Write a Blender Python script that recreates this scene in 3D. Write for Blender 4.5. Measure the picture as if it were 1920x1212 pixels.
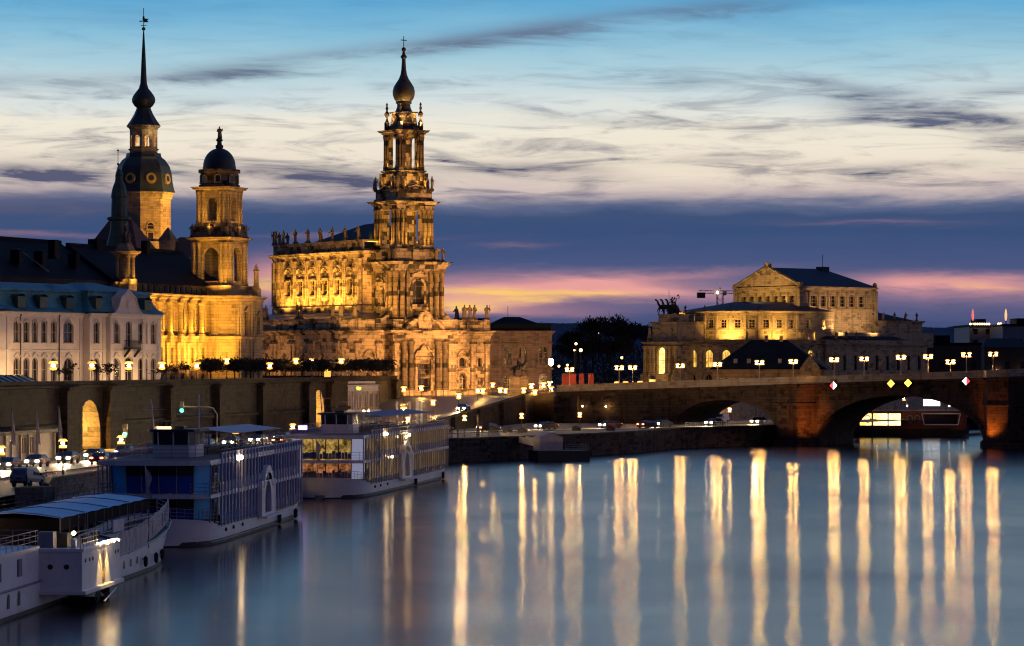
import bpy, math, random
from math import sin, cos, pi, radians, atan2, sqrt, hypot
from mathutils import Vector, Matrix
random.seed(7)
scene = bpy.context.scene
col = scene.collection
for o in list(bpy.data.objects):
    bpy.data.objects.remove(o)

# ------------------------------------------------------------------ camera
# x to the right, y away from the camera, z up; the river surface is z = 0
CAM_H, F_PX, HORIZON = 15.5, 5800.0, 688.0
cam_d = bpy.data.cameras.new('camera')
cam = bpy.data.objects.new('camera', cam_d)
col.objects.link(cam)
cam.location = (0, 0, CAM_H)
cam.rotation_euler = (pi / 2, 0, 0)
cam_d.sensor_width = 36
cam_d.lens = 36 * F_PX / 1920
cam_d.shift_y = (HORIZON - 606) / 1920
cam_d.clip_start = 1
cam_d.clip_end = 20000
scene.camera = cam
vs = scene.view_settings
vs.view_transform = 'Standard'
vs.look = 'None'
vs.gamma = 1
vs.exposure = 0
scene.render.engine = 'CYCLES'
cy = scene.cycles
cy.use_denoising = True
cy.max_bounces = 6
cy.diffuse_bounces = 3
cy.glossy_bounces = 3
cy.transmission_bounces = 4
cy.sample_clamp_indirect = 4
cy.use_light_tree = True
cy.pixel_filter_type = 'BLACKMAN_HARRIS'
cy.filter_width = 1.15


def S(r, g, b):
    def f(c):
        c /= 255.0
        return c / 12.92 if c <= .04045 else ((c + .055) / 1.055) ** 2.4
    return (f(r), f(g), f(b), 1.0)


# ------------------------------------------------------------------ node helper
class G:
    def __init__(s, tree):
        s.t = tree
        s.n = tree.nodes
        s.l = tree.links

    def new(s, kind, **kw):
        n = s.n.new(kind)
        for k, v in kw.items():
            setattr(n, k, v)
        return n

    def put(s, sock, v):
        if hasattr(v, 'is_output'):
            s.l.new(v, sock)
        else:
            sock.default_value = v

    def m(s, op, a, b=0.0, c=None, clamp=False):
        n = s.new('ShaderNodeMath', operation=op)
        n.use_clamp = clamp
        s.put(n.inputs[0], a)
        s.put(n.inputs[1], b)
        if c is not None:
            s.put(n.inputs[2], c)
        return n.outputs[0]

    def vm(s, op, a, b):
        n = s.new('ShaderNodeVectorMath', operation=op)
        s.put(n.inputs[0], a)
        s.put(n.inputs[1], b)
        return n.outputs[0]

    def xyz(s, x, y, z):
        n = s.new('ShaderNodeCombineXYZ')
        for i, v in enumerate((x, y, z)):
            s.put(n.inputs[i], v)
        return n.outputs[0]

    def noise(s, vec, scale=1.0, detail=4.0, rough=.55, dist=0.0):
        n = s.new('ShaderNodeTexNoise')
        s.put(n.inputs['Vector'], vec)
        n.inputs['Scale'].default_value = scale
        n.inputs['Detail'].default_value = detail
        n.inputs['Roughness'].default_value = rough
        n.inputs['Distortion'].default_value = dist
        return n.outputs['Fac']

    def ramp(s, fac, stops, interp='LINEAR'):
        n = s.new('ShaderNodeValToRGB')
        cr = n.color_ramp
        cr.interpolation = interp
        while len(cr.elements) < len(stops):
            cr.elements.new(0.5)
        for e, (p, c) in zip(cr.elements, stops):
            e.position = p
            e.color = c
        s.put(n.inputs[0], fac)
        return n.outputs[0]

    def sstep(s, v, a, b):
        n = s.new('ShaderNodeMapRange', interpolation_type='SMOOTHSTEP')
        s.put(n.inputs[0], v)
        n.inputs[1].default_value = a
        n.inputs[2].default_value = b
        return n.outputs[0]

    def mix(s, fac, a, b, mode='MIX'):
        n = s.new('ShaderNodeMix', data_type='RGBA', blend_type=mode)
        s.put(n.inputs[0], fac)
        s.put(n.inputs[6], a)
        s.put(n.inputs[7], b)
        return n.outputs[2]


# ------------------------------------------------------------------ dusk sky (a function of direction only)
world = bpy.data.worlds.new('World')
scene.world = world
world.use_nodes = True
g = G(world.node_tree)
for n in list(g.n):
    g.n.remove(n)
wout = g.new('ShaderNodeOutputWorld')
bg = g.new('ShaderNodeBackground')
g.l.new(bg.outputs[0], wout.inputs[0])
tc = g.new('ShaderNodeTexCoord')
sep = g.new('ShaderNodeSeparateXYZ')
g.l.new(tc.outputs['Generated'], sep.inputs[0])
dx, dy, dz = sep.outputs
az = g.m('MULTIPLY', g.m('ARCTAN2', dx, dy), 57.296)                # degrees right of the view
el = g.m('MULTIPLY', g.m('ARCSINE', dz), 57.296)                    # degrees above the horizon
DEG = 101.23                                                        # photo pixels per degree
n1 = g.noise(g.xyz(g.m('MULTIPLY', az, .26), g.m('MULTIPLY', el, 1.5), 3.1), 1, 6, .6, .35)
n2 = g.noise(g.xyz(g.m('MULTIPLY', az, .42), g.m('MULTIPLY', el, 3.4), 9.7), 1, 6, .62, .5)
n3 = g.noise(g.xyz(g.m('MULTIPLY', az, .13), g.m('MULTIPLY', el, .8), 5.3), 1, 3, .5, .2)
wob = g.m('ADD', g.m('MULTIPLY', g.m('SUBTRACT', n1, .5), .62), g.m('MULTIPLY', g.m('SUBTRACT', n2, .5), .3))
elw = g.m('ADD', el, wob)
stops = [(688, (44, 56, 100)), (640, (56, 68, 116)), (604, (68, 80, 122)), (580, (92, 92, 130)), (553, (136, 112, 140)),
         (530, (112, 104, 138)), (500, (74, 87, 129)), (440, (57, 80, 122)), (400, (63, 82, 121)), (378, (104, 112, 142)),
         (360, (206, 188, 184)), (320, (240, 226, 206)), (240, (240, 233, 216)), (190, (214, 224, 224)),
         (130, (172, 207, 220)), (70, (136, 190, 217)), (0, (92, 166, 210)), (-110, (136, 174, 203)), (-400, (110, 142, 182))]
EMAX = 24.0
rs = [(max(0., (688 - y) / DEG / EMAX), S(*c)) for y, c in stops]
rs.append((1.0, S(58, 86, 136)))
base = g.ramp(g.m('DIVIDE', elw, EMAX, clamp=True), rs)


def blobs(lst, wa, we):
    """sum of soft elongated patches given as (px, py, half width, half height, slope, strength)"""
    tot = None
    for (px, py, sx, sy, sl, st) in lst:
        a0, e0 = (px - 960) / DEG, (688 - py) / DEG
        da = g.m('SUBTRACT', wa, a0)
        de = g.m('SUBTRACT', g.m('SUBTRACT', we, e0), g.m('MULTIPLY', da, -sl))
        q = g.m('ADD', g.m('POWER', g.m('ABSOLUTE', g.m('DIVIDE', da, sx / DEG)), 2.0),
                g.m('POWER', g.m('ABSOLUTE', g.m('DIVIDE', de, sy * 1.35 / DEG)), 2.0))
        v = g.m('MULTIPLY', g.m('EXPONENT', g.m('MULTIPLY', q, -1.0)), st)
        tot = v if tot is None else g.m('ADD', tot, v)
    return tot


waz = g.m('ADD', az, g.m('MULTIPLY', g.m('SUBTRACT', n1, .5), 1.6))
wel = g.m('ADD', el, g.m('ADD', g.m('MULTIPLY', g.m('SUBTRACT', n1, .5), .35), g.m('MULTIPLY', g.m('SUBTRACT', n2, .5), .42)))
dark = blobs([(60, 332, 150, 17, .05, 1.0), (60, 390, 190, 14, .05, .8), (190, 298, 70, 9, 0, .55), (560, 326, 190, 13, .02, .95),
              (1000, 322, 150, 12, .03, .8), (830, 290, 60, 7, .3, .5), (1600, 172, 150, 11, .12, .6), (1760, 225, 190, 14, .13, 1.0),
              (1350, 305, 110, 8, 0, .45), (1700, 318, 180, 8, -.03, .45), (1900, 275, 90, 12, .1, .6), (1900, 180, 110, 7, 0, .5),
              (1000, 62, 330, 15, -.13, .75), (1350, 22, 160, 13, -.1, .55), (480, 128, 330, 12, -.12, .5), (60, 160, 170, 9, 0, .3),
              (1250, 235, 240, 8, .05, .3), (430, 188, 120, 6, 0, .18), (700, 345, 90, 8, 0, .5)], waz, wel)
dark = g.m('MULTIPLY', dark, g.m('ADD', .5, g.m('MULTIPLY', g.sstep(n2, .32, .66), .8)), clamp=True)
n4 = g.noise(g.xyz(g.m('ADD', g.m('MULTIPLY', az, .34), g.m('MULTIPLY', el, .5)), g.m('MULTIPLY', el, 2.6), 14.2), 1, 7, .6, .9)
wisps = g.m('MULTIPLY', g.m('ADD', g.m('MULTIPLY', g.sstep(n2, .5, .74), .5), g.m('MULTIPLY', g.sstep(n4, .5, .7), .55)), g.m('MULTIPLY', g.sstep(el, 2.7, 3.3), g.m('SUBTRACT', 1.0, g.m('MULTIPLY', g.sstep(el, 4.2, 6.2), .75))))
dcol = g.ramp(g.m('DIVIDE', el, 8.0, clamp=True), [(0, S(74, 78, 122)), (.5, S(92, 94, 118)), (.7, S(110, 124, 146)), (1, S(80, 128, 168))])
c1 = g.mix(g.m('ADD', dark, wisps, clamp=True), base, dcol)
pink = blobs([(980, 543, 240, 14, -.02, .95), (1180, 543, 150, 11, .06, .8), (860, 568, 130, 12, 0, .8), (1820, 535, 140, 14, .05, .95),
              (1690, 532, 70, 9, 0, .6), (1250, 520, 160, 7, -.08, .4), (640, 445, 160, 5, 0, .15), (60, 440, 150, 5, .06, .2),
              (500, 520, 60, 22, 0, .75), (960, 461, 60, 4, 0, .14), (1000, 585, 150, 6, 0, .25), (1640, 420, 140, 4, 0, .14)], waz, wel)
pink = g.m('MULTIPLY', pink, g.m('ADD', .45, g.m('MULTIPLY', n2, 1.0)), clamp=True)
c2 = g.mix(pink, c1, S(232, 160, 156))
gold = blobs([(940, 553, 140, 6, .03, 1.0), (1110, 550, 90, 5, 0, .75), (880, 572, 70, 6, 0, .9), (495, 535, 40, 7, 0, .5), (1850, 540, 70, 4, .1, .3)], waz, wel)
gold = g.m('MULTIPLY', gold, g.m('ADD', .5, n2), clamp=True)
c3 = g.mix(gold, c2, S(255, 204, 110))
# the eastern half behind the viewer is already night-blue
east = g.sstep(dy, -.5, .25)
c4 = g.mix(east, g.mix(g.m('DIVIDE', el, 50.0, clamp=True), S(26, 36, 76), S(22, 38, 82)), c3)
north = g.m('MULTIPLY', g.sstep(dx, .35, .85), g.m('SUBTRACT', 1.0, g.sstep(el, 12.0, 38.0)))
c4 = g.mix(g.m('MULTIPLY', north, .85), c4, S(164, 152, 178))
low = g.sstep(el, -2.0, -.3)
c5 = g.mix(low, S(24, 26, 40), c4)
g.l.new(c5, bg.inputs[0])
bg.inputs[1].default_value = 1.0


# ------------------------------------------------------------------ materials
MATS = {}


def newmat(name):
    m = bpy.data.materials.new(name)
    m.use_nodes = True
    gg = G(m.node_tree)
    return m, gg, gg.n['Principled BSDF']


def mat(name, c, rough=.6, metal=0.0, var=.25, scale=1.5, spec=.5, bump=0.0, trans=0.0, emit=None, es=0.0):
    """plain surface with uneven colour; c is linear"""
    m, gg, b = newmat(name)
    t = gg.new('ShaderNodeTexCoord')
    nz = gg.noise(t.outputs['Object'], scale, 5, .6)
    c = tuple(c[:3]) + (1,)
    d = tuple(x * (1 - var) for x in c[:3]) + (1,)
    h = tuple(min(1, x * (1 + var * .6)) for x in c[:3]) + (1,)
    colr = gg.ramp(nz, [(.3, d), (.5, c), (.72, h)])
    gg.put(b.inputs['Base Color'], colr)
    gg.put(b.inputs['Roughness'], gg.m('ADD', rough, gg.m('MULTIPLY', gg.m('SUBTRACT', nz, .5), .2), clamp=True))
    b.inputs['Metallic'].default_value = metal
    b.inputs['Specular IOR Level'].default_value = spec
    b.inputs['Transmission Weight'].default_value = trans
    if bump:
        bn = gg.new('ShaderNodeBump')
        bn.inputs['Strength'].default_value = bump
        bn.inputs['Distance'].default_value = .08
        gg.l.new(gg.noise(t.outputs['Object'], scale * 4, 4, .6), bn.inputs['Height'])
        gg.l.new(bn.outputs[0], b.inputs['Normal'])
    if emit:
        b.inputs['Emission Color'].default_value = tuple(emit[:3]) + (1,)
        b.inputs['Emission Strength'].default_value = es
    MATS[name] = m
    return m


def stone(name, light, dark, block=(1.5, 1.5, .62), dirt=.5, blk=.6, seed=0.0, soot=.55):
    """ashlar: each block its own shade, courses, black weather crust in patches"""
    m, gg, b = newmat(name)
    t = gg.new('ShaderNodeTexCoord')
    p = t.outputs['Object']
    s = gg.new('ShaderNodeSeparateXYZ')
    gg.l.new(p, s.inputs[0])
    row = gg.m('FLOOR', gg.m('DIVIDE', s.outputs[2], block[2]))
    off = gg.m('MULTIPLY', gg.m('MODULO', row, 2.0), .5)
    cx = gg.m('FLOOR', gg.m('ADD', gg.m('DIVIDE', s.outputs[0], block[0]), off))
    cyy = gg.m('FLOOR', gg.m('ADD', gg.m('DIVIDE', s.outputs[1], block[1]), off))
    wn = gg.new('ShaderNodeTexWhiteNoise', noise_dimensions='3D')
    gg.l.new(gg.xyz(cx, cyy, row), wn.inputs['Vector'])
    w = wn.outputs['Value']
    n_big = gg.noise(gg.vm('ADD', p, (seed, seed, seed)), .23, 5, .62, .3)
    n_mid = gg.noise(p, 1.1, 5, .65)
    crust = gg.m('ADD', gg.m('MULTIPLY', gg.m('SUBTRACT', n_big, .5), 3.2 * dirt), gg.m('MULTIPLY', gg.m('SUBTRACT', w, .5), blk * 1.6))
    crust = gg.m('ADD', crust, gg.m('MULTIPLY', gg.m('SUBTRACT', n_mid, .5), .9))
    f = gg.sstep(crust, -.15 + soot * .2, .5 + soot * .2)
    mid = tuple(.55 * a + .45 * c for a, c in zip(light[:3], dark[:3])) + (1,)
    tone = gg.mix(gg.m('MULTIPLY', w, .45), light, mid)
    c = gg.mix(f, tone, dark)
    n_fine = gg.noise(p, 3.2, 3, .7)
    c = gg.mix(gg.m('MULTIPLY', gg.sstep(n_fine, .5, .7), .45), c, dark)
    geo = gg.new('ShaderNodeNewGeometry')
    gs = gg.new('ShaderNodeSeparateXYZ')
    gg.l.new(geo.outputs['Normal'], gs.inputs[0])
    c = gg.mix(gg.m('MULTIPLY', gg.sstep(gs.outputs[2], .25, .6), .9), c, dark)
    fr = gg.m('FRACT', gg.m('DIVIDE', s.outputs[2], block[2]))
    drip = gg.noise(gg.xyz(gg.m('MULTIPLY', s.outputs[0], .7), gg.m('MULTIPLY', s.outputs[1], .7), gg.m('MULTIPLY', s.outputs[2], .07)), 1, 4, .6)
    c = gg.mix(gg.m('MULTIPLY', gg.sstep(drip, .5, .72), .6), c, dark)
    joint = gg.m('MULTIPLY', gg.m('LESS_THAN', fr, .09), .5)
    c = gg.mix(joint, c, tuple(x * .35 for x in dark[:3]) + (1,))
    gg.put(b.inputs['Base Color'], c)
    b.inputs['Roughness'].default_value = .9
    b.inputs['Specular IOR Level'].default_value = .2
    bn = gg.new('ShaderNodeBump')
    bn.inputs['Strength'].default_value = .8
    bn.inputs['Distance'].default_value = .2
    gg.l.new(gg.m('ADD', gg.m('MULTIPLY', n_fine, .9), gg.m('MULTIPLY', w, .3)), bn.inputs['Height'])
    gg.l.new(bn.outputs[0], b.inputs['Normal'])
    MATS[name] = m
    return m


def glow(name, c, s):
    m, gg, b = newmat(name)
    b.inputs['Base Color'].default_value = (.8, .8, .8, 1)
    b.inputs['Emission Color'].default_value = tuple(c[:3]) + (1,)
    b.inputs['Emission Strength'].default_value = s
    if name.startswith('lamp_') and 'green' not in name:
        oi = gg.new('ShaderNodeObjectInfo')          # no two lamps burn equally bright
        gg.put(b.inputs['Emission Strength'], gg.m('MULTIPLY', gg.m('ADD', .55, gg.m('MULTIPLY', oi.outputs['Random'], .9)), s))
    MATS[name] = m
    return m


def litglass(name, c_lo, c_hi, s, scale=1.2):
    """a window with a lit, uneven room behind it"""
    m, gg, b = newmat(name)
    t = gg.new('ShaderNodeTexCoord')
    nz = gg.noise(t.outputs['Object'], scale, 4, .7)
    c = gg.ramp(nz, [(.36, c_lo), (.62, c_hi)])
    b.inputs['Base Color'].default_value = (.02, .02, .02, 1)
    b.inputs['Roughness'].default_value = .12
    gg.put(b.inputs['Emission Color'], c)
    b.inputs['Emission Strength'].default_value = s
    MATS[name] = m
    return m


SAND, SOOT = (.42, .33, .225, 1), (.045, .036, .03, 1)
stone('church_stone', (.5, .38, .24, 1), SOOT, block=(1.6, 1.6, .8), dirt=.65, blk=.4, soot=.0)
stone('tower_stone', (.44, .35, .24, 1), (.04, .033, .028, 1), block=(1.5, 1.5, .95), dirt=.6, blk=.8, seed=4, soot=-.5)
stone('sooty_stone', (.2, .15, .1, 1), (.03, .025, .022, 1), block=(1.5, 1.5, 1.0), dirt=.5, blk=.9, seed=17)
stone('diet_stone', (.5, .38, .22, 1), (.12, .09, .06, 1), dirt=.3, blk=.3, seed=9, soot=.9)
stone('opera_stone', (.42, .34, .23, 1), (.1, .08, .06, 1), dirt=.35, blk=.5, seed=2, soot=.8)
stone('castle_stone', (.42, .33, .22, 1), (.1, .08, .07, 1), dirt=.3, blk=.4, seed=14, soot=.9)
stone('gallery_stone', (.34, .26, .19, 1), (.09, .07, .055, 1), dirt=.4, blk=.3, seed=12)
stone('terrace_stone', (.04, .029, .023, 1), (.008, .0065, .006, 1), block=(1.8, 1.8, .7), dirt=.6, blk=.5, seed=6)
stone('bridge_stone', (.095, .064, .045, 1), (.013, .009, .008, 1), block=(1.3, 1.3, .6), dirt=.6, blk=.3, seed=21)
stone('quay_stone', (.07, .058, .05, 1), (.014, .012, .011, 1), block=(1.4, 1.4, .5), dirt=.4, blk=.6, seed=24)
stone('cobble_stone', (.28, .24, .2, 1), (.06, .05, .045, 1), block=(.7, .7, .35), dirt=.4, blk=.35, seed=25)
stone('statue_stone', (.22, .17, .125, 1), (.035, .03, .026, 1), block=(2, 2, 2), dirt=.6, blk=.2, seed=31)
mat('white_render', (.66, .6, .58), .85, var=.2, scale=.35)
mat('trim_render', (.66, .6, .58), .8, var=.12, scale=1)
mat('beige_render', (.5, .42, .33), .85, var=.15, scale=.6)
mat('old_copper', (.022, .06, .065), .6, var=.5, scale=.6)
mat('dark_cloth', (.02, .016, .016), .95, var=.3, scale=1, spec=.05)
mat('green_copper', (.035, .18, .24), .55, var=.45, scale=.6, bump=.15)
mat('dark_copper', (.016, .026, .03), .5, var=.5, scale=.5, bump=.2)
mat('blue_slate', (.01, .022, .05), .6, var=.5, scale=.9, bump=.3, spec=.2)
mat('dark_slate', (.006, .009, .018), .7, var=.5, scale=.8, bump=.3, spec=.1)
mat('patina_copper', (.075, .065, .045), .45, metal=.25, var=.6, scale=.7, bump=.2)
mat('curtain_glass', (.06, .05, .045), .2, var=.6, scale=1.5, spec=.6)
mat('red_tile', (.16, .05, .04), .7, var=.35, scale=1.1, bump=.4)
mat('iron', (.015, .015, .017), .5, var=.4, scale=4)
mat('bronze', (.01, .011, .01), .7, metal=0, var=.5, scale=3)
mat('grey_metal', (.25, .25, .26), .45, metal=.6, var=.2, scale=2)
mat('gold', (.7, .42, .08), .35, metal=.7, var=.3, scale=3)
mat('dark_glass', (.008, .008, .011), .12, var=.3, scale=.8, spec=.7)
mat('brown_glass', (.02, .012, .01), .2, var=.4, scale=.8, spec=.6)
mat('asphalt', (.13, .115, .1), .5, var=.35, scale=.5, bump=.15)
mat('paving', (.16, .14, .12), .75, var=.3, scale=.4, bump=.2)
mat('earth', (.02, .022, .018), .95, var=.4, scale=.02)
mat('hazy_hill', (.03, .06, .11), 1, var=.5, scale=.02)  # blue of the distant air haze put into the hill colour
mat('road_paint', (.7, .68, .62), .7, var=.2, scale=2)
mat('ship_white', (.68, .66, .68), .4, var=.16, scale=.5)
mat('ship_grey', (.2, .2, .24), .5, var=.2, scale=.7)
mat('ship_blue', (.03, .06, .27), .4, var=.15, scale=.7)
mat('ship_dark', (.012, .012, .016), .5, var=.3, scale=.7)
mat('deck_wood', (.14, .1, .07), .7, var=.3, scale=1.2)
mat('blue_pane', (.008, .05, .42), .12, var=.25, scale=.35, spec=.8)
mat('side_blue', (.005, .022, .15), .1, var=.5, scale=.6, spec=.8)
mat('cyan_pane', (.03, .5, .98), .15, var=.15, scale=.4, spec=.8)  # bright cyan base imitates the sky reflected in the glass
mat('pale_pane', (.6, .6, .7), .2, var=.3, scale=.8, emit=(.5, .52, .75), es=.35)
mat('blue_canopy', (.12, .46, .8), .45, var=.2, scale=.6)
mat('grey_canvas', (.5, .47, .47), .85, var=.3, scale=1.4, bump=.6)
mat('white_canvas', (.6, .58, .62), .8, var=.15, scale=.7, bump=.3)
mat('red_cloth', (.25, .03, .02), .8, var=.2, scale=.6)
mat('flag_cloth', (.5, .44, .46), .85, var=.2, scale=1.2)
mat('bark', (.014, .011, .009), .95, var=.4, scale=3)
mat('twigs', (.016, .013, .012), .95, var=.5, scale=.5)
mat('hedge_leaf', (.012, .014, .009), .95, var=.5, scale=.7)
mat('car_silver', (.36, .36, .38), .3, metal=.5, var=.06, scale=1)
mat('car_dark', (.03, .032, .04), .25, var=.1, scale=1)
mat('rubber', (.012, .012, .012), .8, var=.2, scale=4)
mat('plastic_black', (.015, .015, .015), .4, var=.2, scale=4)
mat('ship_red', (.1, .014, .014), .5, var=.2, scale=.6)
mat('plaster_dark', (.05, .04, .034), .9, var=.3, scale=.5)
mat('skin_dark', (.1, .06, .045), .6, var=.1, scale=5)
WARM, AMBER, PALE = (1, .62, .24), (1, .52, .12), (1, .8, .5)
glow('lamp_warm', (1, .5, .12), 700)
glow('lamp_shade', (1, .33, .02), 3.2)  # lantern caps made to glow amber, imitating glare round the bulb
glow('lamp_soft', (1, .58, .2), 75)
glow('lamp_box', (1, .56, .17), 700)
glow('lamp_bridge', (1, .5, .12), 620)
glow('lamp_small', (1, .66, .3), 45)
glow('lamp_green', (.004, .62, .34), 5)
glow('head_light', (1, .78, .45), 260)
glow('tail_light', (1, .09, .03), 30)
glow('sign_white', (1, .96, .95), 6)
glow('sign_red', (1, .02, .04), 2.6)
glow('sign_yellow', (1, .62, .04), 4)
glow('letters_yellow', (1, .78, .02), 2.2)
glow('screen_white', (1, .95, .9), 5)
glow('far_light', (1, .6, .22), 5)
glow('bead_light', (1, .8, .5), 4)
litglass('lit_window', (.5, .16, .01, 1), (1, .66, .13, 1), 1.5, .8)
litglass('lit_bright', (.9, .4, .04, 1), (1, .8, .35, 1), 2.2, .5)
litglass('ship_room', (.02, .009, .002, 1), (1, .6, .14, 1), .55, 1.1)
litglass('ship_room_red', (.02, .007, .004, 1), (1, .36, .12, 1), .5, 1.1)
litglass('ship_side', (.003, .002, .002, 1), (.5, .28, .08, 1), .38, .42)
litglass('bar_room', (.7, .36, .05, 1), (1, .78, .34, 1), 3.4, .35)


def water_material():
    m, gg, b = newmat('river_water')
    t = gg.new('ShaderNodeTexCoord')
    p = t.outputs['Object']
    s = gg.new('ShaderNodeSeparateXYZ')
    gg.l.new(p, s.inputs[0])
    n_a = gg.noise(gg.xyz(gg.m('MULTIPLY', s.outputs[0], .022), gg.m('MULTIPLY', s.outputs[1], .012), 0.0), 1, 4, .6, .5)
    n_b = gg.noise(gg.xyz(gg.m('MULTIPLY', s.outputs[0], .35), gg.m('MULTIPLY', s.outputs[1], .16), 2.0), 1, 4, .6, .2)
    b.inputs['Base Color'].default_value = (.006, .009, .013, 1)
    b.inputs['IOR'].default_value = 1.33
    b.inputs['Specular IOR Level'].default_value = .7
    n_c = gg.noise(gg.xyz(gg.m('MULTIPLY', s.outputs[0], .9), gg.m('MULTIPLY', s.outputs[1], 1.3), 4.0), 1, 3, .6, .2)
    gg.put(b.inputs['Roughness'], gg.m('ADD', .15, gg.m('MULTIPLY', gg.sstep(n_a, .35, .7), .05)))
    b.inputs['Anisotropic'].default_value = .8
    gg.put(b.inputs['Tangent'], gg.xyz(0.0, 1.0, 0.0))
    bn = gg.new('ShaderNodeBump')
    bn.inputs['Strength'].default_value = .06
    bn.inputs['Distance'].default_value = .05
    gg.l.new(gg.m('ADD', n_b, gg.m('MULTIPLY', n_c, .5)), bn.inputs['Height'])
    gg.l.new(bn.outputs[0], b.inputs['Normal'])
    MATS['river_water'] = m


water_material()


# ------------------------------------------------------------------ mesh builder
class MB:
    def __init__(s):
        s.v = []
        s.f = []

    def add(s, vs_, fs):
        k = len(s.v)
        s.v.extend(vs_)
        s.f.extend([tuple(i + k for i in f) for f in fs])
        return s

    def box(s, x0, x1, y0, y1, z0, z1):
        return s.add([(x0, y0, z0), (x1, y0, z0), (x1, y1, z0), (x0, y1, z0), (x0, y0, z1), (x1, y0, z1), (x1, y1, z1), (x0, y1, z1)],
                     [(0, 3, 2, 1), (4, 5, 6, 7), (0, 1, 5, 4), (1, 2, 6, 5), (2, 3, 7, 6), (3, 0, 4, 7)])

    def obox(s, c, w, d, h, a=0.0):
        """box w x d x h standing on c, turned by a"""
        ca, sa = cos(a), sin(a)
        k = len(s.v)
        s.box(-w / 2, w / 2, -d / 2, d / 2, 0, h)
        for i in range(k, len(s.v)):
            x, y, z = s.v[i]
            s.v[i] = (c[0] + x * ca - y * sa, c[1] + x * sa + y * ca, c[2] + z)
        return s

    def prism(s, pts, z0, z1, cap=True, pts2=None):
        n = len(pts)
        p2 = pts2 or pts
        f = [(i, (i + 1) % n, n + (i + 1) % n, n + i) for i in range(n)]
        if cap:
            f += [tuple(range(n))[::-1], tuple(range(n, 2 * n))]
        return s.add([(p[0], p[1], z0) for p in pts] + [(p[0], p[1], z1) for p in p2], f)

    def lathe(s, prof, n=12, c=(0, 0), ph=0.0, sx=1.0, sy=1.0, a0=0.0, a1=2 * pi):
        full = abs(a1 - a0 - 2 * pi) < 1e-6
        m = n if full else n + 1
        vv = []
        for r, z in prof:
            for i in range(m):
                t = ph + a0 + (a1 - a0) * i / n
                vv.append((c[0] + r * cos(t) * sx, c[1] + r * sin(t) * sy, z))
        f = []
        for j in range(len(prof) - 1):
            for i in range(n):
                i2 = (i + 1) % m
                f.append((j * m + i, j * m + i2, (j + 1) * m + i2, (j + 1) * m + i))
        if full:
            if prof[0][0] > 1e-4:
                f.append(tuple(range(n))[::-1])
            if prof[-1][0] > 1e-4:
                k = (len(prof) - 1) * m
                f.append(tuple(k + i for i in range(n)))
        return s.add(vv, f)

    def tube(s, p, q, r0, r1=None, n=6):
        r1 = r0 if r1 is None else r1
        p, q = Vector(p), Vector(q)
        d = (q - p)
        if d.length < 1e-6:
            return s
        d.normalize()
        u = d.orthogonal().normalized()
        w = d.cross(u)
        vv = []
        for c, r in ((p, r0), (q, r1)):
            for i in range(n):
                t = 2 * pi * i / n
                vv.append(tuple(c + u * (r * cos(t)) + w * (r * sin(t))))
        f = [(i, (i + 1) % n, n + (i + 1) % n, n + i) for i in range(n)]
        f += [tuple(range(n))[::-1], tuple(range(n, 2 * n))]
        return s.add(vv, f)

    def path(s, pts, r, n=6):
        for a, b in zip(pts, pts[1:]):
            s.tube(a, b, r, r, n)
        return s

    def ball(s, c, r, n=10, m=7, sc=(1, 1, 1)):
        prof = [(r * sin(pi * j / m), -r * cos(pi * j / m)) for j in range(m + 1)]
        prof[0] = (0.0, -r)
        prof[-1] = (0.0, r)
        vv, f = [], []
        for rr, z in prof:
            for i in range(n):
                t = 2 * pi * i / n
                vv.append((c[0] + rr * cos(t) * sc[0], c[1] + rr * sin(t) * sc[1], c[2] + z * sc[2]))
        for j in range(m):
            for i in range(n):
                i2 = (i + 1) % n
                f.append((j * n + i, j * n + i2, (j + 1) * n + i2, (j + 1) * n + i))
        return s.add(vv, f)

    def sweep(s, pts, prof, closed=True):
        """profile [(out, z)] carried round a counter-clockwise outline with mitred corners"""
        n = len(pts)
        rings = []
        for i in range(n):
            p = Vector(pts[i])
            a = Vector(pts[i - 1]) if (closed or i > 0) else None
            b = Vector(pts[(i + 1) % n]) if (closed or i < n - 1) else None
            d1 = (p - a).normalized() if a is not None else None
            d2 = (b - p).normalized() if b is not None else None
            d1 = d1 or d2
            d2 = d2 or d1
            n1_, n2_ = Vector((d1.y, -d1.x)), Vector((d2.y, -d2.x))
            q = (n1_ + n2_)
            if q.length < 1e-6:
                q = n1_
            q.normalize()
            q = q / max(.35, q.dot(n1_))
            rings.append([(p.x + q.x * o, p.y + q.y * o, z) for o, z in prof])
        k = len(prof)
        vv = [v for r in rings for v in r]
        f = []
        for i in range(n if closed else n - 1):
            j = (i + 1) % n
            for t in range(k - 1):
                f.append((i * k + t, j * k + t, j * k + t + 1, i * k + t + 1))
        if not closed:
            f += [tuple(range(k)), tuple(range((n - 1) * k, n * k))[::-1]]
        return s.add(vv, f)

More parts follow.
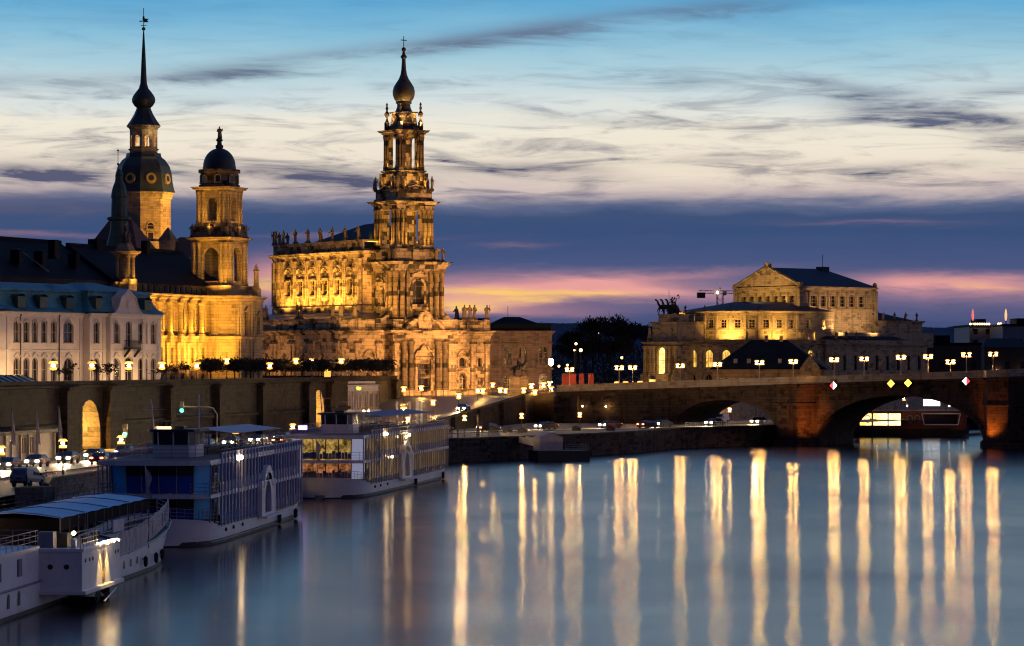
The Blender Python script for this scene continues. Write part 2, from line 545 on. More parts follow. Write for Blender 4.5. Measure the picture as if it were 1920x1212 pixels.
    def wall(s, A, B, z0, z1, ops=(), deep=.35):
        """outer face of a wall from A to B (outside on the right) with real openings: (u0, u1, z0, z1, arched)"""
        A, B = Vector(A), Vector(B)
        L = (B - A).length
        d = (B - A) / L
        nn = Vector((d.y, -d.x))

        def P(u, z, q=0.0):
            w = A + d * u - nn * q
            return (w.x, w.y, z)
        us = sorted({0.0, L} | {max(0, min(L, x)) for o in ops for x in o[:2]})
        zs = sorted({z0, z1} | {max(z0, min(z1, x)) for o in ops for x in o[2:4]})
        for u0, u1 in zip(us, us[1:]):
            run = None
            for a, b in zip(zs, zs[1:]):
                um, zm = (u0 + u1) / 2, (a + b) / 2
                hole = any(o[0] < um < o[1] and o[2] < zm < o[3] for o in ops)
                if not hole:
                    if run and abs(run[1] - a) < 1e-6:
                        run[1] = b
                    else:
                        if run:
                            s.add([P(u0, run[0]), P(u1, run[0]), P(u1, run[1]), P(u0, run[1])], [(0, 1, 2, 3)])
                        run = [a, b]
                elif run:
                    s.add([P(u0, run[0]), P(u1, run[0]), P(u1, run[1]), P(u0, run[1])], [(0, 1, 2, 3)])
                    run = None
            if run:
                s.add([P(u0, run[0]), P(u1, run[0]), P(u1, run[1]), P(u0, run[1])], [(0, 1, 2, 3)])
        for (u0, u1, a, b, arch) in ops:
            if arch:
                r = (u1 - u0) / 2
                rz = min(r * arch, b - a)
                uc, zc = (u0 + u1) / 2, b - rz
                arc = [(uc - r * cos(t), zc + rz * sin(t)) for t in [pi * i / 10 for i in range(11)]]
                for half, cu in ((arc[:6], u0), (arc[5:], u1)):
                    for (p, q) in zip(half, half[1:]):
                        s.add([P(cu, b), P(*p), P(*q)], [(0, 1, 2)])
                edge = [(u0, a)] + arc + [(u1, a)]
            else:
                edge = [(u0, a), (u0, b), (u1, b), (u1, a)]
            edge = edge + [edge[0]]
            for p, q in zip(edge, edge[1:]):
                s.add([P(*p), P(*q), P(q[0], q[1], deep), P(p[0], p[1], deep)], [(0, 1, 2, 3)])
        return s

    def column(s, c, z0, z1, r, n=10):
        h = z1 - z0
        return s.lathe([(r * 1.4, z0), (r * 1.4, z0 + .04 * h), (r * 1.12, z0 + .07 * h), (r, z0 + .1 * h), (r * .86, z1 - .13 * h),
                        (r * 1.05, z1 - .12 * h), (r * 1.0, z1 - .1 * h), (r * 1.4, z1 - .03 * h), (r * 1.5, z1 - .03 * h), (r * 1.5, z1)], n, c)

    def build(s, name, m, parent=None, smooth=False, loc=None, rz=0.0):
        me = bpy.data.meshes.new(name)
        me.from_pydata([tuple(v) for v in s.v], [], s.f)
        me.validate()
        me.update()
        me.materials.append(MATS[m] if isinstance(m, str) else m)
        if smooth:
            import bmesh
            bm = bmesh.new()
            bm.from_mesh(me)
            bmesh.ops.remove_doubles(bm, verts=bm.verts, dist=.002)
            bm.to_mesh(me)
            bm.free()
            for p in me.polygons:
                p.use_smooth = True
            try:
                me.set_sharp_from_angle(angle=radians(50))
            except Exception:
                pass
        return link(name, me, parent, loc, rz)


def link(name, me, parent=None, loc=None, rz=0.0):
    o = bpy.data.objects.new(name, me)
    col.objects.link(o)
    if parent is not None:
        o.parent = parent
    if loc is not None:
        o.location = loc
    o.rotation_euler = (0, 0, rz)
    return o


def tag(o, label=None, cat=None, group=None, kind=None):
    if label:
        o['label'] = label
    if cat:
        o['category'] = cat
    if group:
        o['group'] = group
    if kind:
        o['kind'] = kind
    return o


def thing(name, label, cat, loc=(0, 0, 0), rz=0.0, group=None):
    o = bpy.data.objects.new(name, None)
    o.empty_display_size = .5
    col.objects.link(o)
    o.location = loc
    o.rotation_euler = (0, 0, rz)
    return tag(o, label, cat, group)


def dup(root, loc, rz, label=None):
    """copy of a thing with copies of its parts and their sub-parts"""
    r = root.copy()
    col.objects.link(r)
    r.location = loc
    r.rotation_euler = (0, 0, rz)
    if label:
        r['label'] = label
    for ch in list(root.children):
        c = ch.copy()
        col.objects.link(c)
        c.parent = r
        for gch in list(ch.children):
            d = gch.copy()
            col.objects.link(d)
            d.parent = c
    return r


def at(px, py, D):
    """the point of the place at distance D that the photo shows at px, py"""
    return ((px - 960) / F_PX * D, D, CAM_H - (py - HORIZON) / F_PX * D)


def spot(loc, to, power, c=WARM, size=70, blend=.8, r=.25, parent=None):
    d = bpy.data.lights.new('floodlight', 'SPOT')
    d.energy = power
    d.color = c
    d.spot_size = radians(size)
    d.spot_blend = blend
    d.shadow_soft_size = r
    o = bpy.data.objects.new('floodlight', d)
    col.objects.link(o)
    v = Vector(to) - Vector(loc)
    o.rotation_euler = v.to_track_quat('-Z', 'Y').to_euler()
    o.location = loc
    if parent is not None:
        o.parent = parent
    return o


def point(loc, power, c=WARM, r=.2, parent=None):
    d = bpy.data.lights.new('lamp_light', 'POINT')
    d.energy = power
    d.color = c
    d.shadow_soft_size = r
    o = bpy.data.objects.new('lamp_light', d)
    col.objects.link(o)
    o.location = loc
    if parent is not None:
        o.parent = parent
    return o


WIN = {}


def window(parent, p, ang, w, h, arch=0, pane='dark_glass', frame='trim_render', bars=(1, 2), surround=.18, proud=.06, deep=.3, hood=0):
    """a window: moulded surround with glazing bars, and its pane as sub-part; p is the foot centre on the outer wall face,
    ang the direction of the wall (its outside is to the right)"""
    key = (round(w, 2), round(h, 2), arch, pane, frame, bars, surround, hood)
    if key not in WIN:
        m = MB()

        def outline(e):
            r = w / 2 + e
            if arch:
                rz = w / 2 * arch
                return [(-r, -e)] + [(-r * cos(pi * i / 10), h - rz + (rz + e) * sin(pi * i / 10)) for i in range(11)] + [(r, -e)]
            return [(-r, -e), (-r, h + e), (r, h + e), (r, -e)]
        a, b = outline(.01), outline(surround)
        n = len(a)
        if surround > 0:
            for i in range(n - 1):
                (x0, z0), (x1, z1), (x2, z2), (x3, z3) = a[i], a[i + 1], b[i + 1], b[i]
                q = [(x0, -proud, z0), (x1, -proud, z1), (x2, -proud, z2), (x3, -proud, z3)]
                q2 = [(x, .02, z) for x, y, z in q]
                m.add(q + q2, [(0, 1, 2, 3), (3, 2, 6, 7), (1, 0, 4, 5)])
            m.box(-w / 2 - surround * 1.4, w / 2 + surround * 1.4, -proud * 2.5, .02, -surround * 1.1, -.01)
        for i in range(1, bars[0] + 1):
            x = -w / 2 + w * i / (bars[0] + 1)
            m.box(x - .05, x + .05, deep - .07, deep - .012, 0, h - (w / 2 * arch * .15 if arch else 0))
        for i in range(1, bars[1] + 1):
            z = h * i / (bars[1] + 1)
            if arch and z > h - .3 * w:
                continue
            m.box(-w / 2, w / 2, deep - .06, deep - .014, z - .05, z + .05)
        if hood:
            k = w / 2 + surround + .15
            m.add([(-k, -.4, h + surround), (k, -.4, h + surround), (0, -.4, h + surround + hood), (-k, .02, h + surround), (k, .02, h + surround), (0, .02, h + surround + hood)],
                  [(0, 1, 2), (0, 2, 5, 3), (1, 4, 5, 2), (0, 3, 4, 1)])
        me = bpy.data.meshes.new('window')
        me.from_pydata(m.v, [], m.f)
        me.materials.append(MATS[frame])
        me.update()
        pm = MB()
        o = outline(.0)
        pm.add([(x, deep, z) for x, z in o], [tuple(range(len(o)))])
        pe = bpy.data.meshes.new('pane')
        pe.from_pydata(pm.v, [], pm.f)
        pe.materials.append(MATS[pane])
        pe.update()
        WIN[key] = (me, pe)
    me, pe = WIN[key]
    o = link('window', me, parent, p, ang)
    link('pane', pe, o)
    return o


def facade(m, parent, A, B, z0, z1, wins, deep=.3, **kw):
    """wall with windows: wins = [(u, z, w, h, arch, extra)], u the centre along A to B"""
    A2, B2 = Vector(A), Vector(B)
    L = (B2 - A2).length
    d = (B2 - A2) / L
    ang = atan2(d.y, d.x)
    m.wall(A, B, z0, z1, [(u - w / 2, u + w / 2, z, z + h, ar) for (u, z, w, h, ar, ex) in wins], deep + .02)
    for (u, z, w, h, ar, ex) in wins:
        k = dict(kw)
        k.update(ex or {})
        k['deep'] = deep
        window(parent, (A2.x + d.x * u, A2.y + d.y * u, z), ang, w, h, ar, **k)
    return m


CM = {}


def put(parent, name, key, make, m, loc, rz=0.0, smooth=False):
    """one more piece of a repeated part: the mesh is made once and shared"""
    key = (name, m) + tuple(key)
    if key not in CM:
        o = make(MB()).build(name, m, None, smooth)
        CM[key] = o.data
        bpy.data.objects.remove(o)
    return link(name, CM[key], parent, loc, rz)


def cols(parent, pts, z0, z1, r, n=10, m='tower_stone', name='column'):
    for (x, y) in pts:
        put(parent, name, (round(z1 - z0, 3), r, n), lambda b: b.column((0, 0), 0, z1 - z0, r, n), m, (x, y, z0))


def blocks(parent, pts, w, d, h, m, name):
    for (x, y, z, a) in pts:
        put(parent, name, (w, d, round(h, 3)), lambda b: b.obox((0, 0, 0), w, d, h), m, (x, y, z), a)


def figure(seed, h=3.2):
    """robed sandstone figure on a small block, standing with one arm bent or raised"""
    r = random.Random(seed)
    m = MB()
    m.box(-.17 * h, .17 * h, -.15 * h, .15 * h, 0, .09 * h)
    lean = r.uniform(-.05, .05)
    vv, f, n = [], [], 9
    rows = [(.09, .15), (.2, .135), (.35, .115), (.48, .125), (.58, .12), (.68, .135), (.77, .155), (.82, .13), (.845, .05), (.865, .045)]
    for j, (z, q) in enumerate(rows):
        for i in range(n):
            t = 2 * pi * i / n
            fold = 1 + (.16 * sin(t * 3 + seed + j * .6) if z < .7 else 0)
            vv.append((h * (q * fold * cos(t) + lean * sin(z * 4) + lean * z), h * (q * .68 * fold * sin(t)), h * z))
    for j in range(len(rows) - 1):
        for i in range(n):
            f.append((j * n + i, j * n + (i + 1) % n, (j + 1) * n + (i + 1) % n, (j + 1) * n + i))
    m.add(vv, f)
    hx = h * (lean * sin(3.6) + lean * .9)
    m.ball((hx, -.01 * h, .925 * h), .068 * h, 8, 6, (.85, .95, 1.15))
    sd = r.choice((-1, 1))
    e = Vector((hx + sd * .21 * h, -.06 * h, .62 * h))
    hand = e + Vector((sd * r.uniform(-.1, .12), -.1, r.choice((.2, .28, .02, -.02)))) * h
    m.tube((hx + sd * .13 * h, 0, .78 * h), e, .05 * h, .04 * h)
    m.tube(e, hand, .04 * h, .026 * h)
    e2 = Vector((hx - sd * .17 * h, -.05 * h, .6 * h))
    m.tube((hx - sd * .13 * h, 0, .78 * h), e2, .05 * h, .04 * h)
    m.tube(e2, (hx - sd * .03 * h, -.13 * h, .62 * h), .038 * h, .026 * h)
    if r.random() < .5:
        m.tube(hand - Vector((0, 0, .35 * h)), hand + Vector((0, 0, .2 * h)), .016 * h)
    else:
        m.add([(hx - .12 * h, .06 * h, .8 * h), (hx + .12 * h, .06 * h, .8 * h), (hx + .19 * h, .13 * h, .1 * h), (hx - .17 * h, .13 * h, .1 * h)], [(0, 1, 2, 3)])
    return m


STAT = []


def statue(parent, loc, rz, i=0, h=3.2):
    if not STAT:
        for k in range(6):
            mm = figure(k + 3, 1.0)
            o = mm.build('statue', 'statue_stone', None)
            STAT.append(o.data)
            bpy.data.objects.remove(o)
    o = link('statue', STAT[i % 6], parent, loc, rz)
    o.scale = (h, h, h)
    return o


def balusters(m, pts, z0, h, step=.9, w=.3, closed=False):
    n = len(pts)
    for i in range(n if closed else n - 1):
        a, b = Vector(pts[i]), Vector(pts[(i + 1) % n])
        L = (b - a).length
        d = (b - a) / L
        k = max(1, int(L / step))
        for j in range(k):
            p = a + d * (L * (j + .5) / k)
            big = j % 6 == 0
            m.obox((p.x, p.y, z0), w * (2.4 if big else 1), w * (1.5 if big else 1), h, atan2(d.y, d.x))
    return m


def leafcloud(m, c, r, n, size, rnd, flat=.8, core=.25):
    """n small bent leaf clumps through an ellipsoid volume r=(rx, ry, rz), denser in random sub-clumps"""
    subs = []
    for _ in range(max(4, n // 45)):
        while True:
            v = Vector((rnd.uniform(-1, 1), rnd.uniform(-1, 1), rnd.uniform(-1, 1)))
            if core < v.length < 1:
                break
        subs.append((v, rnd.uniform(.18, .4)))
    for _ in range(n):
        v, q = rnd.choice(subs)
        p = v + Vector((rnd.gauss(0, q), rnd.gauss(0, q), rnd.gauss(0, q * flat)))
        p = Vector((c[0] + p.x * r[0], c[1] + p.y * r[1], c[2] + p.z * r[2]))
        a = Vector((rnd.uniform(-1, 1), rnd.uniform(-1, 1), rnd.uniform(-1, 1))).normalized() * size * rnd.uniform(.5, 1.3)
        b = a.orthogonal().normalized() * size * rnd.uniform(.25, .7)
        m.add([tuple(p - a), tuple(p + b), tuple(p + a), tuple(p - b)], [(0, 1, 2, 3)])
    return m


def limbs(m, base, h, r, rnd, spread=.5, depth=3):
    """tapered trunk with forking limbs; returns the twig ends"""
    ends = []

    def grow(p, d, L, rr, k):
        q = p + d * L
        m.tube(p, q, rr, rr * .68, 5 if k < depth else 3)
        if k == 0:
            ends.append(q)
            return
        for _ in range(3 if k > 1 else 4):
            nd = (d + Vector((rnd.uniform(-1, 1), rnd.uniform(-1, 1), rnd.uniform(-.25, .8))) * spread).normalized()
            grow(q, nd, L * rnd.uniform(.6, .82), rr * .55, k - 1)
    grow(Vector(base), Vector((rnd.uniform(-.05, .05), rnd.uniform(-.05, .05), 1)).normalized(), h * .3, r, depth)
    return ends


# ------------------------------------------------------------------ setting: water, ground, road, square, terrace, hills
def sheet(name, pts, z, m):
    mb = MB()
    mb.add([(p[0], p[1], p[2] if len(p) > 2 else z) for p in pts], [tuple(range(len(pts)))])
    return tag(mb.build(name, m), kind='structure')


tag(MB().add([(-900, 20, 0), (3500, 20, 0), (3500, 3800, 0), (-900, 3800, 0)], [(0, 1, 2, 3)]).build('water', 'river_water'), kind='structure')
sheet('river_bed', [(-900, 20), (3500, 20), (3500, 3800), (-900, 3800)], -4, 'earth')

EDGE = [(-60, 60), (-50, 180), (-44, 260), (-36, 340), (-27.5, 412), (-10.3, 499), (4.5, 522), (22, 556), (31, 585), (50, 612), (75, 690), (130, 800), (300, 1100), (1200, 2600)]
LAND = [(-66, 60), (-48, 200), (-44.5, 296), (-46.5, 312), (-43, 350), (-31, 404)]
upper = LAND + EDGE[4:] + [(1200, 6000), (-4000, 6000), (-4000, 60)]
sheet('ground', upper, 3.9, 'paving')
sheet('landing', EDGE[:5] + LAND[::-1], 2.4, 'paving')


def ribbon_wall(name, pts, z0, z1, m, label, cat='wall', cope=.25, parent=None, th=.6):
    mb = MB()
    mb.sweep(pts, [(-th, z0), (0, z0), (0, z1 - .3), (cope * .6, z1 - .25), (cope * .6, z1), (-th, z1 + .002)], False)
    o = mb.build(name, m, parent)
    return tag(o, label, cat) if parent is None else o


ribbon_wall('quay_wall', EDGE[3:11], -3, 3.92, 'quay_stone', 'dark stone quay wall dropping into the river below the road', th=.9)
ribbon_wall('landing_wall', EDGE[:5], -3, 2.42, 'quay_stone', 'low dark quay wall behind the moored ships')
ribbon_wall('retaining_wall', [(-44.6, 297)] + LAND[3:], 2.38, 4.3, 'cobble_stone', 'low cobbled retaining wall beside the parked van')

ROADC = [(-72, 190), (-63, 262), (-56, 329), (-49.2, 380), (-41.4, 430), (-31.6, 482), (-18.5, 530), (0, 561), (22, 581), (46, 610), (76, 660), (112, 735), (170, 850)]


def along(pts, step):
    out = []
    for a, b in zip(pts, pts[1:]):
        L = hypot(b[0] - a[0], b[1] - a[1])
        k = max(1, int(L / step))
        for i in range(k):
            out.append((a[0] + (b[0] - a[0]) * i / k, a[1] + (b[1] - a[1]) * i / k))
    return out + [pts[-1]]


def offset(pts, d):
    """to the right of travel"""
    out = []
    for i, p in enumerate(pts):
        a, b = pts[max(0, i - 1)], pts[min(len(pts) - 1, i + 1)]
        L = hypot(b[0] - a[0], b[1] - a[1])
        out.append((p[0] + (b[1] - a[1]) / L * d, p[1] - (b[0] - a[0]) / L * d))
    return out


def band(name, pts, d0, d1, z, m, kind='structure'):
    l, r = offset(pts, d0), offset(pts, d1)
    mb = MB()
    n = len(pts)
    mb.add([(p[0], p[1], z) for p in l] + [(p[0], p[1], z) for p in r], [(i, n + i, n + i + 1, i + 1) for i in range(n - 1)])
    return tag(mb.build(name, m), kind=kind)


RC = along(ROADC, 12)
band('road', RC, -5.2, 4.2, 3.905, 'asphalt')
for d in (-5.35, 4.2):
    l, r = offset(RC, d), offset(RC, d + .15)
    mb = MB()
    n = len(RC)
    mb.add([(p[0], p[1], 3.9) for p in l] + [(p[0], p[1], 4.02) for p in l] + [(p[0], p[1], 4.02) for p in r] + [(p[0], p[1], 3.9) for p in r],
           [(k * n + i, k * n + i + 1, (k + 1) * n + i + 1, (k + 1) * n + i) for k in range(3) for i in range(n - 1)])
    tag(mb.build('kerb', 'quay_stone'), kind='structure')
mb = MB()
fine = along(ROADC, 3)
cl = offset(fine, -.6)
cr = offset(fine, -.45)
for i in range(0, len(cl) - 1, 2):
    mb.add([(cl[i][0], cl[i][1], 3.911), (cr[i][0], cr[i][1], 3.911), (cr[i + 1][0], cr[i + 1][1], 3.911), (cl[i + 1][0], cl[i + 1][1], 3.911)], [(0, 1, 2, 3)])
for d in (-4.9, 3.8):
    a_, b_ = offset(fine, d), offset(fine, d + .14)
    for i in range(len(a_) - 1):
        mb.add([(a_[i][0], a_[i][1], 3.911), (b_[i][0], b_[i][1], 3.911), (b_[i + 1][0], b_[i + 1][1], 3.911), (a_[i + 1][0], a_[i + 1][1], 3.911)], [(0, 1, 2, 3)])
tag(mb.build('road_markings', 'road_paint'), kind='structure')

ribbon_wall('retaining_wall', [(3.2, 646.5), (9.6, 637.4)], 3.8, 10.2, 'terrace_stone', 'short stone wall joining the sloping street to the bridge')
SQ = [(-26, 655), (-12, 655), (-4, 645), (5, 645), (9, 638), (31.6, 625), (40.6, 640.7), (62, 700), (112, 808), (170, 905), (170, 960), (-600, 960), (-600, 655)]
sheet('square', SQ, 9.0, 'paving')
sheet('far_ground', [(170, 905), (290, 1105), (1150, 2600), (1150, 6000), (-4000, 6000), (-4000, 655), (-600, 655), (-600, 960), (170, 960)], 8.9, 'earth')
ribbon_wall('square_wall', [(40.6, 640.7), (62, 700), (112, 808), (290, 1105)], 3.85, 9.9, 'cobble_stone', 'retaining wall of the square beyond the bridge')

# sloping street from the square down to the quay road, its retaining wall and parapet
sheet('ramp', [(-37, 566, 3.93), (-16.2, 547.5, 3.93), (4.2, 645.2, 9.0), (-25, 656, 9.0)], 0, 'asphalt')
rw = thing('ramp_wall', 'sloping stone wall and parapet along the street climbing to the bridge', 'wall', (-15.5, 547, 3.9))
p0, p1 = Vector((-15.5, 547)), Vector((5, 645))
mb, mc = MB(), MB()
K = 14
dd = (p1 - p0).normalized()
nn_ = Vector((dd.y, -dd.x))
for i in range(K):
    a, b = p0 + (p1 - p0) * (i / K), p0 + (p1 - p0) * ((i + 1) / K)
    za, zb = 5.0 + 5.2 * i / K, 5.0 + 5.2 * (i + 1) / K
    for q, zz, lo in ((mb, 0, 3.8), (mc, .28, None)):
        o_, t_ = (0, .5) if lo else (.15, .65)
        v = []
        for (p, z) in ((a, za), (b, zb)):
            for off_, top in ((o_, 0), (o_, 1), (-t_, 1), (-t_, 0)):
                w = p + nn_ * off_ - p0
                v.append((w.x, w.y, (z + zz if top else (lo if lo else z)) - 3.9))
        q.add(v, [(0, 4, 5, 1), (1, 5, 6, 2), (2, 6, 7, 3)])
    if i % 3 == 0:
        w = a - p0
        mb.obox((w.x + .15, w.y, -.1), .9, .9, za - 3.6, .2)
mb.build('wall_body', 'terrace_stone', rw)
mc.build('coping', 'bridge_stone', rw)

# ---- long terrace on the left, with two gateways through its wall
TX = lambda y: -59 + .153 * (y - 430)
TZ, TP = 12.3, 13.45
te = thing('terrace_wall', 'tall dark stone terrace wall with lit arched gateways behind the road', 'wall', (TX(430), 430, 0))
T0 = Vector((TX(430), 430))


def tl(y, out=0.0):
    d = Vector((.153, 1)).normalized()
    n_ = Vector((d.y, -d.x))
    p = Vector((TX(y), y)) + n_ * out - T0
    return (p.x, p.y)


mb = MB()
ulen = sqrt(1 + .153 ** 2)
gates = [(425.6, 436.2, 3.9, 10.9, .9), (573.5, 584.0, 3.9, 11.2, .9)]
mb.wall(tl(180), tl(655), 3.8, TP - .5, [((a - 180) * ulen, (b - 180) * ulen, z0, z1, ar) for a, b, z0, z1, ar in gates], 7.0)
mb.wall(tl(655), (tl(655)[0] - 30, tl(655)[1] + 14), 3.8, TP - .5)
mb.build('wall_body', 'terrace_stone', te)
mb = MB()
for a, b in ((417, 424), (437.5, 444), (566, 572), (586, 592), (470, 473), (500, 503), (530, 533), (616, 619), (650, 655), (380, 383), (350, 353)):
    x0, y0 = tl(a)
    x1, y1 = tl(b)
    x2, y2 = tl(b, 1.1)
    x3, y3 = tl(a, 1.1)
    mb.prism([(x0, y0), (x3, y3), (x2, y2), (x1, y1)], 3.8, TP - 1.2)
    mb.prism([tl(a - .3), tl(a - .3, 1.5), tl(b + .3, 1.5), tl(b + .3)], TP - 1.2, TP - .7)
    mb.build('buttress', 'terrace_stone', te)
    mb = MB()
mb.sweep([tl(180), tl(655), (tl(655)[0] - 30, tl(655)[1] + 14)], [(0, TP - .9), (.5, TP - .75), (.55, TP - .5), (.2, TP - .5), (.2, TP - .05), (.32, TP - .05), (.32, TP + .12), (-.35, TP + .12), (-.35, TZ - .2)], False)
mb.sweep([tl(437), tl(573)], [(0, 7.2), (.35, 7.3), (.35, 7.7), (0, 7.9)], False)
mb.sweep([tl(592), tl(655)], [(0, 7.2), (.35, 7.3), (.35, 7.7), (0, 7.9)], False)
mb.sweep([tl(180), tl(416)], [(0, 7.2), (.35, 7.3), (.35, 7.7), (0, 7.9)], False)
mb.build('cornice', 'terrace_stone', te)
mb = MB()
for a, b, z0, z1, ar in gates:
    # pieces of the passage: back wall and a pier standing inside
    mb.prism([tl(a - 1, -7.1), tl(b + 1, -7.1), tl(b + 1, -7.6), tl(a - 1, -7.6)], 3.8, 12)
mb.build('passage_back', 'diet_stone', te)
tpoly = [(TX(180) - .3, 180), (TX(655) - .3, 655), (TX(655) - 30, 669), (-300, 800), (-600, 600), (-300, 180)]
sheet('terrace', tpoly, TZ, 'paving')
for a, b, z0, z1, ar in gates:
    for f in (.3, .75):
        p = tl(a + (b - a) * f, -2.6)
        point((p[0] + T0.x, p[1] + T0.y, z0 + 1.0 + 2.2 * f), 11000 if a < 500 else 12000, (1, .54, .1), .3)
mb = MB()
# iron railing on the terrace parapet near the church end
for i in range(60):
    p = tl(592 + i, -.1)
    mb.box(p[0] - .03, p[0] + .03, p[1] - .03, p[1] + .03, TP + .1, TP + .95)
mb.path([tl(592, -.1) + (TP + .95,), tl(652, -.1) + (TP + .95,)], .05)
mb.build('railing', 'iron', te)

# ---- far hills
def ridge(name, pts, D, depth, m):
    mb = MB()
    n = len(pts)
    vv = []
    for (px, py) in pts:
        x, y, z = at(px, py, D)
        vv += [(x, y - depth * .35, 5), (x, y, z), (x, y + depth, 5)]
    f = []
    for i in range(n - 1):
        f += [(3 * i, 3 * i + 3, 3 * i + 4, 3 * i + 1), (3 * i + 1, 3 * i + 4, 3 * i + 5, 3 * i + 2)]
    mb.add(vv, f)
    return tag(mb.build(name, m), kind='structure')


rh = random.Random(5)


def jag(x0, x1, ya, yb, amp, step=5):
    out = []
    x = x0
    y = 0.0
    while x <= x1:
        y = .8 * y + rh.uniform(-amp, amp)
        t = (x - x0) / (x1 - x0)
        out.append((x, ya + (yb - ya) * t + y))
        x += step
    return out


ridge('hills', jag(-400, 1040, 604, 606, 1.2) + jag(1045, 1260, 606, 612, 1.4) + jag(1265, 2600, 612, 616, 1.2), 3600, 900, 'hazy_hill')
ridge('hills', jag(-300, 2400, 636, 634, 1.6, 4), 2300, 400, 'hazy_hill')

# ------------------------------------------------------------------ the old stone bridge
BR0, BRT = (56, 611), radians(-30)
BW = 18.0


def bdeck(x):
    return 12.1 + .033 * x if x > -60 else 10.1


def bw(x, y, z=0.0):
    c, s_ = cos(BRT), sin(BRT)
    return (BR0[0] + x * c - y * s_, BR0[1] + x * s_ + y * c, z)


stone('bridge_coping', (.5, .42, .33, 1), (.2, .16, .12, 1), dirt=.4, blk=.3, seed=41)
bridge = thing('stone_bridge', 'long dark sandstone arch bridge crossing the river with lamps on its parapet', 'bridge', (BR0[0], BR0[1], 0), BRT)
ARCH = [(-27.2, -4.3, 2.6, 8.9), (4.5, 39.4, .8, 9.9), (48.2, 84, .8, 10.6), (93, 130, .8, 11.4)]
XS = -54.0


def intr(x):
    for a, b, zs, zc in ARCH:
        if a <= x <= b:
            t = (x - (a + b) / 2) / ((b - a) / 2)
            return zs + (zc - zs) * sqrt(max(0, 1 - t * t)) ** 1.0
    return -2.0


xs = []
x = XS
brk = sorted([XS, 150.0] + [q for a in ARCH for q in a[:2]])
for a, b in zip(brk, brk[1:]):
    inside = any(abs(A_[0] - a) < 1e-6 and abs(A_[1] - b) < 1e-6 for A_ in ARCH)
    k = 40 if inside else 4
    seg = [a + (b - a) * (i / k) for i in range(k + 1)]
    if inside:
        c_ = (a + b) / 2
        seg = [c_ - (b - a) / 2 * cos(pi * i / k) for i in range(k + 1)]
    xs.append((inside, seg))
sp, so, sp2 = MB(), MB(), MB()
for inside, seg in xs:
    for x0, x1 in zip(seg, seg[1:]):
        m0, m1 = (intr(x0), intr(x1)) if inside else (-2, -2)
        if inside:
            so.add([(x0, 0, m0), (x1, 0, m1), (x1, BW, m1), (x0, BW, m0)], [(0, 3, 2, 1)])
        for y_, fl in ((0, 0), (BW, 1)):
            q = [(x0, y_, m0), (x1, y_, m1), (x1, y_, bdeck(x1)), (x0, y_, bdeck(x0))]
            (sp2 if fl else sp).add(q, [(0, 1, 2, 3) if not fl else (3, 2, 1, 0)])
for a, b, zs, zc in ARCH:
    k = 44
    ring = MB()
    pin, pout = [], []
    for i in range(k + 1):
        t = pi * i / k
        c_ = (a + b) / 2
        hx, hz = (b - a) / 2, zc - zs
        pin.append((c_ - hx * cos(t), zs + hz * sin(t)))
        pout.append((c_ - (hx + .9) * cos(t), zs + (hz + .8) * sin(t)))
    for i in range(k):
        q = [pin[i], pin[i + 1], pout[i + 1], pout[i]]
        ring.add([(x, -.12, z) for x, z in q] + [(x, .05, z) for x, z in q], [(0, 1, 2, 3), (2, 6, 7, 3), (0, 4, 5, 1), (0, 3, 7, 4), (1, 5, 6, 2)])
    ring.build('arch_ring', 'bridge_stone', bridge)
    so.box(a - .01, a, 0, BW, -2, zs)
    so.box(b, b + .01, 0, BW, -2, zs)
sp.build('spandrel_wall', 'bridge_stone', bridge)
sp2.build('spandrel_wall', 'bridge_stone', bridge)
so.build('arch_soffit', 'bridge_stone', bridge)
for c_ in (0.1, 43.8, 88.5):
    m = MB()
    hex_ = [(c_ - 4.3, -.001), (c_ - 2.1, -3.9), (c_ + 2.1, -3.9), (c_ + 4.3, -.001)]
    m.prism(hex_, -2, bdeck(c_) - .5)
    foot = [(c_ - 5.2, .3), (c_ - 2.6, -5.0), (c_ + 2.6, -5.0), (c_ + 5.2, .3)]
    m.prism(foot, -2, 1.1, pts2=foot)
    m.prism(foot, 1.1, 1.6, pts2=[(c_ - 4.5, .05), (c_ - 2.2, -4.2), (c_ + 2.2, -4.2), (c_ + 4.5, .05)])
    m2 = MB().prism([(c_ - 4.3, BW), (c_ + 4.3, BW), (c_ + 2.1, BW + 3.9), (c_ - 2.1, BW + 3.9)], -2, bdeck(c_) - .5)
    m2.build('pier', 'bridge_stone', bridge)
    m.sweep(hex_, [(0, 7.9), (.3, 8.0), (.3, 8.35), (0, 8.5)], False)
    m.build('pier', 'bridge_stone', bridge)
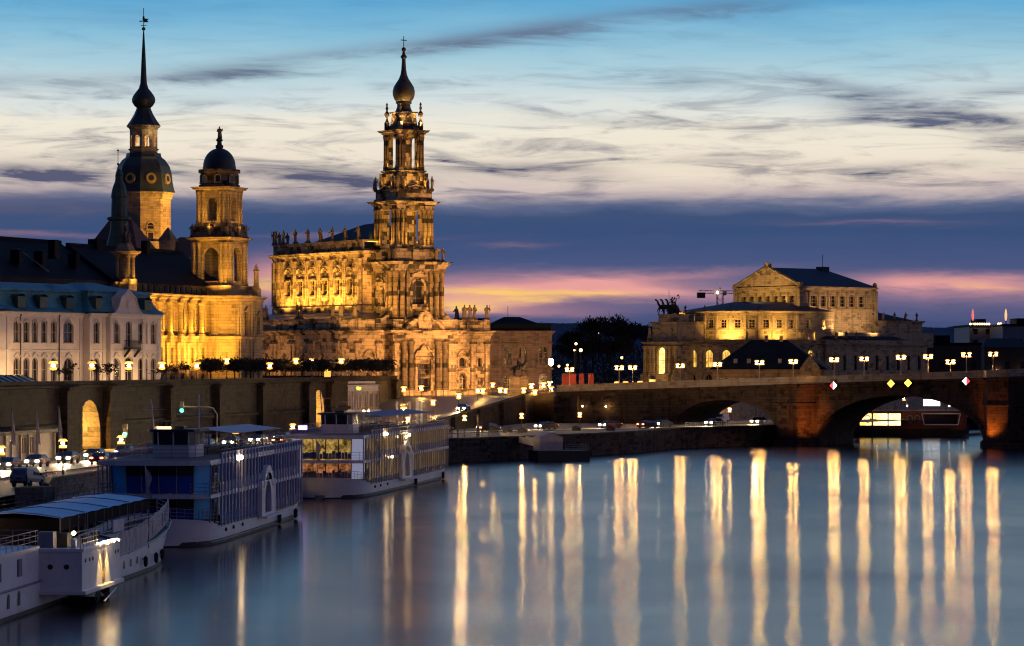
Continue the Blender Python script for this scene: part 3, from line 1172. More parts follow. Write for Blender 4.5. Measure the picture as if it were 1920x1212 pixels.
# deck, cornice, parapets with bastion refuges over the piers
line = [(XS, 0)]
for c_ in (0.1, 43.8, 88.5):
    line += [(c_ - 4.4, 0), (c_ - 2.2, -3.9), (c_ + 2.2, -3.9), (c_ + 4.4, 0)]
line += [(150, 0)]
par, cor, dk, par2 = MB(), MB(), MB(), MB()
for a, b in zip(line, line[1:]):
    k = max(1, int(hypot(b[0] - a[0], b[1] - a[1]) / 6))
    for i in range(k):
        p = (a[0] + (b[0] - a[0]) * i / k, a[1] + (b[1] - a[1]) * i / k)
        q = (a[0] + (b[0] - a[0]) * (i + 1) / k, a[1] + (b[1] - a[1]) * (i + 1) / k)
        L = hypot(q[0] - p[0], q[1] - p[1])
        n_ = ((q[1] - p[1]) / L, -(q[0] - p[0]) / L)
        for mbx, prof in ((par, [(-.45, 0), (-.45, 1.2), (-.55, 1.2), (-.55, 1.4), (.12, 1.4), (.12, 1.2), (0, 1.2), (0, 0)]),
                          (cor, [(0, -1.15), (.25, -1.0), (.3, -.55), (.65, -.4), (.65, -.003), (-.5, -.003)])):
            vv = []
            for (w, zz) in ((p, bdeck(p[0])), (q, bdeck(q[0]))):
                for o_, z_ in prof:
                    vv.append((w[0] + n_[0] * o_, w[1] + n_[1] * o_, zz + z_))
            n = len(prof)
            mbx.add(vv, [(i2, n + i2, n + i2 + 1, i2 + 1) for i2 in range(n - 1)])
        # corbels under the cornice
        if i % 1 == 0 and abs(n_[1]) > .9:
            for t in (.25, .75):
                xx = p[0] + (q[0] - p[0]) * t
                cor.box(xx - .35, xx + .35, p[1] - .42, p[1] + .05, bdeck(xx) - 2.1, bdeck(xx) - 1.0)
for x0 in [XS + 6 * i for i in range(34)]:
    for (y0, y1) in ((BW - .5, BW),):
        par2.add([(x0, y0, bdeck(x0)), (x0 + 6, y0, bdeck(x0 + 6)), (x0 + 6, y0, bdeck(x0 + 6) + 1.3), (x0, y0, bdeck(x0) + 1.3),
                 (x0, y1, bdeck(x0)), (x0 + 6, y1, bdeck(x0 + 6)), (x0 + 6, y1, bdeck(x0 + 6) + 1.3), (x0, y1, bdeck(x0) + 1.3)], [(0, 1, 2, 3), (3, 2, 6, 7), (4, 7, 6, 5)])
    dk.add([(x0, 0, bdeck(x0)), (x0 + 6, 0, bdeck(x0 + 6)), (x0 + 6, BW, bdeck(x0 + 6)), (x0, BW, bdeck(x0))], [(0, 1, 2, 3)])
par.build('parapet', 'bridge_coping', bridge)
par2.build('parapet', 'bridge_coping', bridge)
cor.build('cornice', 'bridge_stone', bridge)
dk.build('deck', 'asphalt', bridge)
# the land end: pilaster strips and a wide blind arch lit by two wall lamps
m = MB()
for c_ in (-28.6, -53.5, -49.6):
    MB().box(c_ - .8, c_ + .8, -.7, .02, 3.8, bdeck(c_) - .9).build('pilaster', 'bridge_stone', bridge)
m = MB()
k = 24
pts = [(-46.5 + 13 * (i / k), 3.9 + 4.6 * sqrt(max(0, 1 - (2 * i / k - 1) ** 2))) for i in range(k + 1)]
for i in range(k):
    (x0, z0), (x1, z1) = pts[i], pts[i + 1]
    m.add([(x0, -.25, z0), (x1, -.25, z1), (x1, -.25, z1 + .7), (x0, -.25, z0 + .7), (x0, .02, z0), (x1, .02, z1), (x1, .02, z1 + .7), (x0, .02, z0 + .7)],
          [(0, 1, 2, 3), (3, 2, 6, 7), (0, 4, 5, 1)])
m.build('blind_arch', 'bridge_stone', bridge)


def rect(x0, x1, y0, y1):
    return [(x0, y0), (x1, y0), (x1, y1), (x0, y1)]


CORN = lambda z, o, h: [(0, z), (o * .25, z), (o * .3, z + h * .35), (o * .75, z + h * .5), (o * .8, z + h * .75), (o, z + h * .85), (o, z + h), (-.4, z + h + .02)]


mat('palace_frame', (.34, .3, .3), .8, var=.12, scale=1)
# ------------------------------------------------------------------ white rococo palace on the terrace
pal = thing('white_palace', 'white rendered rococo palace with green copper mansard roof on the terrace', 'palace', (-80, 470, TZ), radians(60))
m = MB()
wu = dict(bars=(1, 1), surround=.12, frame='palace_frame')
rp = random.Random(21)
wv = lambda: dict(wu, pane=rp.choice(('dark_glass', 'dark_glass', 'brown_glass', 'curtain_glass')))
up = lambda u, w=1.25: (u, 7.0, w, 3.2, .5, wv())
lo = lambda u, w=1.25: (u, 1.0, w, 3.5, 1, wv())
facade(m, pal, (-8, -1), (4.6, -1), 0, 11.6, [up(4.2, 1.4), up(8.2, 1.4), lo(4.2, 1.5), lo(8.2, 1.5)])
m.wall((4.6, -1), (4.6, 0), 0, 11.6)
bx = [2.8, 5.15, 7.25, 9.5, 11.9]
facade(m, pal, (4.6, 0), (23.9, 0), 0, 11.6, [up(u) for u in bx] + [lo(u) for u in bx] + [up(15.6, 2.3), lo(15.6, 2.3)])
m.wall((23.9, 0), (23.9, -1.2), 0, 11.6)
facade(m, pal, (23.9, -1.2), (28.2, -1.2), 0, 11.6, [up(1.9), lo(1.9)])
m.wall((28.2, -1.2), (28.2, -2.0), 0, 11.6)
facade(m, pal, (28.2, -2.0), (37.6, -2.0), 0, 11.6, [up(1.6, 2.0), lo(1.6, 2.4), (5.0, 6.4, 1.35, 4.0, .6, wu), (5.0, .3, 1.9, 4.3, .4, wu), up(8.2), lo(8.2)])
m.wall((37.6, -2.0), (37.6, -1.2), 0, 11.6)
m.wall((37.6, -1.2), (37.8, -1.2), 0, 11.6)
m.wall((37.8, -1.2), (37.8, 0), 0, 11.6)
facade(m, pal, (37.8, 0), (44.5, 0), 0, 11.6, [up(2.3), up(4.7), lo(2.3), lo(4.7)])
m.wall((44.5, 0), (44.5, 14), 0, 11.6)
m.wall((44.5, 14), (-8, 14), 0, 11.6)
m.wall((-8, 14), (-8, -1), 0, 11.6)
m.build('wall', 'white_render', pal)
m = MB()
for x0, x1, y in ((-8, 4.6, -1), (4.7, 23.8, 0), (23.9, 28.2, -1.2), (28.2, 37.6, -2.0), (37.9, 44.5, 0)):
    m.sweep([(x0, y), (x1, y)], [(-.1, 10.95), (.18, 11.0), (.22, 11.35), (.5, 11.5), (.5, 11.72), (-.1, 11.74)], False)
    m.sweep([(x0, y), (x1, y)], [(-.05, 5.55), (.12, 5.6), (.14, 5.85), (-.05, 5.9)], False)
    for xx in (x0 + .45, x1 - .45):
        m.box(xx - .4, xx + .4, y - .12, y + .02, 0, 10.9)
# lambrequin hoods
for u, y in [(4.6 + b, 0) for b in bx] + [(20.2, 0), (25.8, -1.2), (29.8, -2.0), (36.4, -2.0), (40.1, 0), (42.5, 0), (-3.8, -1), (.2, -1)]:
    for z in (5.0, 10.25):
        m.path([(u - .75, y - .16, z - .25), (u - .4, y - .2, z + .18), (u, y - .2, z + .42), (u + .4, y - .2, z + .18), (u + .75, y - .16, z - .25)], .1, 5)
m.build('stucco_trim', 'trim_render', pal)
m = MB()
gp = [(28.2, 11.4), (29.4, 11.75), (30.3, 12.5), (30.8, 13.4), (31.1, 14.3), (32.0, 14.8), (33, 15.6), (34.0, 14.8), (34.9, 14.3), (35.2, 13.4), (35.7, 12.5), (36.5, 11.75), (37.6, 11.4)]
m.add([(x, -2.06, z) for x, z in gp] + [(x, -.1, z) for x, z in gp], [tuple(range(len(gp)))] + [(i + 1, i, len(gp) + i, len(gp) + i + 1) for i in range(len(gp) - 1)])
m.path([(x, -2.1, z) for x, z in gp], .16, 5)
m.ball((33, -2.1, 13.2), .7, 10, 7, (.8, .3, 1.1))
m.build('gable', 'white_render', pal)
m = MB()
g2 = [(x - 35.2, z) for x, z in gp]
m.add([(x, -1.1, z) for x, z in g2] + [(x, -.4, z) for x, z in g2], [tuple(range(len(gp)))] + [(i + 1, i, len(gp) + i, len(gp) + i + 1) for i in range(len(gp) - 1)])
m.path([(x, -1.15, z) for x, z in g2], .16, 5)
m.build('gable', 'white_render', pal)
MANS = lambda z: [(.75, z), (.5, z + .25), (-.25, z + .7), (-.8, z + 1.5), (-1.15, z + 2.4), (-1.3, z + 3.2), (-.95, z + 3.25), (-1.0, z + 3.45), (-6.2, z + 4.7)]
m = MB()
m.sweep(rect(-8, 44.5, 0, 14), MANS(11.75))
m.add([(-1.8, 6.2, 16.44), (38.3, 6.2, 16.44), (38.3, 7.8, 16.44), (-1.8, 7.8, 16.44)], [(0, 1, 2, 3)])
m.sweep(rect(23.9, 37.8, -1.2, 12), [(o, z + .15) for o, z in MANS(11.8)][:8] + [(-5.5, 16.75)])
m.sweep(rect(-8, 4.6, -1, 12), [(o, z + .15) for o, z in MANS(11.8)][:8] + [(-5.5, 16.75)])
m.sweep(rect(16.9, 23.6, -.1, 11), [(o - .2, z + .1) for o, z in MANS(11.75)][:8] + [(-3.3, 16.2)])
rf = m.build('roof', 'green_copper', pal)
for x in (8.2, 13.6, 20.2, 26.0, 40.6):
    m = MB()
    y = -1.6 if 24 < x < 37 else -.3
    m.box(x - .85, x + .85, y, y + 2.2, 12.3, 14.1)
    m.lathe([(.95, 0), (.95, 2.4)], 10, a0=0, a1=pi)
    k = len(m.v) - 22
    for i in range(k, len(m.v)):
        a, b, c = m.v[i]
        m.v[i] = (x + a, y - .1 + c, 14.0 + b * .5)
    m.build('dormer', 'old_copper', rf)
m = MB()
m.box(31.9, 34.7, -3.4, -2.0, 6.0, 6.3)
for i in range(15):
    m.box(31.95 + i * .19, 32.01 + i * .19, -3.38, -3.32, 6.3, 7.35)
m.box(31.9, 34.7, -3.42, -3.3, 7.3, 7.42)
for x in (32, 34.6):
    m.box(x - .06, x + .06, -3.4, -2.0, 7.3, 7.42)
    m.tube((x, -2.05, 4.8), (x, -3.1, 6.0), .18, .25)
m.build('balcony', 'iron', pal)
m = MB()
for x, y in ((17.7, -.16), (8.2, -.16), (38.1, -.2)):
    m.tube((x, y, 0), (x, y, 11.3), .09)
    m.ball((x, y, 11.2), .2, 6, 4)
m.build('drain_pipe', 'iron', pal)

for u, pw_ in ((-6, 2600), (3, 1800), (11, 900), (19, 700), (27, 900), (33, 900), (41, 700)):
    c_, s_ = cos(radians(60)), sin(radians(60))
    w = lambda x, y, z: (-80 + x * c_ - y * s_, 470 + x * s_ + y * c_, TZ + z)
    spot(w(u, -6.5, .4), w(u, 0, 3.2), pw_ * 1.5, (1, .6, .24), 110, .9, .2)

# ------------------------------------------------------------------ sandstone parliament building with corner tower
die = thing('parliament_house', 'amber floodlit sandstone parliament building with a domed corner tower', 'building', (-57.7, 610, 9), radians(-22))
m = MB()
axes = [-39 + 4.25 * i for i in range(8)]
wl = dict(bars=(1, 2), frame='diet_stone', pane='brown_glass', surround=.2, deep=.6)
ws = []
for c in axes:
    u = c + 2.1 + 42
    if u < 35:
        ws += [(u, 13.6, 1.5, 4.4, 1, wl), (u, 7.2, 1.2, 3.0, 0, dict(wl, pane='lit_window') if c == axes[4] else wl), (u, 1.4, 1.6, 3.6, 1, wl)]
facade(m, die, (.1, -42), (.1, -5), 0, 20.3, ws, deep=.6)
m.wall((.1, -5), (7.1, -5), 0, 20.3)
facade(m, die, (7.1, -5), (7.1, 0), 0, 20.3, [(2.7, 12.6, 1.6, 4.6, 0, dict(wl, hood=.9)), (2.5, 3.0, 1.3, 3.2, 0, wl)], deep=.6)
m.wall((7.1, 0), (4.9, 0), 0, 20.3)
m.wall((4.9, 0), (4.9, 6), 0, 20.3)
m.wall((4.9, 6), (-14, 6), 0, 20.3)
m.wall((-20, -42), (.1, -42), 0, 20.3)
m.wall((-14, 6), (-20, -42), 0, 20.3)
m.wall((4.95, .3), (7.5, .3), 0, 20.0)
facade(m, die, (7.5, .3), (7.5, 4.0), 0, 20.0, [(1.85, 12.9, 1.2, 3.4, 0, dict(wl, hood=1.0)), (1.85, 3.0, 1.1, 3.0, 0, wl)], deep=.6)
m.wall((7.5, 4.0), (4.95, 4.0), 0, 20.0)
m.build('wall', 'diet_stone', die)
m = MB()
out = [(.1, -42), (.1, -5), (7.1, -5), (7.1, .2)]
m.sweep(out, CORN(18.9, 1.1, 1.5), False)
m.sweep(out, CORN(11.6, .7, .9), False)
m.sweep(out, [(-.1, 5.9), (.25, 6.0), (.25, 6.4), (-.1, 6.5)], False)
m.sweep([(7.5, .3), (7.5, 4.0), (5, 4.0)], CORN(19.2, .7, 1.1), False)
m.sweep([(7.5, .3), (7.5, 4.0), (5, 4.0)], CORN(11.8, .5, .7), False)
m.build('cornice', 'diet_stone', die)
m = MB()
cols(die, [(.85, c) for c in axes], 12.6, 18.9, .5, 10, 'diet_stone')
blocks(die, [(.72, c, 11.2, 0) for c in axes], 1.25, 1.3, 1.4, 'diet_stone', 'pedestal')
blocks(die, [(.3, c, 0, 0) for c in axes], .4, 1.0, 11, 'diet_stone', 'pilaster')
for x in (.6, 2.0, 6.6):
    m.box(x - .4, x + .4, -5.25, -4.98, 0, 18.8)
for y in (-4.6, -4.0, -.4):
    m.box(7.08, 7.35, y - .4, y + .4, 0, 18.8)
m.build('corner_strip', 'diet_stone', die)
m = MB()
m.wall((-.2, -42), (-.2, -4), 20.35, 22.3, [(2 + 2.15 * i, 2.9 + 2.15 * i, 20.7, 21.9, 0) for i in range(16)], .3)
m.build('attic_wall', 'plaster_dark', die)
m = MB()
m.box(-.75, -.52, -42, -4.5, 20.5, 22.0)
m.build('sky_gap_strip', 'green_copper', die)  # teal strip added to imitate sky seen through the attic openings
m = MB()
for (ya, yb, xo, zr) in ((-41.9, 3, 0, 29.2), (-98, -41.95, -1.5, 29.6)):
    x0, x1, xm = .35 + xo, -21 + xo, -10 + xo
    z0 = 22.2
    m.add([(x0, ya, z0), (x0, yb, z0), (xm, yb, zr), (xm, ya, zr), (x1, ya, z0), (x1, yb, z0)], [(0, 1, 2, 3), (3, 2, 5, 4), (0, 3, 4), (1, 5, 2)])
    m.box(xm - .35, xm + .35, ya, yb, zr - .2, zr + .35)
m.add([(-1.15, -98, 10), (-1.15, -42.1, 10), (-1.15, -42.1, 22.3), (-1.15, -98, 22.3)], [(0, 1, 2, 3)])
m.box(-11, -9, -32.5, -29, 28, 30.6)
m.box(-9.8, -8.6, -14, -12.6, 28, 31)
m.box(-4.6, -3.2, -58, -56.4, 26, 29.4)
for y in (-92, -80, -70, -62, -50):
    m.box(-5.2, -3.4, y, y + 1.3, 24.6, 27.2)
m.box(-12.2, -10.4, -70, -66, 28, 30.6)
m.box(-12.2, -10.6, -88, -85, 28, 30.4)
m.build('roof', 'dark_slate', die)
m = MB()
for dy_ in (-.25, .25):
    m.tube((-2.2, -62 + dy_, 23.6), (-7.2, -64 + dy_, 27.6), .06, n=4)
for i in range(14):
    t = i / 13
    m.tube((-2.2 - 5 * t, -62.25 - 2 * t, 23.6 + 4 * t), (-2.2 - 5 * t, -61.75 - 2 * t, 23.6 + 4 * t), .05, n=4)
m.build('roof_ladder', 'grey_metal', die)
# roof turret with statue group
m = MB()
cols(die, [(x, -37.8 + y) for x in (-1.06, 1.06) for y in (-1.06, 1.06)], 22.8, 27.2, .36, 8, 'diet_stone', 'turret_column')
m.box(-.7, .7, -38.5, -37.1, 22.8, 27.2)
m.box(-1.6, 1.6, -39.4, -36.2, 20, 22.8)
m.sweep(rect(-1.5, 1.5, -39.3, -36.3), CORN(27.2, .7, .8))
m.box(-1.5, 1.5, -39.3, -36.3, 27.3, 27.9)
m.prism(rect(-1.4, 1.4, -39.2, -36.4), 28.0, 29.4, pts2=rect(-.9, .9, -38.7, -36.9))
m.build('roof_turret', 'diet_stone', die)
for i, (x, y, z, h) in enumerate(((-.5, -38.2, 28.9, 3.0), (.5, -37.4, 28.9, 2.9), (0, -37.8, 29.8, 3.4))):
    statue(die, (x, y, z), i * 1.1, i, h)
# corner tower
m = MB()
H = 3.9
q = rect(-H, H, -H, H)
m.prism(rect(-4.9, 4.9, -4.9, 4.9), 20.3, 22.4)
for i in range(4):
    a, b = q[i], q[(i + 1) % 4]
    m.wall(a, b, 22.4, 31.1, [(2.1, 5.7, 23.3, 29.9, 1)], 1.0)
    a2, b2 = Vector(a) * (2.9 / 3.9), Vector(b) * (2.9 / 3.9)
    m.wall((b2.x, b2.y), (a2.x, a2.y), 22.4, 31.1, [(1.1, 4.7, 23.3, 29.9, 1)], .02)
m.box(-3.8, 3.8, -3.8, 3.8, 22.4, 23.2)
m.box(-3.8, 3.8, -3.8, 3.8, 30.6, 31.0)
U = 3.2
q = rect(-U, U, -U, U)
top_ = MB()
top_.prism(rect(-4.2, 4.2, -4.2, 4.2), 31.9, 34.6, pts2=rect(-3.6, 3.6, -3.6, 3.6))
for i in range(4):
    m.wall(q[i], q[(i + 1) % 4], 34.6, 41.1, [(2.1, 4.3, 35.1, 39.7, 0)], 1.0)
    a2, b2 = Vector(q[i]) * .68, Vector(q[(i + 1) % 4]) * .68
    m.wall((b2.x, b2.y), (a2.x, a2.y), 34.6, 41.1, [(1.08, 3.28, 35.1, 39.7, 0)], .02)
m.box(-3.1, 3.1, -3.1, 3.1, 34.6, 35.05)
m.box(-3.1, 3.1, -3.1, 3.1, 40.2, 41)
drum_ = MB()
drum_.lathe([(4.05, 41.9), (4.05, 42.3), (3.75, 42.4), (3.75, 44.6), (4.15, 44.7), (4.15, 45.3), (3.5, 45.3)], 16, ph=.2)
m.build('tower', 'diet_stone', die)
top_.build('tower_attic', 'sooty_stone', die)
drum_.build('dome_drum', 'sooty_stone', die)
m = MB()
for a_, z_, o_, h_ in ((H, 31.0, 1.05, .9), (U, 40.9, 1.0, .95)):
    MB().sweep(rect(-a_, a_, -a_, a_), CORN(z_, o_, h_)).build('tower_cornice', 'diet_stone', die)
m.sweep(rect(-4.9, 4.9, -4.9, 4.9), CORN(21.6, .6, .8))
for sx in (-1, 1):
    for sy in (-1, 1):
        for dx_, dy_ in ((3.45, 4.1), (4.1, 3.45), (2.45, 4.05), (4.05, 2.45)):
            cols(die, [(sx * dx_, sy * dy_)], 22.5, 30.9, .36, 8, 'diet_stone', 'tower_column')
        for dx_, dy_ in ((2.85, 3.35), (3.35, 2.85), (1.9, 3.3), (3.3, 1.9)):
            cols(die, [(sx * dx_, sy * dy_)], 34.7, 40.9, .27, 8, 'diet_stone', 'tower_column')
m.build('tower_cornice', 'diet_stone', die)
for i in range(8):
    t = pi / 8 + i * pi / 4
    window(die, (3.76 * cos(t), 3.76 * sin(t), 42.8), t + pi / 2, .9, 1.3, 1, 'brown_glass', 'diet_stone', (0, 0), .2, deep=-.02)
for i, (x, y) in enumerate(((-3.9, -3.9), (3.9, -3.9), (3.9, 3.9), (-3.9, 3.9), (0, -4.2), (4.2, 0))):
    statue(die, (x, y, 31.9), i * .8, i, 2.7)
m = MB()
m.lathe([(3.35, 45.3), (3.3, 45.9)] + [(3.25 * cos(t), 45.9 + 3.7 * sin(t)) for t in [pi / 2 * i / 9 for i in range(9)]] + [(.75, 49.6), (.8, 50.1), (.5, 50.3), (.45, 50.9), (.7, 51.1), (.7, 51.3)], 20)
m.build('dome', 'dark_copper', die, True)
statue(die, (0, 0, 51.3), .3, 2, 2.6)
m = MB()
m.box(5.9, 7.3, 2.3, 3.7, 20.2, 22.0)
m.box(5, 7.4, .4, 3.9, 19.9, 20.25)
m.lathe([(.75, 22.0), (.55, 22.6), (.45, 25.2), (.65, 25.3), (.65, 25.5), (.5, 25.6), (.08, 26.8)], 8, (6.6, 3))
m.build('corner_finial', 'diet_stone', die)

# ------------------------------------------------------------------ castle tower with spire, green turret behind the roofs
cas = thing('castle_tower', 'tall castle tower with clock dials, dark dome and needle spire', 'tower', (-91.7, 770, 0))
PH = -pi / 2
m = MB()
R = 6.75
m.lathe([(R, 20), (R, 57.0), (R + .3, 57.2), (R + .6, 58.3), (R + .9, 58.6), (R + .9, 59)], 8, ph=PH)
m.build('shaft', 'castle_stone', cas)
m = MB()
m.lathe([(7.9, 58.8), (7.6, 59.6), (7.25, 61.2), (7.0, 63.5), (6.5, 65.3), (5.4, 66.9), (4.5, 67.6), (4.3, 68.2), (4.3, 68.6)], 8, ph=PH)
m.lathe([(4.15, 75.6), (3.3, 76.8), (2.4, 78.3), (1.85, 79.6), (1.75, 80.0)], 8, ph=PH)
m.build('dome', 'dark_copper', cas)
m = MB()
m.lathe([(1.7, 79.9), (2.3, 80.4), (2.85, 81.3), (2.95, 82.0), (2.7, 82.8), (2.0, 83.8), (1.2, 84.8), (.85, 86), (.72, 88), (.5, 93), (.16, 99)], 16)
m.ball((0, 0, 99.6), .48, 8, 6)
m.tube((0, 0, 99), (0, 0, 104.8), .09)
m.box(-1.1, -.1, -.05, .05, 101.4, 101.65)
m.add([(.0, -.04, 101.2), (1.3, -.04, 101.3), (.9, -.04, 101.7), (1.3, -.04, 102.1), (.0, -.04, 102.2), (.0, .04, 101.2), (1.3, .04, 101.3), (.9, .04, 101.7), (1.3, .04, 102.1), (.0, .04, 102.2)], [(0, 1, 2, 3, 4), (9, 8, 7, 6, 5)])
m.ball((0, 0, 102.2), .42, 6, 5, (.7, .7, 1.6))
m.box(-.7, .7, -.06, .06, 100.4, 100.55)
m.build('spire', 'dark_copper', cas, True)
m = MB()
pts = [(3.45 * cos(PH + pi / 4 * i), 3.45 * sin(PH + pi / 4 * i)) for i in range(8)]
pin = [(p[0] * .8, p[1] * .8) for p in pts]
for i in range(8):
    a, b = pts[i], pts[(i + 1) % 8]
    L = hypot(b[0] - a[0], b[1] - a[1])
    m.wall(a, b, 68.4, 75.2, [(L / 2 - .62, L / 2 + .62, 70.2, 73.0, 1)], .7)
    a, b = pin[(i + 1) % 8], pin[i]
    L = hypot(b[0] - a[0], b[1] - a[1])
    m.wall(a, b, 68.4, 75.2, [(L / 2 - .62, L / 2 + .62, 70.2, 73.0, 1)], .02)
m.sweep(pts, CORN(74.6, .8, .9))
m.sweep(pts, CORN(69.2, .4, .5))
m.build('lantern', 'castle_stone', cas)
for i in (6, 7, 0, 1):
    t = PH + pi / 4 * i + pi / 8
    m = MB()
    r0 = 7.05 * cos(pi / 8)
    c = Vector((r0 * cos(t), r0 * sin(t), 62.1))
    nrm = Vector((cos(t), sin(t), .12)).normalized()
    m.tube(c - nrm * .5, c + nrm * .15, 1.15, 1.15, 20)
    m.tube(c + nrm * .1, c + nrm * .4, 1.42, 1.3, 20)
    m.build('clock_ring', 'gold', cas)
    m = MB()
    m.tube(c + nrm * .3, c + nrm * .43, .72, .72, 20)
    m.build('clock_dial', 'ship_dark', cas)
for i in (6, 7, 0):
    t = PH + pi / 4 * i + pi / 8
    r0 = R * cos(pi / 8) + .01
    for z, w, h, ar in ((45.6, 1.3, 3.0, 0), (49.6, 1.5, 1.5, 1), (40.5, 1.2, 2.4, 0)):
        window(cas, (r0 * cos(t), r0 * sin(t), z), t + pi / 2, w, h, ar, 'brown_glass', 'castle_stone', (0, 1), .32, .1, deep=-.012)
m = MB()
m.sweep([(8.3 * cos(PH + pi / 4 * i), 8.3 * sin(PH + pi / 4 * i)) for i in range(8)], [(-1.6, 43.6), (0, 44.2), (0, 44.5), (-.3, 44.5), (-.3, 46.2), (0, 46.2), (0, 46.5), (-.4, 46.5)])
m.build('gallery', 'castle_stone', cas)
spot((-50, 757, 37), (-89, 769, 51), 190000, (1, .46, .05), 34, parent=None)
spot((-74, 764, 58), (-88, 768, 61), 9000, (1, .58, .1), 60)
point((-91.7, 770, 70.5), 1200, (1, .6, .25), .3)
for dx_, dy_ in ((2.6, -3.9), (4.6, -1.4)):
    point((-91.7 + dx_, 770 + dy_, 73.6), 120, (1, .7, .3), .2)

tur = thing('green_turret', 'green copper turret with onion cap and thin rod beside the castle tower', 'turret', (-94.2, 742, -2.2))
m = MB()
m.lathe([(5.2, 38), (3.7, 44.5), (2.7, 48.5), (2.2, 50.5), (2.1, 52.6), (3.0, 53.0), (3.0, 53.5), (2.0, 53.7), (1.85, 58), (2.0, 58.5), (1.8, 60), (1.4, 61.3), (.9, 62.4), (.85, 63.4), (1.0, 63.6), (.6, 64.6), (.15, 65.2)], 10)
m.build('copper_roof', 'old_copper', tur)
m = MB()
m.tube((-.3, 0, 65), (-.3, 0, 69.6), .08)
m.ball((-.3, 0, 69.6), .25, 6, 5)
m.ball((-.3, 0, 66.3), .3, 6, 5)
m.build('rod', 'iron', tur)
rr = thing('castle_wing', 'castle wing with steep red roof below the green turret', 'building', (-95, 748, 0), radians(-22))
m = MB()
m.add([(-9, -6, 40), (9, -6, 40), (9, 9, 40), (-9, 9, 40), (-3.2, 1.5, 51.5), (2.5, 1.5, 51.5)], [(0, 1, 5, 4), (1, 2, 5), (2, 3, 4, 5), (3, 0, 4)])
m.build('roof', 'red_tile', rr)
m = MB()
m.box(-8.6, 8.6, -5.6, 8.6, 10, 40)
m.build('wall', 'castle_stone', rr)
m = MB()
m.box(12, 26, -6, 6, 10, 41.5)
m.prism(rect(12, 26, -6, 6), 41.5, 46.5, pts2=rect(17, 21, -1, 1))
m.box(14.5, 17.5, -6.6, -4, 41, 45.5)
m.prism(rect(14.2, 17.8, -6.8, -3), 45.5, 48.6, pts2=rect(15.8, 16.2, -5, -4.8))
m.build('side_pavilion', 'castle_stone', rr)


# ------------------------------------------------------------------ floodlit baroque church with openwork tower
CH0, CHA = (-24.5, 700, 9), radians(35)
ch = thing('baroque_church', 'floodlit sandstone church with tall openwork bell tower and rows of roof statues', 'church', CH0, CHA)


def cw(x, y, z):
    c, s_ = cos(CHA), sin(CHA)
    return (CH0[0] + x * c - y * s_, CH0[1] + x * s_ + y * c, CH0[2] + z)


def cspot(a, b, p, c=WARM, size=70, r=.3):
    return spot(cw(*a), cw(*b), p * 1.65, c, size, .9, r)


OUT = [(-20, 52), (-20, -5), (-8, -5), (-8, -8), (8, -8), (8, -5), (20, -5), (20, 52)]
cwin = dict(frame='church_stone', pane='brown_glass', surround=.35, bars=(2, 3), deep=.6, proud=.15)
m = MB()
ys = [3 + 8.2 * i for i in range(6)]
facade(m, ch, (-20, 52), (-20, -5), 0, 14, [(52 - y, 4.0, 2.4, 5.2, 1, cwin) for y in ys] + [(52 - y, .4, 1.6, 2.6, 0, cwin) for y in ys], deep=.6)
facade(m, ch, (-20, -5), (-8, -5), 0, 14, [(7.5, .3, 2.2, 4.6, 1, cwin), (7.5, 6.6, 1.8, 2.0, 1, dict(cwin, bars=(0, 0))), (2.6, 1.0, 1.2, 4.2, 1, cwin)], deep=.6)
m.wall((-8, -5), (-8, -8), 0, 14)
facade(m, ch, (-8, -8), (8, -8), 0, 14, [(8, .3, 3.3, 3.6, 0, dict(cwin, pane='dark_glass', frame='sooty_stone', bars=(1, 1))), (8, 4.6, 3.3, 2.5, 0, dict(cwin, frame='sooty_stone', bars=(3, 1)))], deep=.7)
m.wall((8, -8), (8, -5), 0, 14)
facade(m, ch, (8, -5), (20, -5), 0, 14, [(4.6, .3, 2.2, 4.6, 1, cwin), (4.6, 6.6, 1.8, 2.0, 1, dict(cwin, bars=(0, 0))), (9.4, 6.6, 1.0, 2.0, 1, dict(cwin, bars=(0, 0)))], deep=.6)
m.wall((20, -5), (20, 52), 0, 14)
m.wall((20, 52), (-20, 52), 0, 14)
m.build('aisle_wall', 'church_stone', ch)
m = MB()
O2 = OUT
m.sweep(O2, [(-.2, 12.2), (.15, 12.2), (.15, 12.9), (.3, 12.95), (.3, 13.6)] + [(o + .3, z) for o, z in CORN(13.6, 1.3, 1.1)], False)
m.sweep(O2, [(-.1, 0), (.5, 0), (.5, 1.1), (.3, 1.3), (-.1, 1.35)], False)
m.sweep(O2, [(.1, 14.7), (.1, 15.1), (-.05, 15.15), (-.05, 16.6), (.25, 16.7), (.25, 17.1), (-.55, 17.12), (-.55, 14.6)], False)
for (x, y, d_) in [(-20, y + 4.1, 1) for y in ys] + [(-20, -4.2, 1), (-20, 51, 1)]:
    m.box(x - .35, x + .1, y - 1.1, y + 1.1, 14.7, 17.3)
for x in (-19.2, -14.6, -10, 10, 14.6, 19.2):
    m.box(x - .9, x + .9, -5.35, -4.9, 14.7, 17.3)
m.build('aisle_cornice', 'church_stone', ch)
m = MB()


def pil(x, y, z0, z1, w=1.1, d=.4, ax=0):
    """pilaster with moulded base and capital on a wall: ax 0 faces -y, 1 faces -x"""
    h = z1 - z0

    def mk(b):
        for e, o, a_, c_ in ((.15, .15, 0, .6), (0, 0, .6, h - 1.25), (.05, .05, h - 1.25, h - 1.1), (.12, .12, h - 1.1, h - .5), (.3, .3, h - .5, h)):
            b.box(-w / 2 - e, w / 2 + e, -d - o, .02, a_, c_)
        return b
    put(ch, 'pilaster', (round(h, 2), w, d), mk, 'church_stone', (x, y, z0), -pi / 2 if ax else 0)


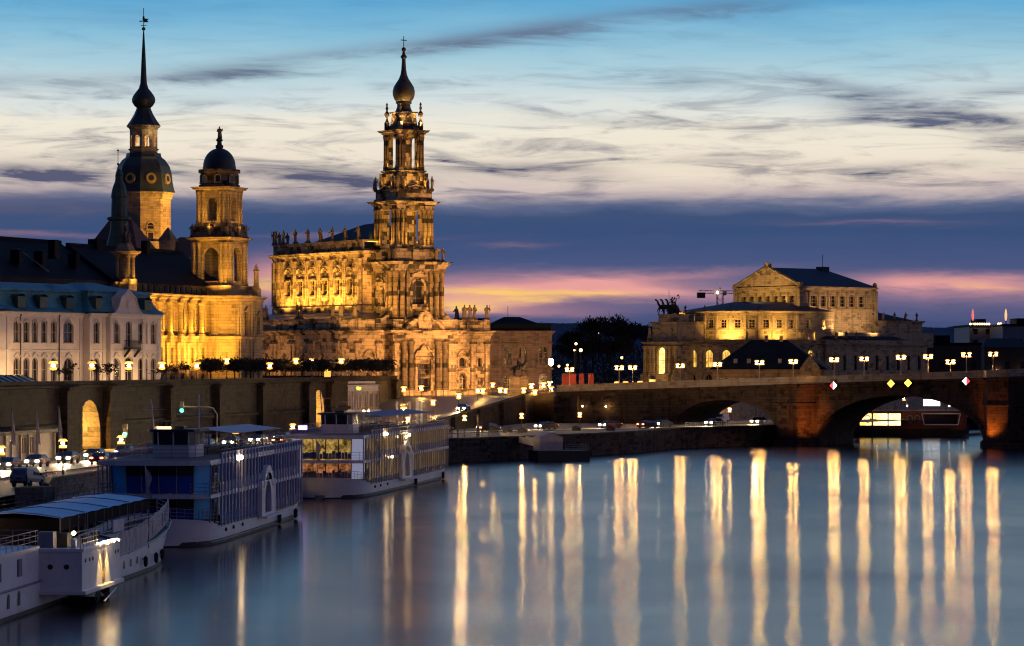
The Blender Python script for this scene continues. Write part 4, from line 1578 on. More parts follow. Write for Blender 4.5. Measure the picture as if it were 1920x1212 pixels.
for y in [y_ + 4.1 for y_ in ys]:
    pil(-20, y - .8, 1.3, 12.2, 1.0, .4, 1)
    pil(-20, y + .8, 1.3, 12.2, 1.0, .4, 1)
pil(-20, -4.3, 1.3, 12.2, 1.1, .4, 1)
for x in (-19.3, -15.6, -10.1, 10.1, 15.4, 19.3):
    pil(x, -5, 1.3, 12.2, 1.15, .45)
for x in (-7.3, 7.3):
    pil(x, -8, 1.3, 12.2, 1.1, .4)
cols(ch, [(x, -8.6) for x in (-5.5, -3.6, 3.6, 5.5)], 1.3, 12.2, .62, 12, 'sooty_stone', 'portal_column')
blocks(ch, [(x, -8.7, 0, 0) for x in (-5.5, -3.6, 3.6, 5.5)], 1.7, 1.6, 1.3, 'church_stone', 'portal_plinth')
# portal frame, broken pediment, coat of arms
m = MB()
for x in (-2.1, 2.1):
    m.box(x - .3, x + .3, -8.5, -7.98, 0, 8.2)
m.box(-2.6, 2.6, -8.9, -7.98, 8.2, 8.7)
m.path([(-2.6, -8.6, 8.8), (-1.9, -8.7, 10.0), (-1.1, -8.7, 10.3), (-.5, -8.7, 11.2), (.5, -8.7, 11.2), (1.1, -8.7, 10.3), (1.9, -8.7, 10.0), (2.6, -8.6, 8.8)], .28, 6)
m.add([(-1.9, -8.3, 8.7), (1.9, -8.3, 8.7), (1.7, -8.3, 9.9), (.6, -8.3, 11), (-.6, -8.3, 11), (-1.7, -8.3, 9.9)], [(0, 1, 2, 3, 4, 5)])
m.build('portal', 'church_stone', ch)
for s_ in (-1, 1):
    m = MB()
    m.path([(s_ * 5, -8.6, 15), (s_ * 4.1, -8.6, 16.2), (s_ * 2.9, -8.5, 16.9), (s_ * 2.1, -8.5, 17.0)], .55, 7)
    m.build('scroll_gable', 'church_stone', ch)
    for x in (-12.5, 12.6):
        m = MB()
        m.path([(x + s_ * 1.5, -5.3, 8.3), (x + s_ * 1.3, -5.5, 9.4), (x + s_ * .6, -5.5, 10.0), (x, -5.5, 10.3)], .22, 5)
        m.path([(x + s_ * 1.6, -5.3, 5.0), (x + s_ * .8, -5.5, 5.6), (x, -5.5, 5.9)], .22, 5)
        m.build('door_hood', 'church_stone', ch)
m = MB()
m.add([(x, -9.1 + abs(x) * .12, z) for x, z in ((-1.7, 15.2), (0, 14.6), (1.7, 15.2), (1.9, 17.0), (1.3, 18.6), (0, 19.0), (-1.3, 18.6), (-1.9, 17.0))] +
      [(x, -8.2, z) for x, z in ((-1.7, 15.2), (0, 14.6), (1.7, 15.2), (1.9, 17.0), (1.3, 18.6), (0, 19.0), (-1.3, 18.6), (-1.9, 17.0))],
      [tuple(range(8))] + [(i, 8 + i, 8 + (i + 1) % 8, (i + 1) % 8) for i in range(8)])
m.ball((0, -9, 17.3), .75, 9, 6, (1, .5, 1.2))
m.ball((0, -8.7, 19.6), .8, 9, 6, (1.2, .7, .7))
for i in range(10):
    t = pi * i / 9
    m.ball((1.75 * cos(t), -8.9, 17.2 + 1.5 * sin(t)), .28, 6, 4)
m.build('coat_of_arms', 'church_stone', ch)
m = MB()
m.prism(rect(-19.4, 19.4, -4.4, 51.4), 15.6, 18.9, True, rect(-9.2, 9.2, 3.2, 46))
for i in range(1, 4):
    t = i / 4
    z = 15.6 + 3.3 * t
    a = 19.4 - 10.2 * t
    m.tube((-a, -2, z + .06), (-a, 50, z + .06), .1, n=4)
m.build('aisle_roof', 'grey_metal', ch)

# nave
m = MB()
arc = [(9 * cos(t), 40 + 9 * sin(t)) for t in [pi * i / 10 for i in range(11)]]
nav = [(-9, 40), (-9, 3), (9, 3)] + arc[:-1]
Z0, Z1 = 18.6, 32.2
bays = [8.2 + 5.45 * i for i in range(6)]
nw = dict(frame='church_stone', pane='brown_glass', surround=.3, bars=(1, 2), deep=.5, proud=.2)
facade(m, ch, (-9, 40), (-9, 3), Z0, Z1, [(40 - y, 23.0, 1.7, 3.3, 0, nw) for y in bays[1:]] + [(40 - y, 30.0, .95, 1.5, 1, dict(nw, bars=(0, 0))) for y in bays[1:]] +
       [(40 - bays[0], 22.8, 2.0, 4.6, 1, nw), (40 - bays[0], 29.2, 1.5, 1.5, 1, dict(nw, bars=(0, 0)))], deep=.5)
m.wall((-9, 3), (9, 3), Z0, Z1)
m.wall((9, 3), (9, 40), Z0, Z1)
for i in range(10):
    a, b = arc[i], arc[i + 1]
    L = hypot(b[0] - a[0], b[1] - a[1])
    facade(m, ch, a, b, Z0, Z1, [(L / 2, 23.0, 1.2, 3.3, 0, nw)] if i >= 5 else [], deep=.5)
m.build('nave_wall', 'church_stone', ch)
m = MB()
for y in bays:
    for dy_ in (2.05, 2.75):
        pil(-9, y + dy_, 20.6, 31.0, .5, .35, 1)
    m = MB()
    m.path([(-9.35, y - 1.35, 28.2), (-9.5, y - .8, 28.9), (-9.5, y, 29.2), (-9.5, y + .8, 28.9), (-9.35, y + 1.35, 28.2)], .2, 6)
    m.ball((-9.05, y, 27.7), .8, 9, 7, (.35, 1.0, .9))
    m.box(-9.55, -8.98, y - 1.4, y + 1.4, 26.5, 26.85)
    m.ball((-9.05, y, 30.7), .35, 7, 5, (.5, 2.6, .9))
    m.box(-9.3, -8.98, y - 1.5, y + 1.5, 22.2, 22.7)
    for dy_ in (-1.35, 1.35):
        m.column((-9.25, y + dy_), 22.7, 26.5, .22, 7)
    m.build('window_hood', 'church_stone', ch)
m = MB()
for i in range(5, 10):
    a, b = arc[i], arc[i + 1]
    t = atan2(b[1] - 40, b[0])
    blocks(ch, [(9.15 * cos(t), 40 + 9.15 * sin(t), 20.6, t)], .7, .9, 10.4, 'church_stone', 'pilaster')
pil(-9, 4.2, 20.6, 31.0, .9, .5, 1)
m = MB()
m.sweep(nav, [(-.1, 30.9), (.2, 30.9), (.2, 31.6)] + [(o + .1, z) for o, z in CORN(31.6, 1.2, 1.1)])
m.sweep(nav, [(0, Z0), (.4, Z0 + .1), (.4, 20.3), (.1, 20.6)])
m.sweep(nav, [(-.3, 34.7), (.2, 34.8), (.2, 35.2), (-.4, 35.22), (-.4, 34.7)])
m.sweep(nav, [(.1, 32.7), (.1, 33.1), (-.3, 33.1)])
balusters(m, [(p[0] * .98, p[1]) for p in [(9, 40)] + arc[1:-1] + [(-9, 40), (-9, 3)]], 33.0, 1.8, .85, .32)
m.build('nave_cornice', 'church_stone', ch)
m = MB()
b_ = [(-8.3, 4), (8.3, 4), (8.3, 39)] + [(8.3 * cos(t), 39 + 8.3 * sin(t)) for t in [pi * i / 8 for i in range(1, 8)]] + [(-8.3, 39)]
n = len(b_)
vv = [(x, y, 33.2) for x, y in b_] + [(0, 8, 39.6), (0, 17, 39.3), (0, 34, 36.6)]
f = [(0, 1, n), (1, 2, n + 2, n + 1), (1, n + 1, n)] + [(i, i + 1, n + 2) for i in range(2, n - 1)] + [(n - 1, 0, n + 1, n + 2), (0, n, n + 1)]
m.add(vv, f)
m.ball((-5.5, 5.2, 36), 1.1, 8, 6, (.5, .5, 1.2))
m.build('nave_roof', 'blue_slate', ch)
k = 0
for y in [b + 2.4 for b in bays] + [5.0]:
    statue(ch, (-9, y, 35.2), -pi / 2 + .2 * sin(y), k, 3.3)
    k += 1
for i in (5, 6, 7, 8, 9):
    t = pi * (i + .5) / 10
    statue(ch, (9 * cos(t), 40 + 9 * sin(t), 35.2), t + pi / 2, k, 3.3)
    k += 1
for (x, y) in ((-20, 27.3), (-20, 28.9), (-20, 13.4), (-20, 11.8), (-20, -2.0), (-19.6, -4.9), (-16, -5), (-20, 36), (13.2, -5), (14.6, -5), (16, -5), (19.5, -5), (19.8, 8)):
    statue(ch, (x, y, 17.2), (0 if y < -4 else -pi / 2) + .4 * sin(k * 2.1), k, 3.4)
    k += 1

# ---- tower
m = MB()
H = 5.9
q = rect(-H, H, -H, H)
m.wall(q[0], q[1], 16.5, 28.6, [(H - 1.6, H + 1.6, 20.6, 26.0, 1)], 1.2)
m.wall(q[1], q[2], 16.5, 28.6, [(H - 1.6, H + 1.6, 20.6, 26.0, 1)], 1.2)
m.wall(q[2], q[3], 16.5, 28.6)
m.wall(q[3], q[0], 16.5, 28.6, [(H - 1.3, H + 1.3, 19.9, 24.6, 1)], .8)
m.box(-H + .82, H - 1.0, -H + 1.3, H - .2, 17, 28)
m.prism(rect(-5.6, 5.6, -5.6, 5.6), 29.7, 32.6)
m.build('tower_wall', 'tower_stone', ch)
window(ch, (0, -H, 20.6), 0, 3.2, 5.4, 1, 'ship_dark', 'tower_stone', (1, 3), .5, .2, deep=1.18)
window(ch, (H, 0, 20.6), pi / 2, 3.2, 5.4, 1, 'ship_dark', 'tower_stone', (1, 3), .5, .2, deep=1.18)
statue(ch, (-H - .1, 0, 20.2), -pi / 2, 1, 3.4)
m = MB()
for sx in (-1, 1):
    for sy in (-1, 1):
        for dx_, dy_ in ((6.2, 6.2), (4.55, 6.45), (6.45, 4.55), (3.1, 6.3), (6.3, 3.1)):
            if min(dx_, dy_) > 3.5:
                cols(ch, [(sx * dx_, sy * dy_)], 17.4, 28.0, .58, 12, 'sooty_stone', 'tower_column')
            else:
                blocks(ch, [(sx * dx_, sy * dy_, 17.2, 0)], .8, .8, 10.8, 'sooty_stone', 'tower_pilaster')
        m.obox((sx * 5.6, sy * 5.6, 16.4), 3.2, 3.2, 1.2)
m.path([(-1.9, -6.3, 27.0), (-1.2, -6.6, 27.6), (0, -6.7, 27.9), (1.2, -6.6, 27.6), (1.9, -6.3, 27.0)], .22, 6)
m.path([(-6.3, -1.7, 25.4), (-6.6, -1.0, 26.2), (-6.7, 0, 26.5), (-6.6, 1.0, 26.2), (-6.3, 1.7, 25.4)], .25, 6)
m.box(-1.9, 1.9, -6.6, -5.8, 19.5, 20.5)
m.box(-7.0, -5.8, -1.6, 1.6, 18.6, 20.1)
T1 = [(-7, -7), (-3.6, -7), (-3.6, -6.4), (3.6, -6.4), (3.6, -7), (7, -7), (7, -3.6), (6.4, -3.6), (6.4, 3.6), (7, 3.6), (7, 7), (3.6, 7), (3.6, 6.4), (-3.6, 6.4), (-3.6, 7), (-7, 7), (-7, 3.6), (-6.4, 3.6), (-6.4, -3.6), (-7, -3.6)]
m.sweep(T1, [(-1.2, 28.0), (-.1, 28.0), (-.1, 28.9), (.1, 28.9), (.1, 29.2)] + [(o * .8, z) for o, z in CORN(29.2, 1.4, .9)] + [(-2.0, 30.15)])
m.sweep(rect(-5.7, 5.7, -5.7, 5.7), [(.3, 30.1), (.3, 30.6), (0, 30.7), (0, 32.4), (.4, 32.5), (.4, 33.0), (-1.5, 33.0)])
for s1 in (-1, 1):
    m.obox((0, s1 * 6.0, 30.2), 3.4, .8, 2.6)
    m.obox((s1 * 6.0, 0, 30.2), .8, 3.4, 2.6)
    # volutes sweeping down to the aisle roofs
    pr = [(6.2, 22.5), (6.6, 20.4), (7.5, 18.7), (9.0, 17.5), (11.0, 16.9), (11.0, 16.2), (6.2, 16.2)]
    for y0, y1 in ((-5.6, -4.0), (3.5, 5.0)):
        m.add([(s1 * x, y0, z) for x, z in pr] + [(s1 * x, y1, z) for x, z in pr], [tuple(range(7)), tuple(range(7, 14))] + [(i, (i + 1) % 7, 7 + (i + 1) % 7, 7 + i) for i in range(7)])
m.build('tower_order', 'tower_stone', ch)


def openwork(z0, z1, h, pw, cr, name):
    """square storey open on four sides: a pier in each corner set about with columns, and its entablature"""
    m = MB()
    e = h - pw / 2 - .25
    for sx in (-1, 1):
        for sy in (-1, 1):
            m.obox((sx * e, sy * e, z0), pw, pw, z1 - z0)
            m.obox((sx * e, sy * e, z0), pw + cr * 3.2, pw + cr * 3.2, (z1 - z0) * .1)
            m.obox((sx * e, sy * e, z1 - .25), pw + cr * 3, pw + cr * 3, .4)
            o = e + pw / 2 + cr * .55
            i_ = e - pw / 2 + cr * .3
            for cx_, cy_ in ((o, o), (i_, o), (o, i_), ((o + i_) / 2, o + .1), (o + .1, (o + i_) / 2)):
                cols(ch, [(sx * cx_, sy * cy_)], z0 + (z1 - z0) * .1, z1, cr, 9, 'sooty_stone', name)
    return m, e + pw / 2 + cr * 1.6


m, hh = openwork(33.0, 42.0, 4.7, 2.1, .34, 'bell_column')
m.box(-4.6, 4.6, -4.6, 4.6, 32.5, 33.2)
m.box(-4.4, 4.4, -4.4, 4.4, 41.9, 42.6)
T2 = [(x * hh / 7, y * hh / 7) for x, y in T1]
m.sweep(T2, [(-1.6, 42.0), (-.1, 42.0), (-.1, 42.7), (.05, 42.7), (.05, 43.0)] + [(o * .9, z) for o, z in CORN(43.0, 1.2, .8)] + [(-2, 43.9)])
m.sweep(rect(-4.6, 4.6, -4.6, 4.6), [(.3, 43.8), (.3, 44.3), (0, 44.4), (0, 46.0), (.3, 46.1), (.3, 46.5), (-1.5, 46.5)])
m.path([(-2.6, -4.9, 45.8), (-1.6, -5.0, 47.0), (0, -5.05, 47.5), (1.6, -5.0, 47.0), (2.6, -4.9, 45.8)], .3, 6)
m.path([(-4.9, -2.6, 45.8), (-5.0, -1.6, 47.0), (-5.05, 0, 47.5), (-5.0, 1.6, 47.0), (-4.9, 2.6, 45.8)], .3, 6)
m.ball((0, -4.75, 46.1), 1.3, 10, 7, (1, .3, .8))
m.build('bell_storey', 'tower_stone', ch)
m = MB()
m.prism(rect(-3.6, 3.6, -3.6, 3.6), 44.0, 50.6, pts2=rect(-3.2, 3.2, -3.2, 3.2))
m.box(-1.7, 1.7, -3.75, -3.3, 46.8, 50.0)
m.box(-3.75, -3.3, -1.7, 1.7, 46.8, 50.0)
for sx in (-1, 1):
    for sy in (-1, 1):
        m.obox((sx * 3.4, sy * 3.4, 46.4), 1.2, 1.2, 3.8)
m.sweep(rect(-3.2, 3.2, -3.2, 3.2), CORN(50.1, .6, .7))
m.build('attic_block', 'tower_stone', ch)
m, hh = openwork(50.8, 58.4, 3.25, 1.25, .24, 'lantern_column')
m.box(-3.1, 3.1, -3.1, 3.1, 50.4, 51.1)
m.box(-3, 3, -3, 3, 58.3, 58.9)
T3 = [(x * hh / 7, y * hh / 7) for x, y in T1]
m.sweep(T3, [(-1.2, 58.4), (0, 58.4), (0, 59.0)] + [(o, z) for o, z in CORN(59.0, .95, .9)] + [(-2.2, 59.95)])
m.build('lantern_storey', 'tower_stone', ch)
m = MB()
m.prism(rect(-2.9, 2.9, -2.9, 2.9), 59.9, 61.2, pts2=rect(-2.2, 2.2, -2.2, 2.2))
m.prism(rect(-2.2, 2.2, -2.2, 2.2), 61.2, 64.0, pts2=rect(-1.9, 1.9, -1.9, 1.9))
m.sweep(rect(-1.9, 1.9, -1.9, 1.9), CORN(63.5, .5, .6))
for a, b in ((0, -2.3), (-2.3, 0), (2.3, 0), (0, 2.3)):
    c = Vector((a, b, 62.3))
    nd = Vector((a, b, 0)).normalized()
    m.tube(c - nd * .3, c + nd * .15, 1.0, 1.0, 14)
for sx in (-1, 1):
    for sy in (-1, 1):
        m.obox((sx * 2.75, sy * 2.75, 59.9), .85, .85, 1.9)
        m.lathe([(.5, 61.8), (.25, 62.3), (.2, 62.8), (.55, 63.3), (.6, 63.8), (.3, 64.2), (.16, 64.5), (.3, 64.8), (.32, 65.1), (.16, 65.4), (.28, 65.8), (.05, 66.3)], 8, (sx * 2.75, sy * 2.75))
m.build('crown_attic', 'tower_stone', ch)
m = MB()
m.lathe([(2.4, 63.9), (1.9, 64.3), (1.55, 65.2), (1.5, 65.9), (1.85, 66.1), (1.75, 66.5), (2.2, 67.1), (2.5, 68.0), (2.55, 68.8), (2.3, 69.8), (1.75, 70.7), (1.15, 71.6), (.75, 72.6), (.56, 73.8), (.45, 75.5), (.42, 76.2),
         (.72, 76.5), (.68, 76.8), (.4, 77.1), (.25, 77.9)], 18)
m.ball((0, 0, 78.3), .52, 10, 7)
m.tube((0, 0, 78.5), (0, 0, 81.3), .09)
m.box(-.75, .75, -.09, .09, 80.3, 80.5)
m.build('onion_spire', 'patina_copper', ch, True)
for i, (x, y) in enumerate(((-4.6, -4.6), (4.6, -4.6), (-4.6, 4.6), (4.6, 4.6), (-4.7, -2.6), (2.8, -4.7), (4.7, -2.4), (-2.8, -4.7))):
    statue(ch, (x, y, 46.4 if i < 4 else 46.4), i * .9, i, 3.1)
for i, (x, y) in enumerate(((-6.4, -6.4), (6.4, -6.4), (-6.4, 6.4), (6.4, 6.4), (-6.6, -4.6), (4.6, -6.6))):
    statue(ch, (x, y, 30.1), i * 1.3, i + 2, 3.3)

# floodlights of the church
GOLD_L, GOLD_D = (1, .49, .07), (1, .46, .09)
for y in bays + [41, 46]:
    xo = -12.6 if y < 40 else -9
    cspot((xo - .6, y, 18.6), (-8.8, y, 29), 6800 if y < 40 else 1500, GOLD_L, 120)
cspot((-34, -24, 17), (-7, 6, 27), 30000, GOLD_L, 40)
cspot((-10.8, -9.8, 17.6), (-4, -6, 26), 4200, GOLD_D, 110)
cspot((9.8, -9.8, 17.6), (4, -6, 26), 4200, GOLD_D, 110)
cspot((-11.5, -3, 18.4), (-6.4, -2, 27), 4200, GOLD_D, 110)
cspot((12, 0, 18.4), (6.4, 0, 27), 3600, GOLD_D, 110)
for t in (-1, 1):
    for sx, sy in ((t * 2.9, -7.0), (-7.0, t * 2.9), (7.0, t * 2.9)):
        cspot((sx, sy, 33.4), (sx * .6, sy * .6, 41.5), 1900, GOLD_L, 120, .2)
        cspot((sx * .76, sy * .76, 46.8), (sx * .5, sy * .5, 55), 650, GOLD_L, 120, .2)
        cspot((sx * .5, sy * .5, 51.6), (sx * .36, sy * .36, 58.4), 260, GOLD_L, 120, .2)
point(cw(0, 0, 34.4), 500, (1, .52, .14), .3)
point(cw(0, 0, 52), 220, (1, .52, .14), .3)
cspot((60, -60, 6), (0, -3, 40), 100000, (1, .47, .12), 44)
cspot((30, -70, 6), (0, 0, 60), 60000, (1, .5, .12), 30)
for t in (-1, 1):
    cspot((t * 2.6, -4, 60.6), (0, 0, 69), 1500, (1, .55, .18), 80, .2)
cspot((-4, 2, 60.6), (0, 0, 69), 1500, (1, .55, .18), 80, .2)
cspot((-15, -75, 6), (0, -3, 34), 80000, (1, .47, .12), 50)
cspot((-4, -34, 1), (0, -6, 9), 36000, (1, .46, .14), 80)
cspot((22, -30, 1), (10, -6, 9), 30000, (1, .46, .14), 80)
cspot((-32, -20, 4), (-19, 4, 10), 7000, (1, .46, .14), 90)
cspot((-34, 18, 4), (-19, 22, 10), 4200, (1, .46, .14), 90)
# floodlights of the parliament house


def dspot(a, b, p, c=(1, .5, .04), size=90):
    p, c = p * 2.1, (1, c[1] * .85, c[2] * .7)
    cs, sn = cos(radians(-22)), sin(radians(-22))
    w = lambda q: (-57.7 + q[0] * cs - q[1] * sn, 610 + q[0] * sn + q[1] * cs, 9 + q[2])
    return spot(w(a), w(b), p, c, size, .9, .3)


for y in (-36, -29, -22, -15, -9):
    dspot((6.5, y, 5.5), (0, y, 15), 5200, (1, .56, .06), 120)
    dspot((2.6, y, 12.8), (.2, y, 17), 700, (1, .56, .05), 140)
dspot((3, -22, 4.5), (4, -5, 13), 9000, (1, .58, .12), 70)
dspot((26, -14, 5), (0, -4, 28), 13000, (1, .56, .08), 50)
dspot((-1.5, -8.5, 22.5), (-.5, -3.9, 28), 1500, (1, .58, .06), 120)
dspot((4.5, -7.2, 21.6), (1.5, -3.9, 28), 900, (1, .58, .08), 120)
dspot((8.5, -1, 22), (3.9, 0, 28), 500, (1, .58, .08), 120)
dspot((0, -5.6, 33.5), (0, -3.2, 39), 500, (1, .58, .1), 130)
dspot((5.6, 0, 33.5), (3.2, 0, 39), 300, (1, .58, .1), 130)
dspot((13, 3.5, 2), (7.5, 2.2, 11), 2600, (1, .6, .05), 60)
dspot((2.6, -37.8, 21.8), (.9, -37.8, 26), 260, (1, .58, .08), 140)
dspot((.2, -41, 21.8), (0, -39, 26), 200, (1, .58, .08), 140)


# ------------------------------------------------------------------ opera house beyond the bridge
OP0, OPA = (71.9, 869.6, 9), radians(-51)
op = thing('opera_house', 'round fronted floodlit opera house with gabled stage block and bronze quadriga', 'opera house', OP0, OPA)


def ow(q):
    c, s_ = cos(OPA), sin(OPA)
    return (OP0[0] + q[0] * c - q[1] * s_, OP0[1] + q[0] * s_ + q[1] * c, OP0[2] + q[2])


def ospot(a, b, p, c=(1, .66, .24), size=90):
    p, c = p * 3.6, (1, c[1] * .84, c[2] * .6)
    return spot(ow(a), ow(b), p, c, size, .9, .3)


ww = dict(frame='opera_stone', pane='brown_glass', surround=.25, bars=(1, 2), deep=.5)
m = MB()
SW, SD = 12.9, 29.6
facade(m, op, (-SW, 0), (SW, 0), 10, 28.4, [(3.2 + 3.25 * i, 23.4, 1.9, 2.9, 0, dict(ww, surround=.12)) for i in range(7)], deep=.7)
facade(m, op, (SW, 0), (SW, SD), 10, 28.4, [(5.4 + 3.75 * i, 23.4, 2.2, 2.9, 0, dict(ww, surround=.12)) for i in range(6)], deep=.7)
m.wall((SW, SD), (-SW, SD), 10, 28.4)
m.wall((-SW, SD), (-SW, 0), 10, 28.4)
m.add([(-SW - .3, -.15, 29.2), (SW + .3, -.15, 29.2), (0, -.15, 34.5)], [(0, 1, 2)])
m.build('stage_wall', 'opera_stone', op)
m = MB()
st = rect(-SW, SW, 0, SD)
m.sweep(st, [(-.1, 27.3), (.15, 27.3), (.15, 28.0)] + CORN(28.0, .9, .9))
m.sweep(st, [(-.1, 22.3), (.3, 22.4), (.35, 22.8), (-.1, 22.9)])
m.sweep(st, [(-.1, 17.0), (.2, 17.1), (.2, 17.4), (-.1, 17.5)])
for (x, y) in ((-SW, 0), (SW, 0), (SW, SD), (-SW, SD)):
    m.obox((x * .985, .2 if y < 1 else y - .2, 10), 1.6, 1.6, 18.0)
cols(op, [(-SW + 1.57 + 3.25 * i, -.05) for i in range(8)] + [(SW + .05, 3.5 + 3.75 * i) for i in range(7)], 22.9, 27.2, .44, 8, 'opera_stone', 'stage_column')
m.tube((-SW - .9, -.3, 29.1), (0, -.3, 34.7), .45, n=6)
m.tube((SW + .9, -.3, 29.1), (0, -.3, 34.7), .45, n=6)
m.obox((0, 0, 34.4), 1.6, 1.4, 1.3)
for x in (-SW, SW):
    m.obox((x, 0, 28.8), 1.2, 1.2, 1.3)
m.ball((SW, SD, 29.6), .7, 7, 5)
m.build('stage_order', 'opera_stone', op)
m = MB()
e = SW + .7
m.add([(-e, -.2, 28.9), (e, -.2, 28.9), (e, SD + .7, 28.9), (-e, SD + .7, 28.9), (0, -.2, 34.4), (0, SD - 8, 34.4)], [(1, 2, 5, 4), (2, 3, 5), (3, 0, 4, 5)])
m.box(-1.2, 1.2, SD - 9.5, SD - 6.5, 33.8, 35.0)
m.tube((0, SD - 8, 35), (0, SD - 8, 38.5), .08)
m.build('stage_roof', 'blue_slate', op)
# round auditorium and foyer ring
CX, CY = 0, -8


def arcpts(r, a0, a1, n):
    return [(CX + r * cos(a0 + (a1 - a0) * i / n), CY + r * sin(a0 + (a1 - a0) * i / n)) for i in range(n + 1)]


A20 = [(-20, 2)] + arcpts(20, pi, 2 * pi, 16) + [(20, 6)]
m = MB()
for a, b in zip(A20, A20[1:]):
    L = hypot(b[0] - a[0], b[1] - a[1])
    facade(m, op, a, b, 12.5, 21.4, [(L / 2, 17.2, 1.5, 2.1, 0, ww)] if L < 6 else [(L / 2 - 3, 17.2, 1.5, 2.1, 0, ww), (L / 2 + 3, 17.2, 1.5, 2.1, 0, ww)], deep=.4)
m.build('auditorium_wall', 'opera_stone', op)
m = MB()
m.sweep(A20, [(-.1, 20.6), (.2, 20.6), (.2, 21.1)] + CORN(21.1, .8, .7), False)
m.sweep(A20, [(-.1, 16.4), (.3, 16.5), (.3, 16.8), (-.1, 16.9)], False)
for (x, y) in A20[1:-1]:
    t = atan2(y - CY, x - CX)
    blocks(op, [(x, y, 12.5, t)], .6, .7, 8.2, 'opera_stone', 'pilaster')
m.build('auditorium_cornice', 'opera_stone', op)
m = MB()
n = len(A20)
m.add([(x * 1.02, y, 21.8) for x, y in A20] + [(x * .35, CY + (y - CY) * .35 + 4, 24.6) for x, y in A20], [(i, i + 1, n + i + 1, n + i) for i in range(n - 1)] + [tuple(range(n, 2 * n))])
m.build('auditorium_roof', 'blue_slate', op)
A28 = [(-28, 6)] + arcpts(28, pi, 2 * pi, 18) + [(28, 2)]
m = MB()
wa = dict(frame='opera_stone', pane='lit_window', surround=.3, bars=(2, 1), deep=.7, proud=.12)
for i, (a, b) in enumerate(zip(A28, A28[1:])):
    L = hypot(b[0] - a[0], b[1] - a[1])
    ws = [(L / 2, 6.4, 2.2, 4.6, 1, wa), (L / 2, 1.2, 2.0, 3.2, 1, dict(wa, pane='brown_glass'))] if L < 6 else []
    facade(m, op, a, b, 0, 12.2, ws, deep=.7)
m.prism(A28, 12.2, 12.4)
m.build('foyer_wall', 'opera_stone', op)
m = MB()
m.sweep(A28, [(-.1, 11.3), (.25, 11.3), (.25, 11.9)] + CORN(11.9, .9, .8) + [(-.3, 12.75), (-.3, 13.5), (.1, 13.6), (.1, 13.9), (-.7, 13.9)], False)
m.sweep(A28, [(-.1, 5.2), (.35, 5.3), (.35, 5.8), (-.1, 5.9)], False)
for (x, y) in A28[1:-1]:
    t = atan2(y - CY, x - CX)
    blocks(op, [(x, y, 5.9, t)], .9, 1.2, 5.3, 'opera_stone', 'pilaster')
    blocks(op, [(x, y, 0, t)], 1.0, 1.3, 5.2, 'opera_stone', 'pier')
m.build('foyer_cornice', 'opera_stone', op)
# portal pavilion with quadriga
m = MB()
EY = -40.0
big = dict(frame='opera_stone', pane='lit_bright', surround=.3, bars=(1, 3), deep=.6)
facade(m, op, (-6.8, -34), (-6.8, EY), 0, 13.2, [], deep=.6)
facade(m, op, (-6.8, EY), (6.8, EY), 0, 13.2, [(6.8, 4.6, 3.4, 7.2, 1, big), (1.9, 5.5, 1.1, 4, 1, dict(ww, pane='brown_glass')), (11.7, 5.5, 1.1, 4, 1, dict(ww, pane='brown_glass'))], deep=.6)
facade(m, op, (6.8, EY), (6.8, -30), 0, 13.2, [], deep=.6)
m.box(-5, 5, EY + 1, -29, 13.1, 18.6)
m.box(-6.6, 6.6, EY + .2, -30, 13.0, 13.3)
m.build('portal_wall', 'opera_stone', op)
m = MB()
pp = [(-6.8, -34), (-6.8, EY), (6.8, EY), (6.8, -30)]
m.sweep(pp, [(-.1, 12.2), (.2, 12.2)] + CORN(12.5, .9, .8), False)
m.sweep(rect(-5, 5, EY + 1, -29), CORN(18.0, .7, .8))
cols(op, [(x, EY - .5) for x in (-6.3, -3.9, -2.6, 2.6, 3.9, 6.3)], 4.4, 12.2, .5, 10, 'opera_stone', 'portal_column')
blocks(op, [(x, EY - .64, 0, 0) for x in (-6.3, -3.25, 3.25, 6.3)], 1.8, 1.3, 4.4, 'opera_stone', 'portal_plinth')
m.tube((2.6, EY + 1.05, 15.8), (2.6, EY + .7, 15.8), 1.3, 1.2, 16)
m.tube((-2.6, EY + 1.05, 15.8), (-2.6, EY + .7, 15.8), 1.3, 1.2, 16)
m.lathe([(.8, 13.3), (.5, 15.5), (.1, 18.2)], 6, (-6.0, EY + 1))
m.lathe([(.8, 13.3), (.5, 15.5), (.1, 18.2)], 6, (6.0, EY + 1))
m.lathe([(4.2, 18.8), (4.2, 20.6), (4.5, 20.8)], 16, (0, -35.5))
m.build('portal_order', 'opera_stone', op)
m = MB()
for i in range(4):
    x = -3.3 + 2.2 * i
    yy = -37.6
    m.ball((x, yy, 22.7), .75, 8, 6, (.75, 1.7, .8))
    m.tube((x, yy - 1.0, 23.1), (x + (i - 1.5) * .2, yy - 1.7, 24.4), .38, .26)
    m.ball((x + (i - 1.5) * .25, yy - 2.1, 24.5), .32, 6, 5, (.7, 1.5, .7))
    for sx in (-.3, .3):
        m.tube((x + sx, yy + .9, 22.4), (x + sx, yy + 1.1, 20.8), .2, .13)
        m.tube((x + sx, yy - .9, 22.4), (x + sx, yy - 1.6, 21.5 if sx < 0 else 20.8), .2, .12)
    m.tube((x, yy + 1.1, 22.9), (x, yy + 1.8, 21.9), .16, .06)
m.lathe([(1.4, 21.0), (1.6, 22.0), (1.5, 23.0)], 12, (0, -35.3), a0=0, a1=pi * 2)
for s_ in (-1, 1):
    m.tube((s_ * 1.8, -35.3, 21.6), (s_ * 2.0, -35.3, 21.6), .9, .9, 14)
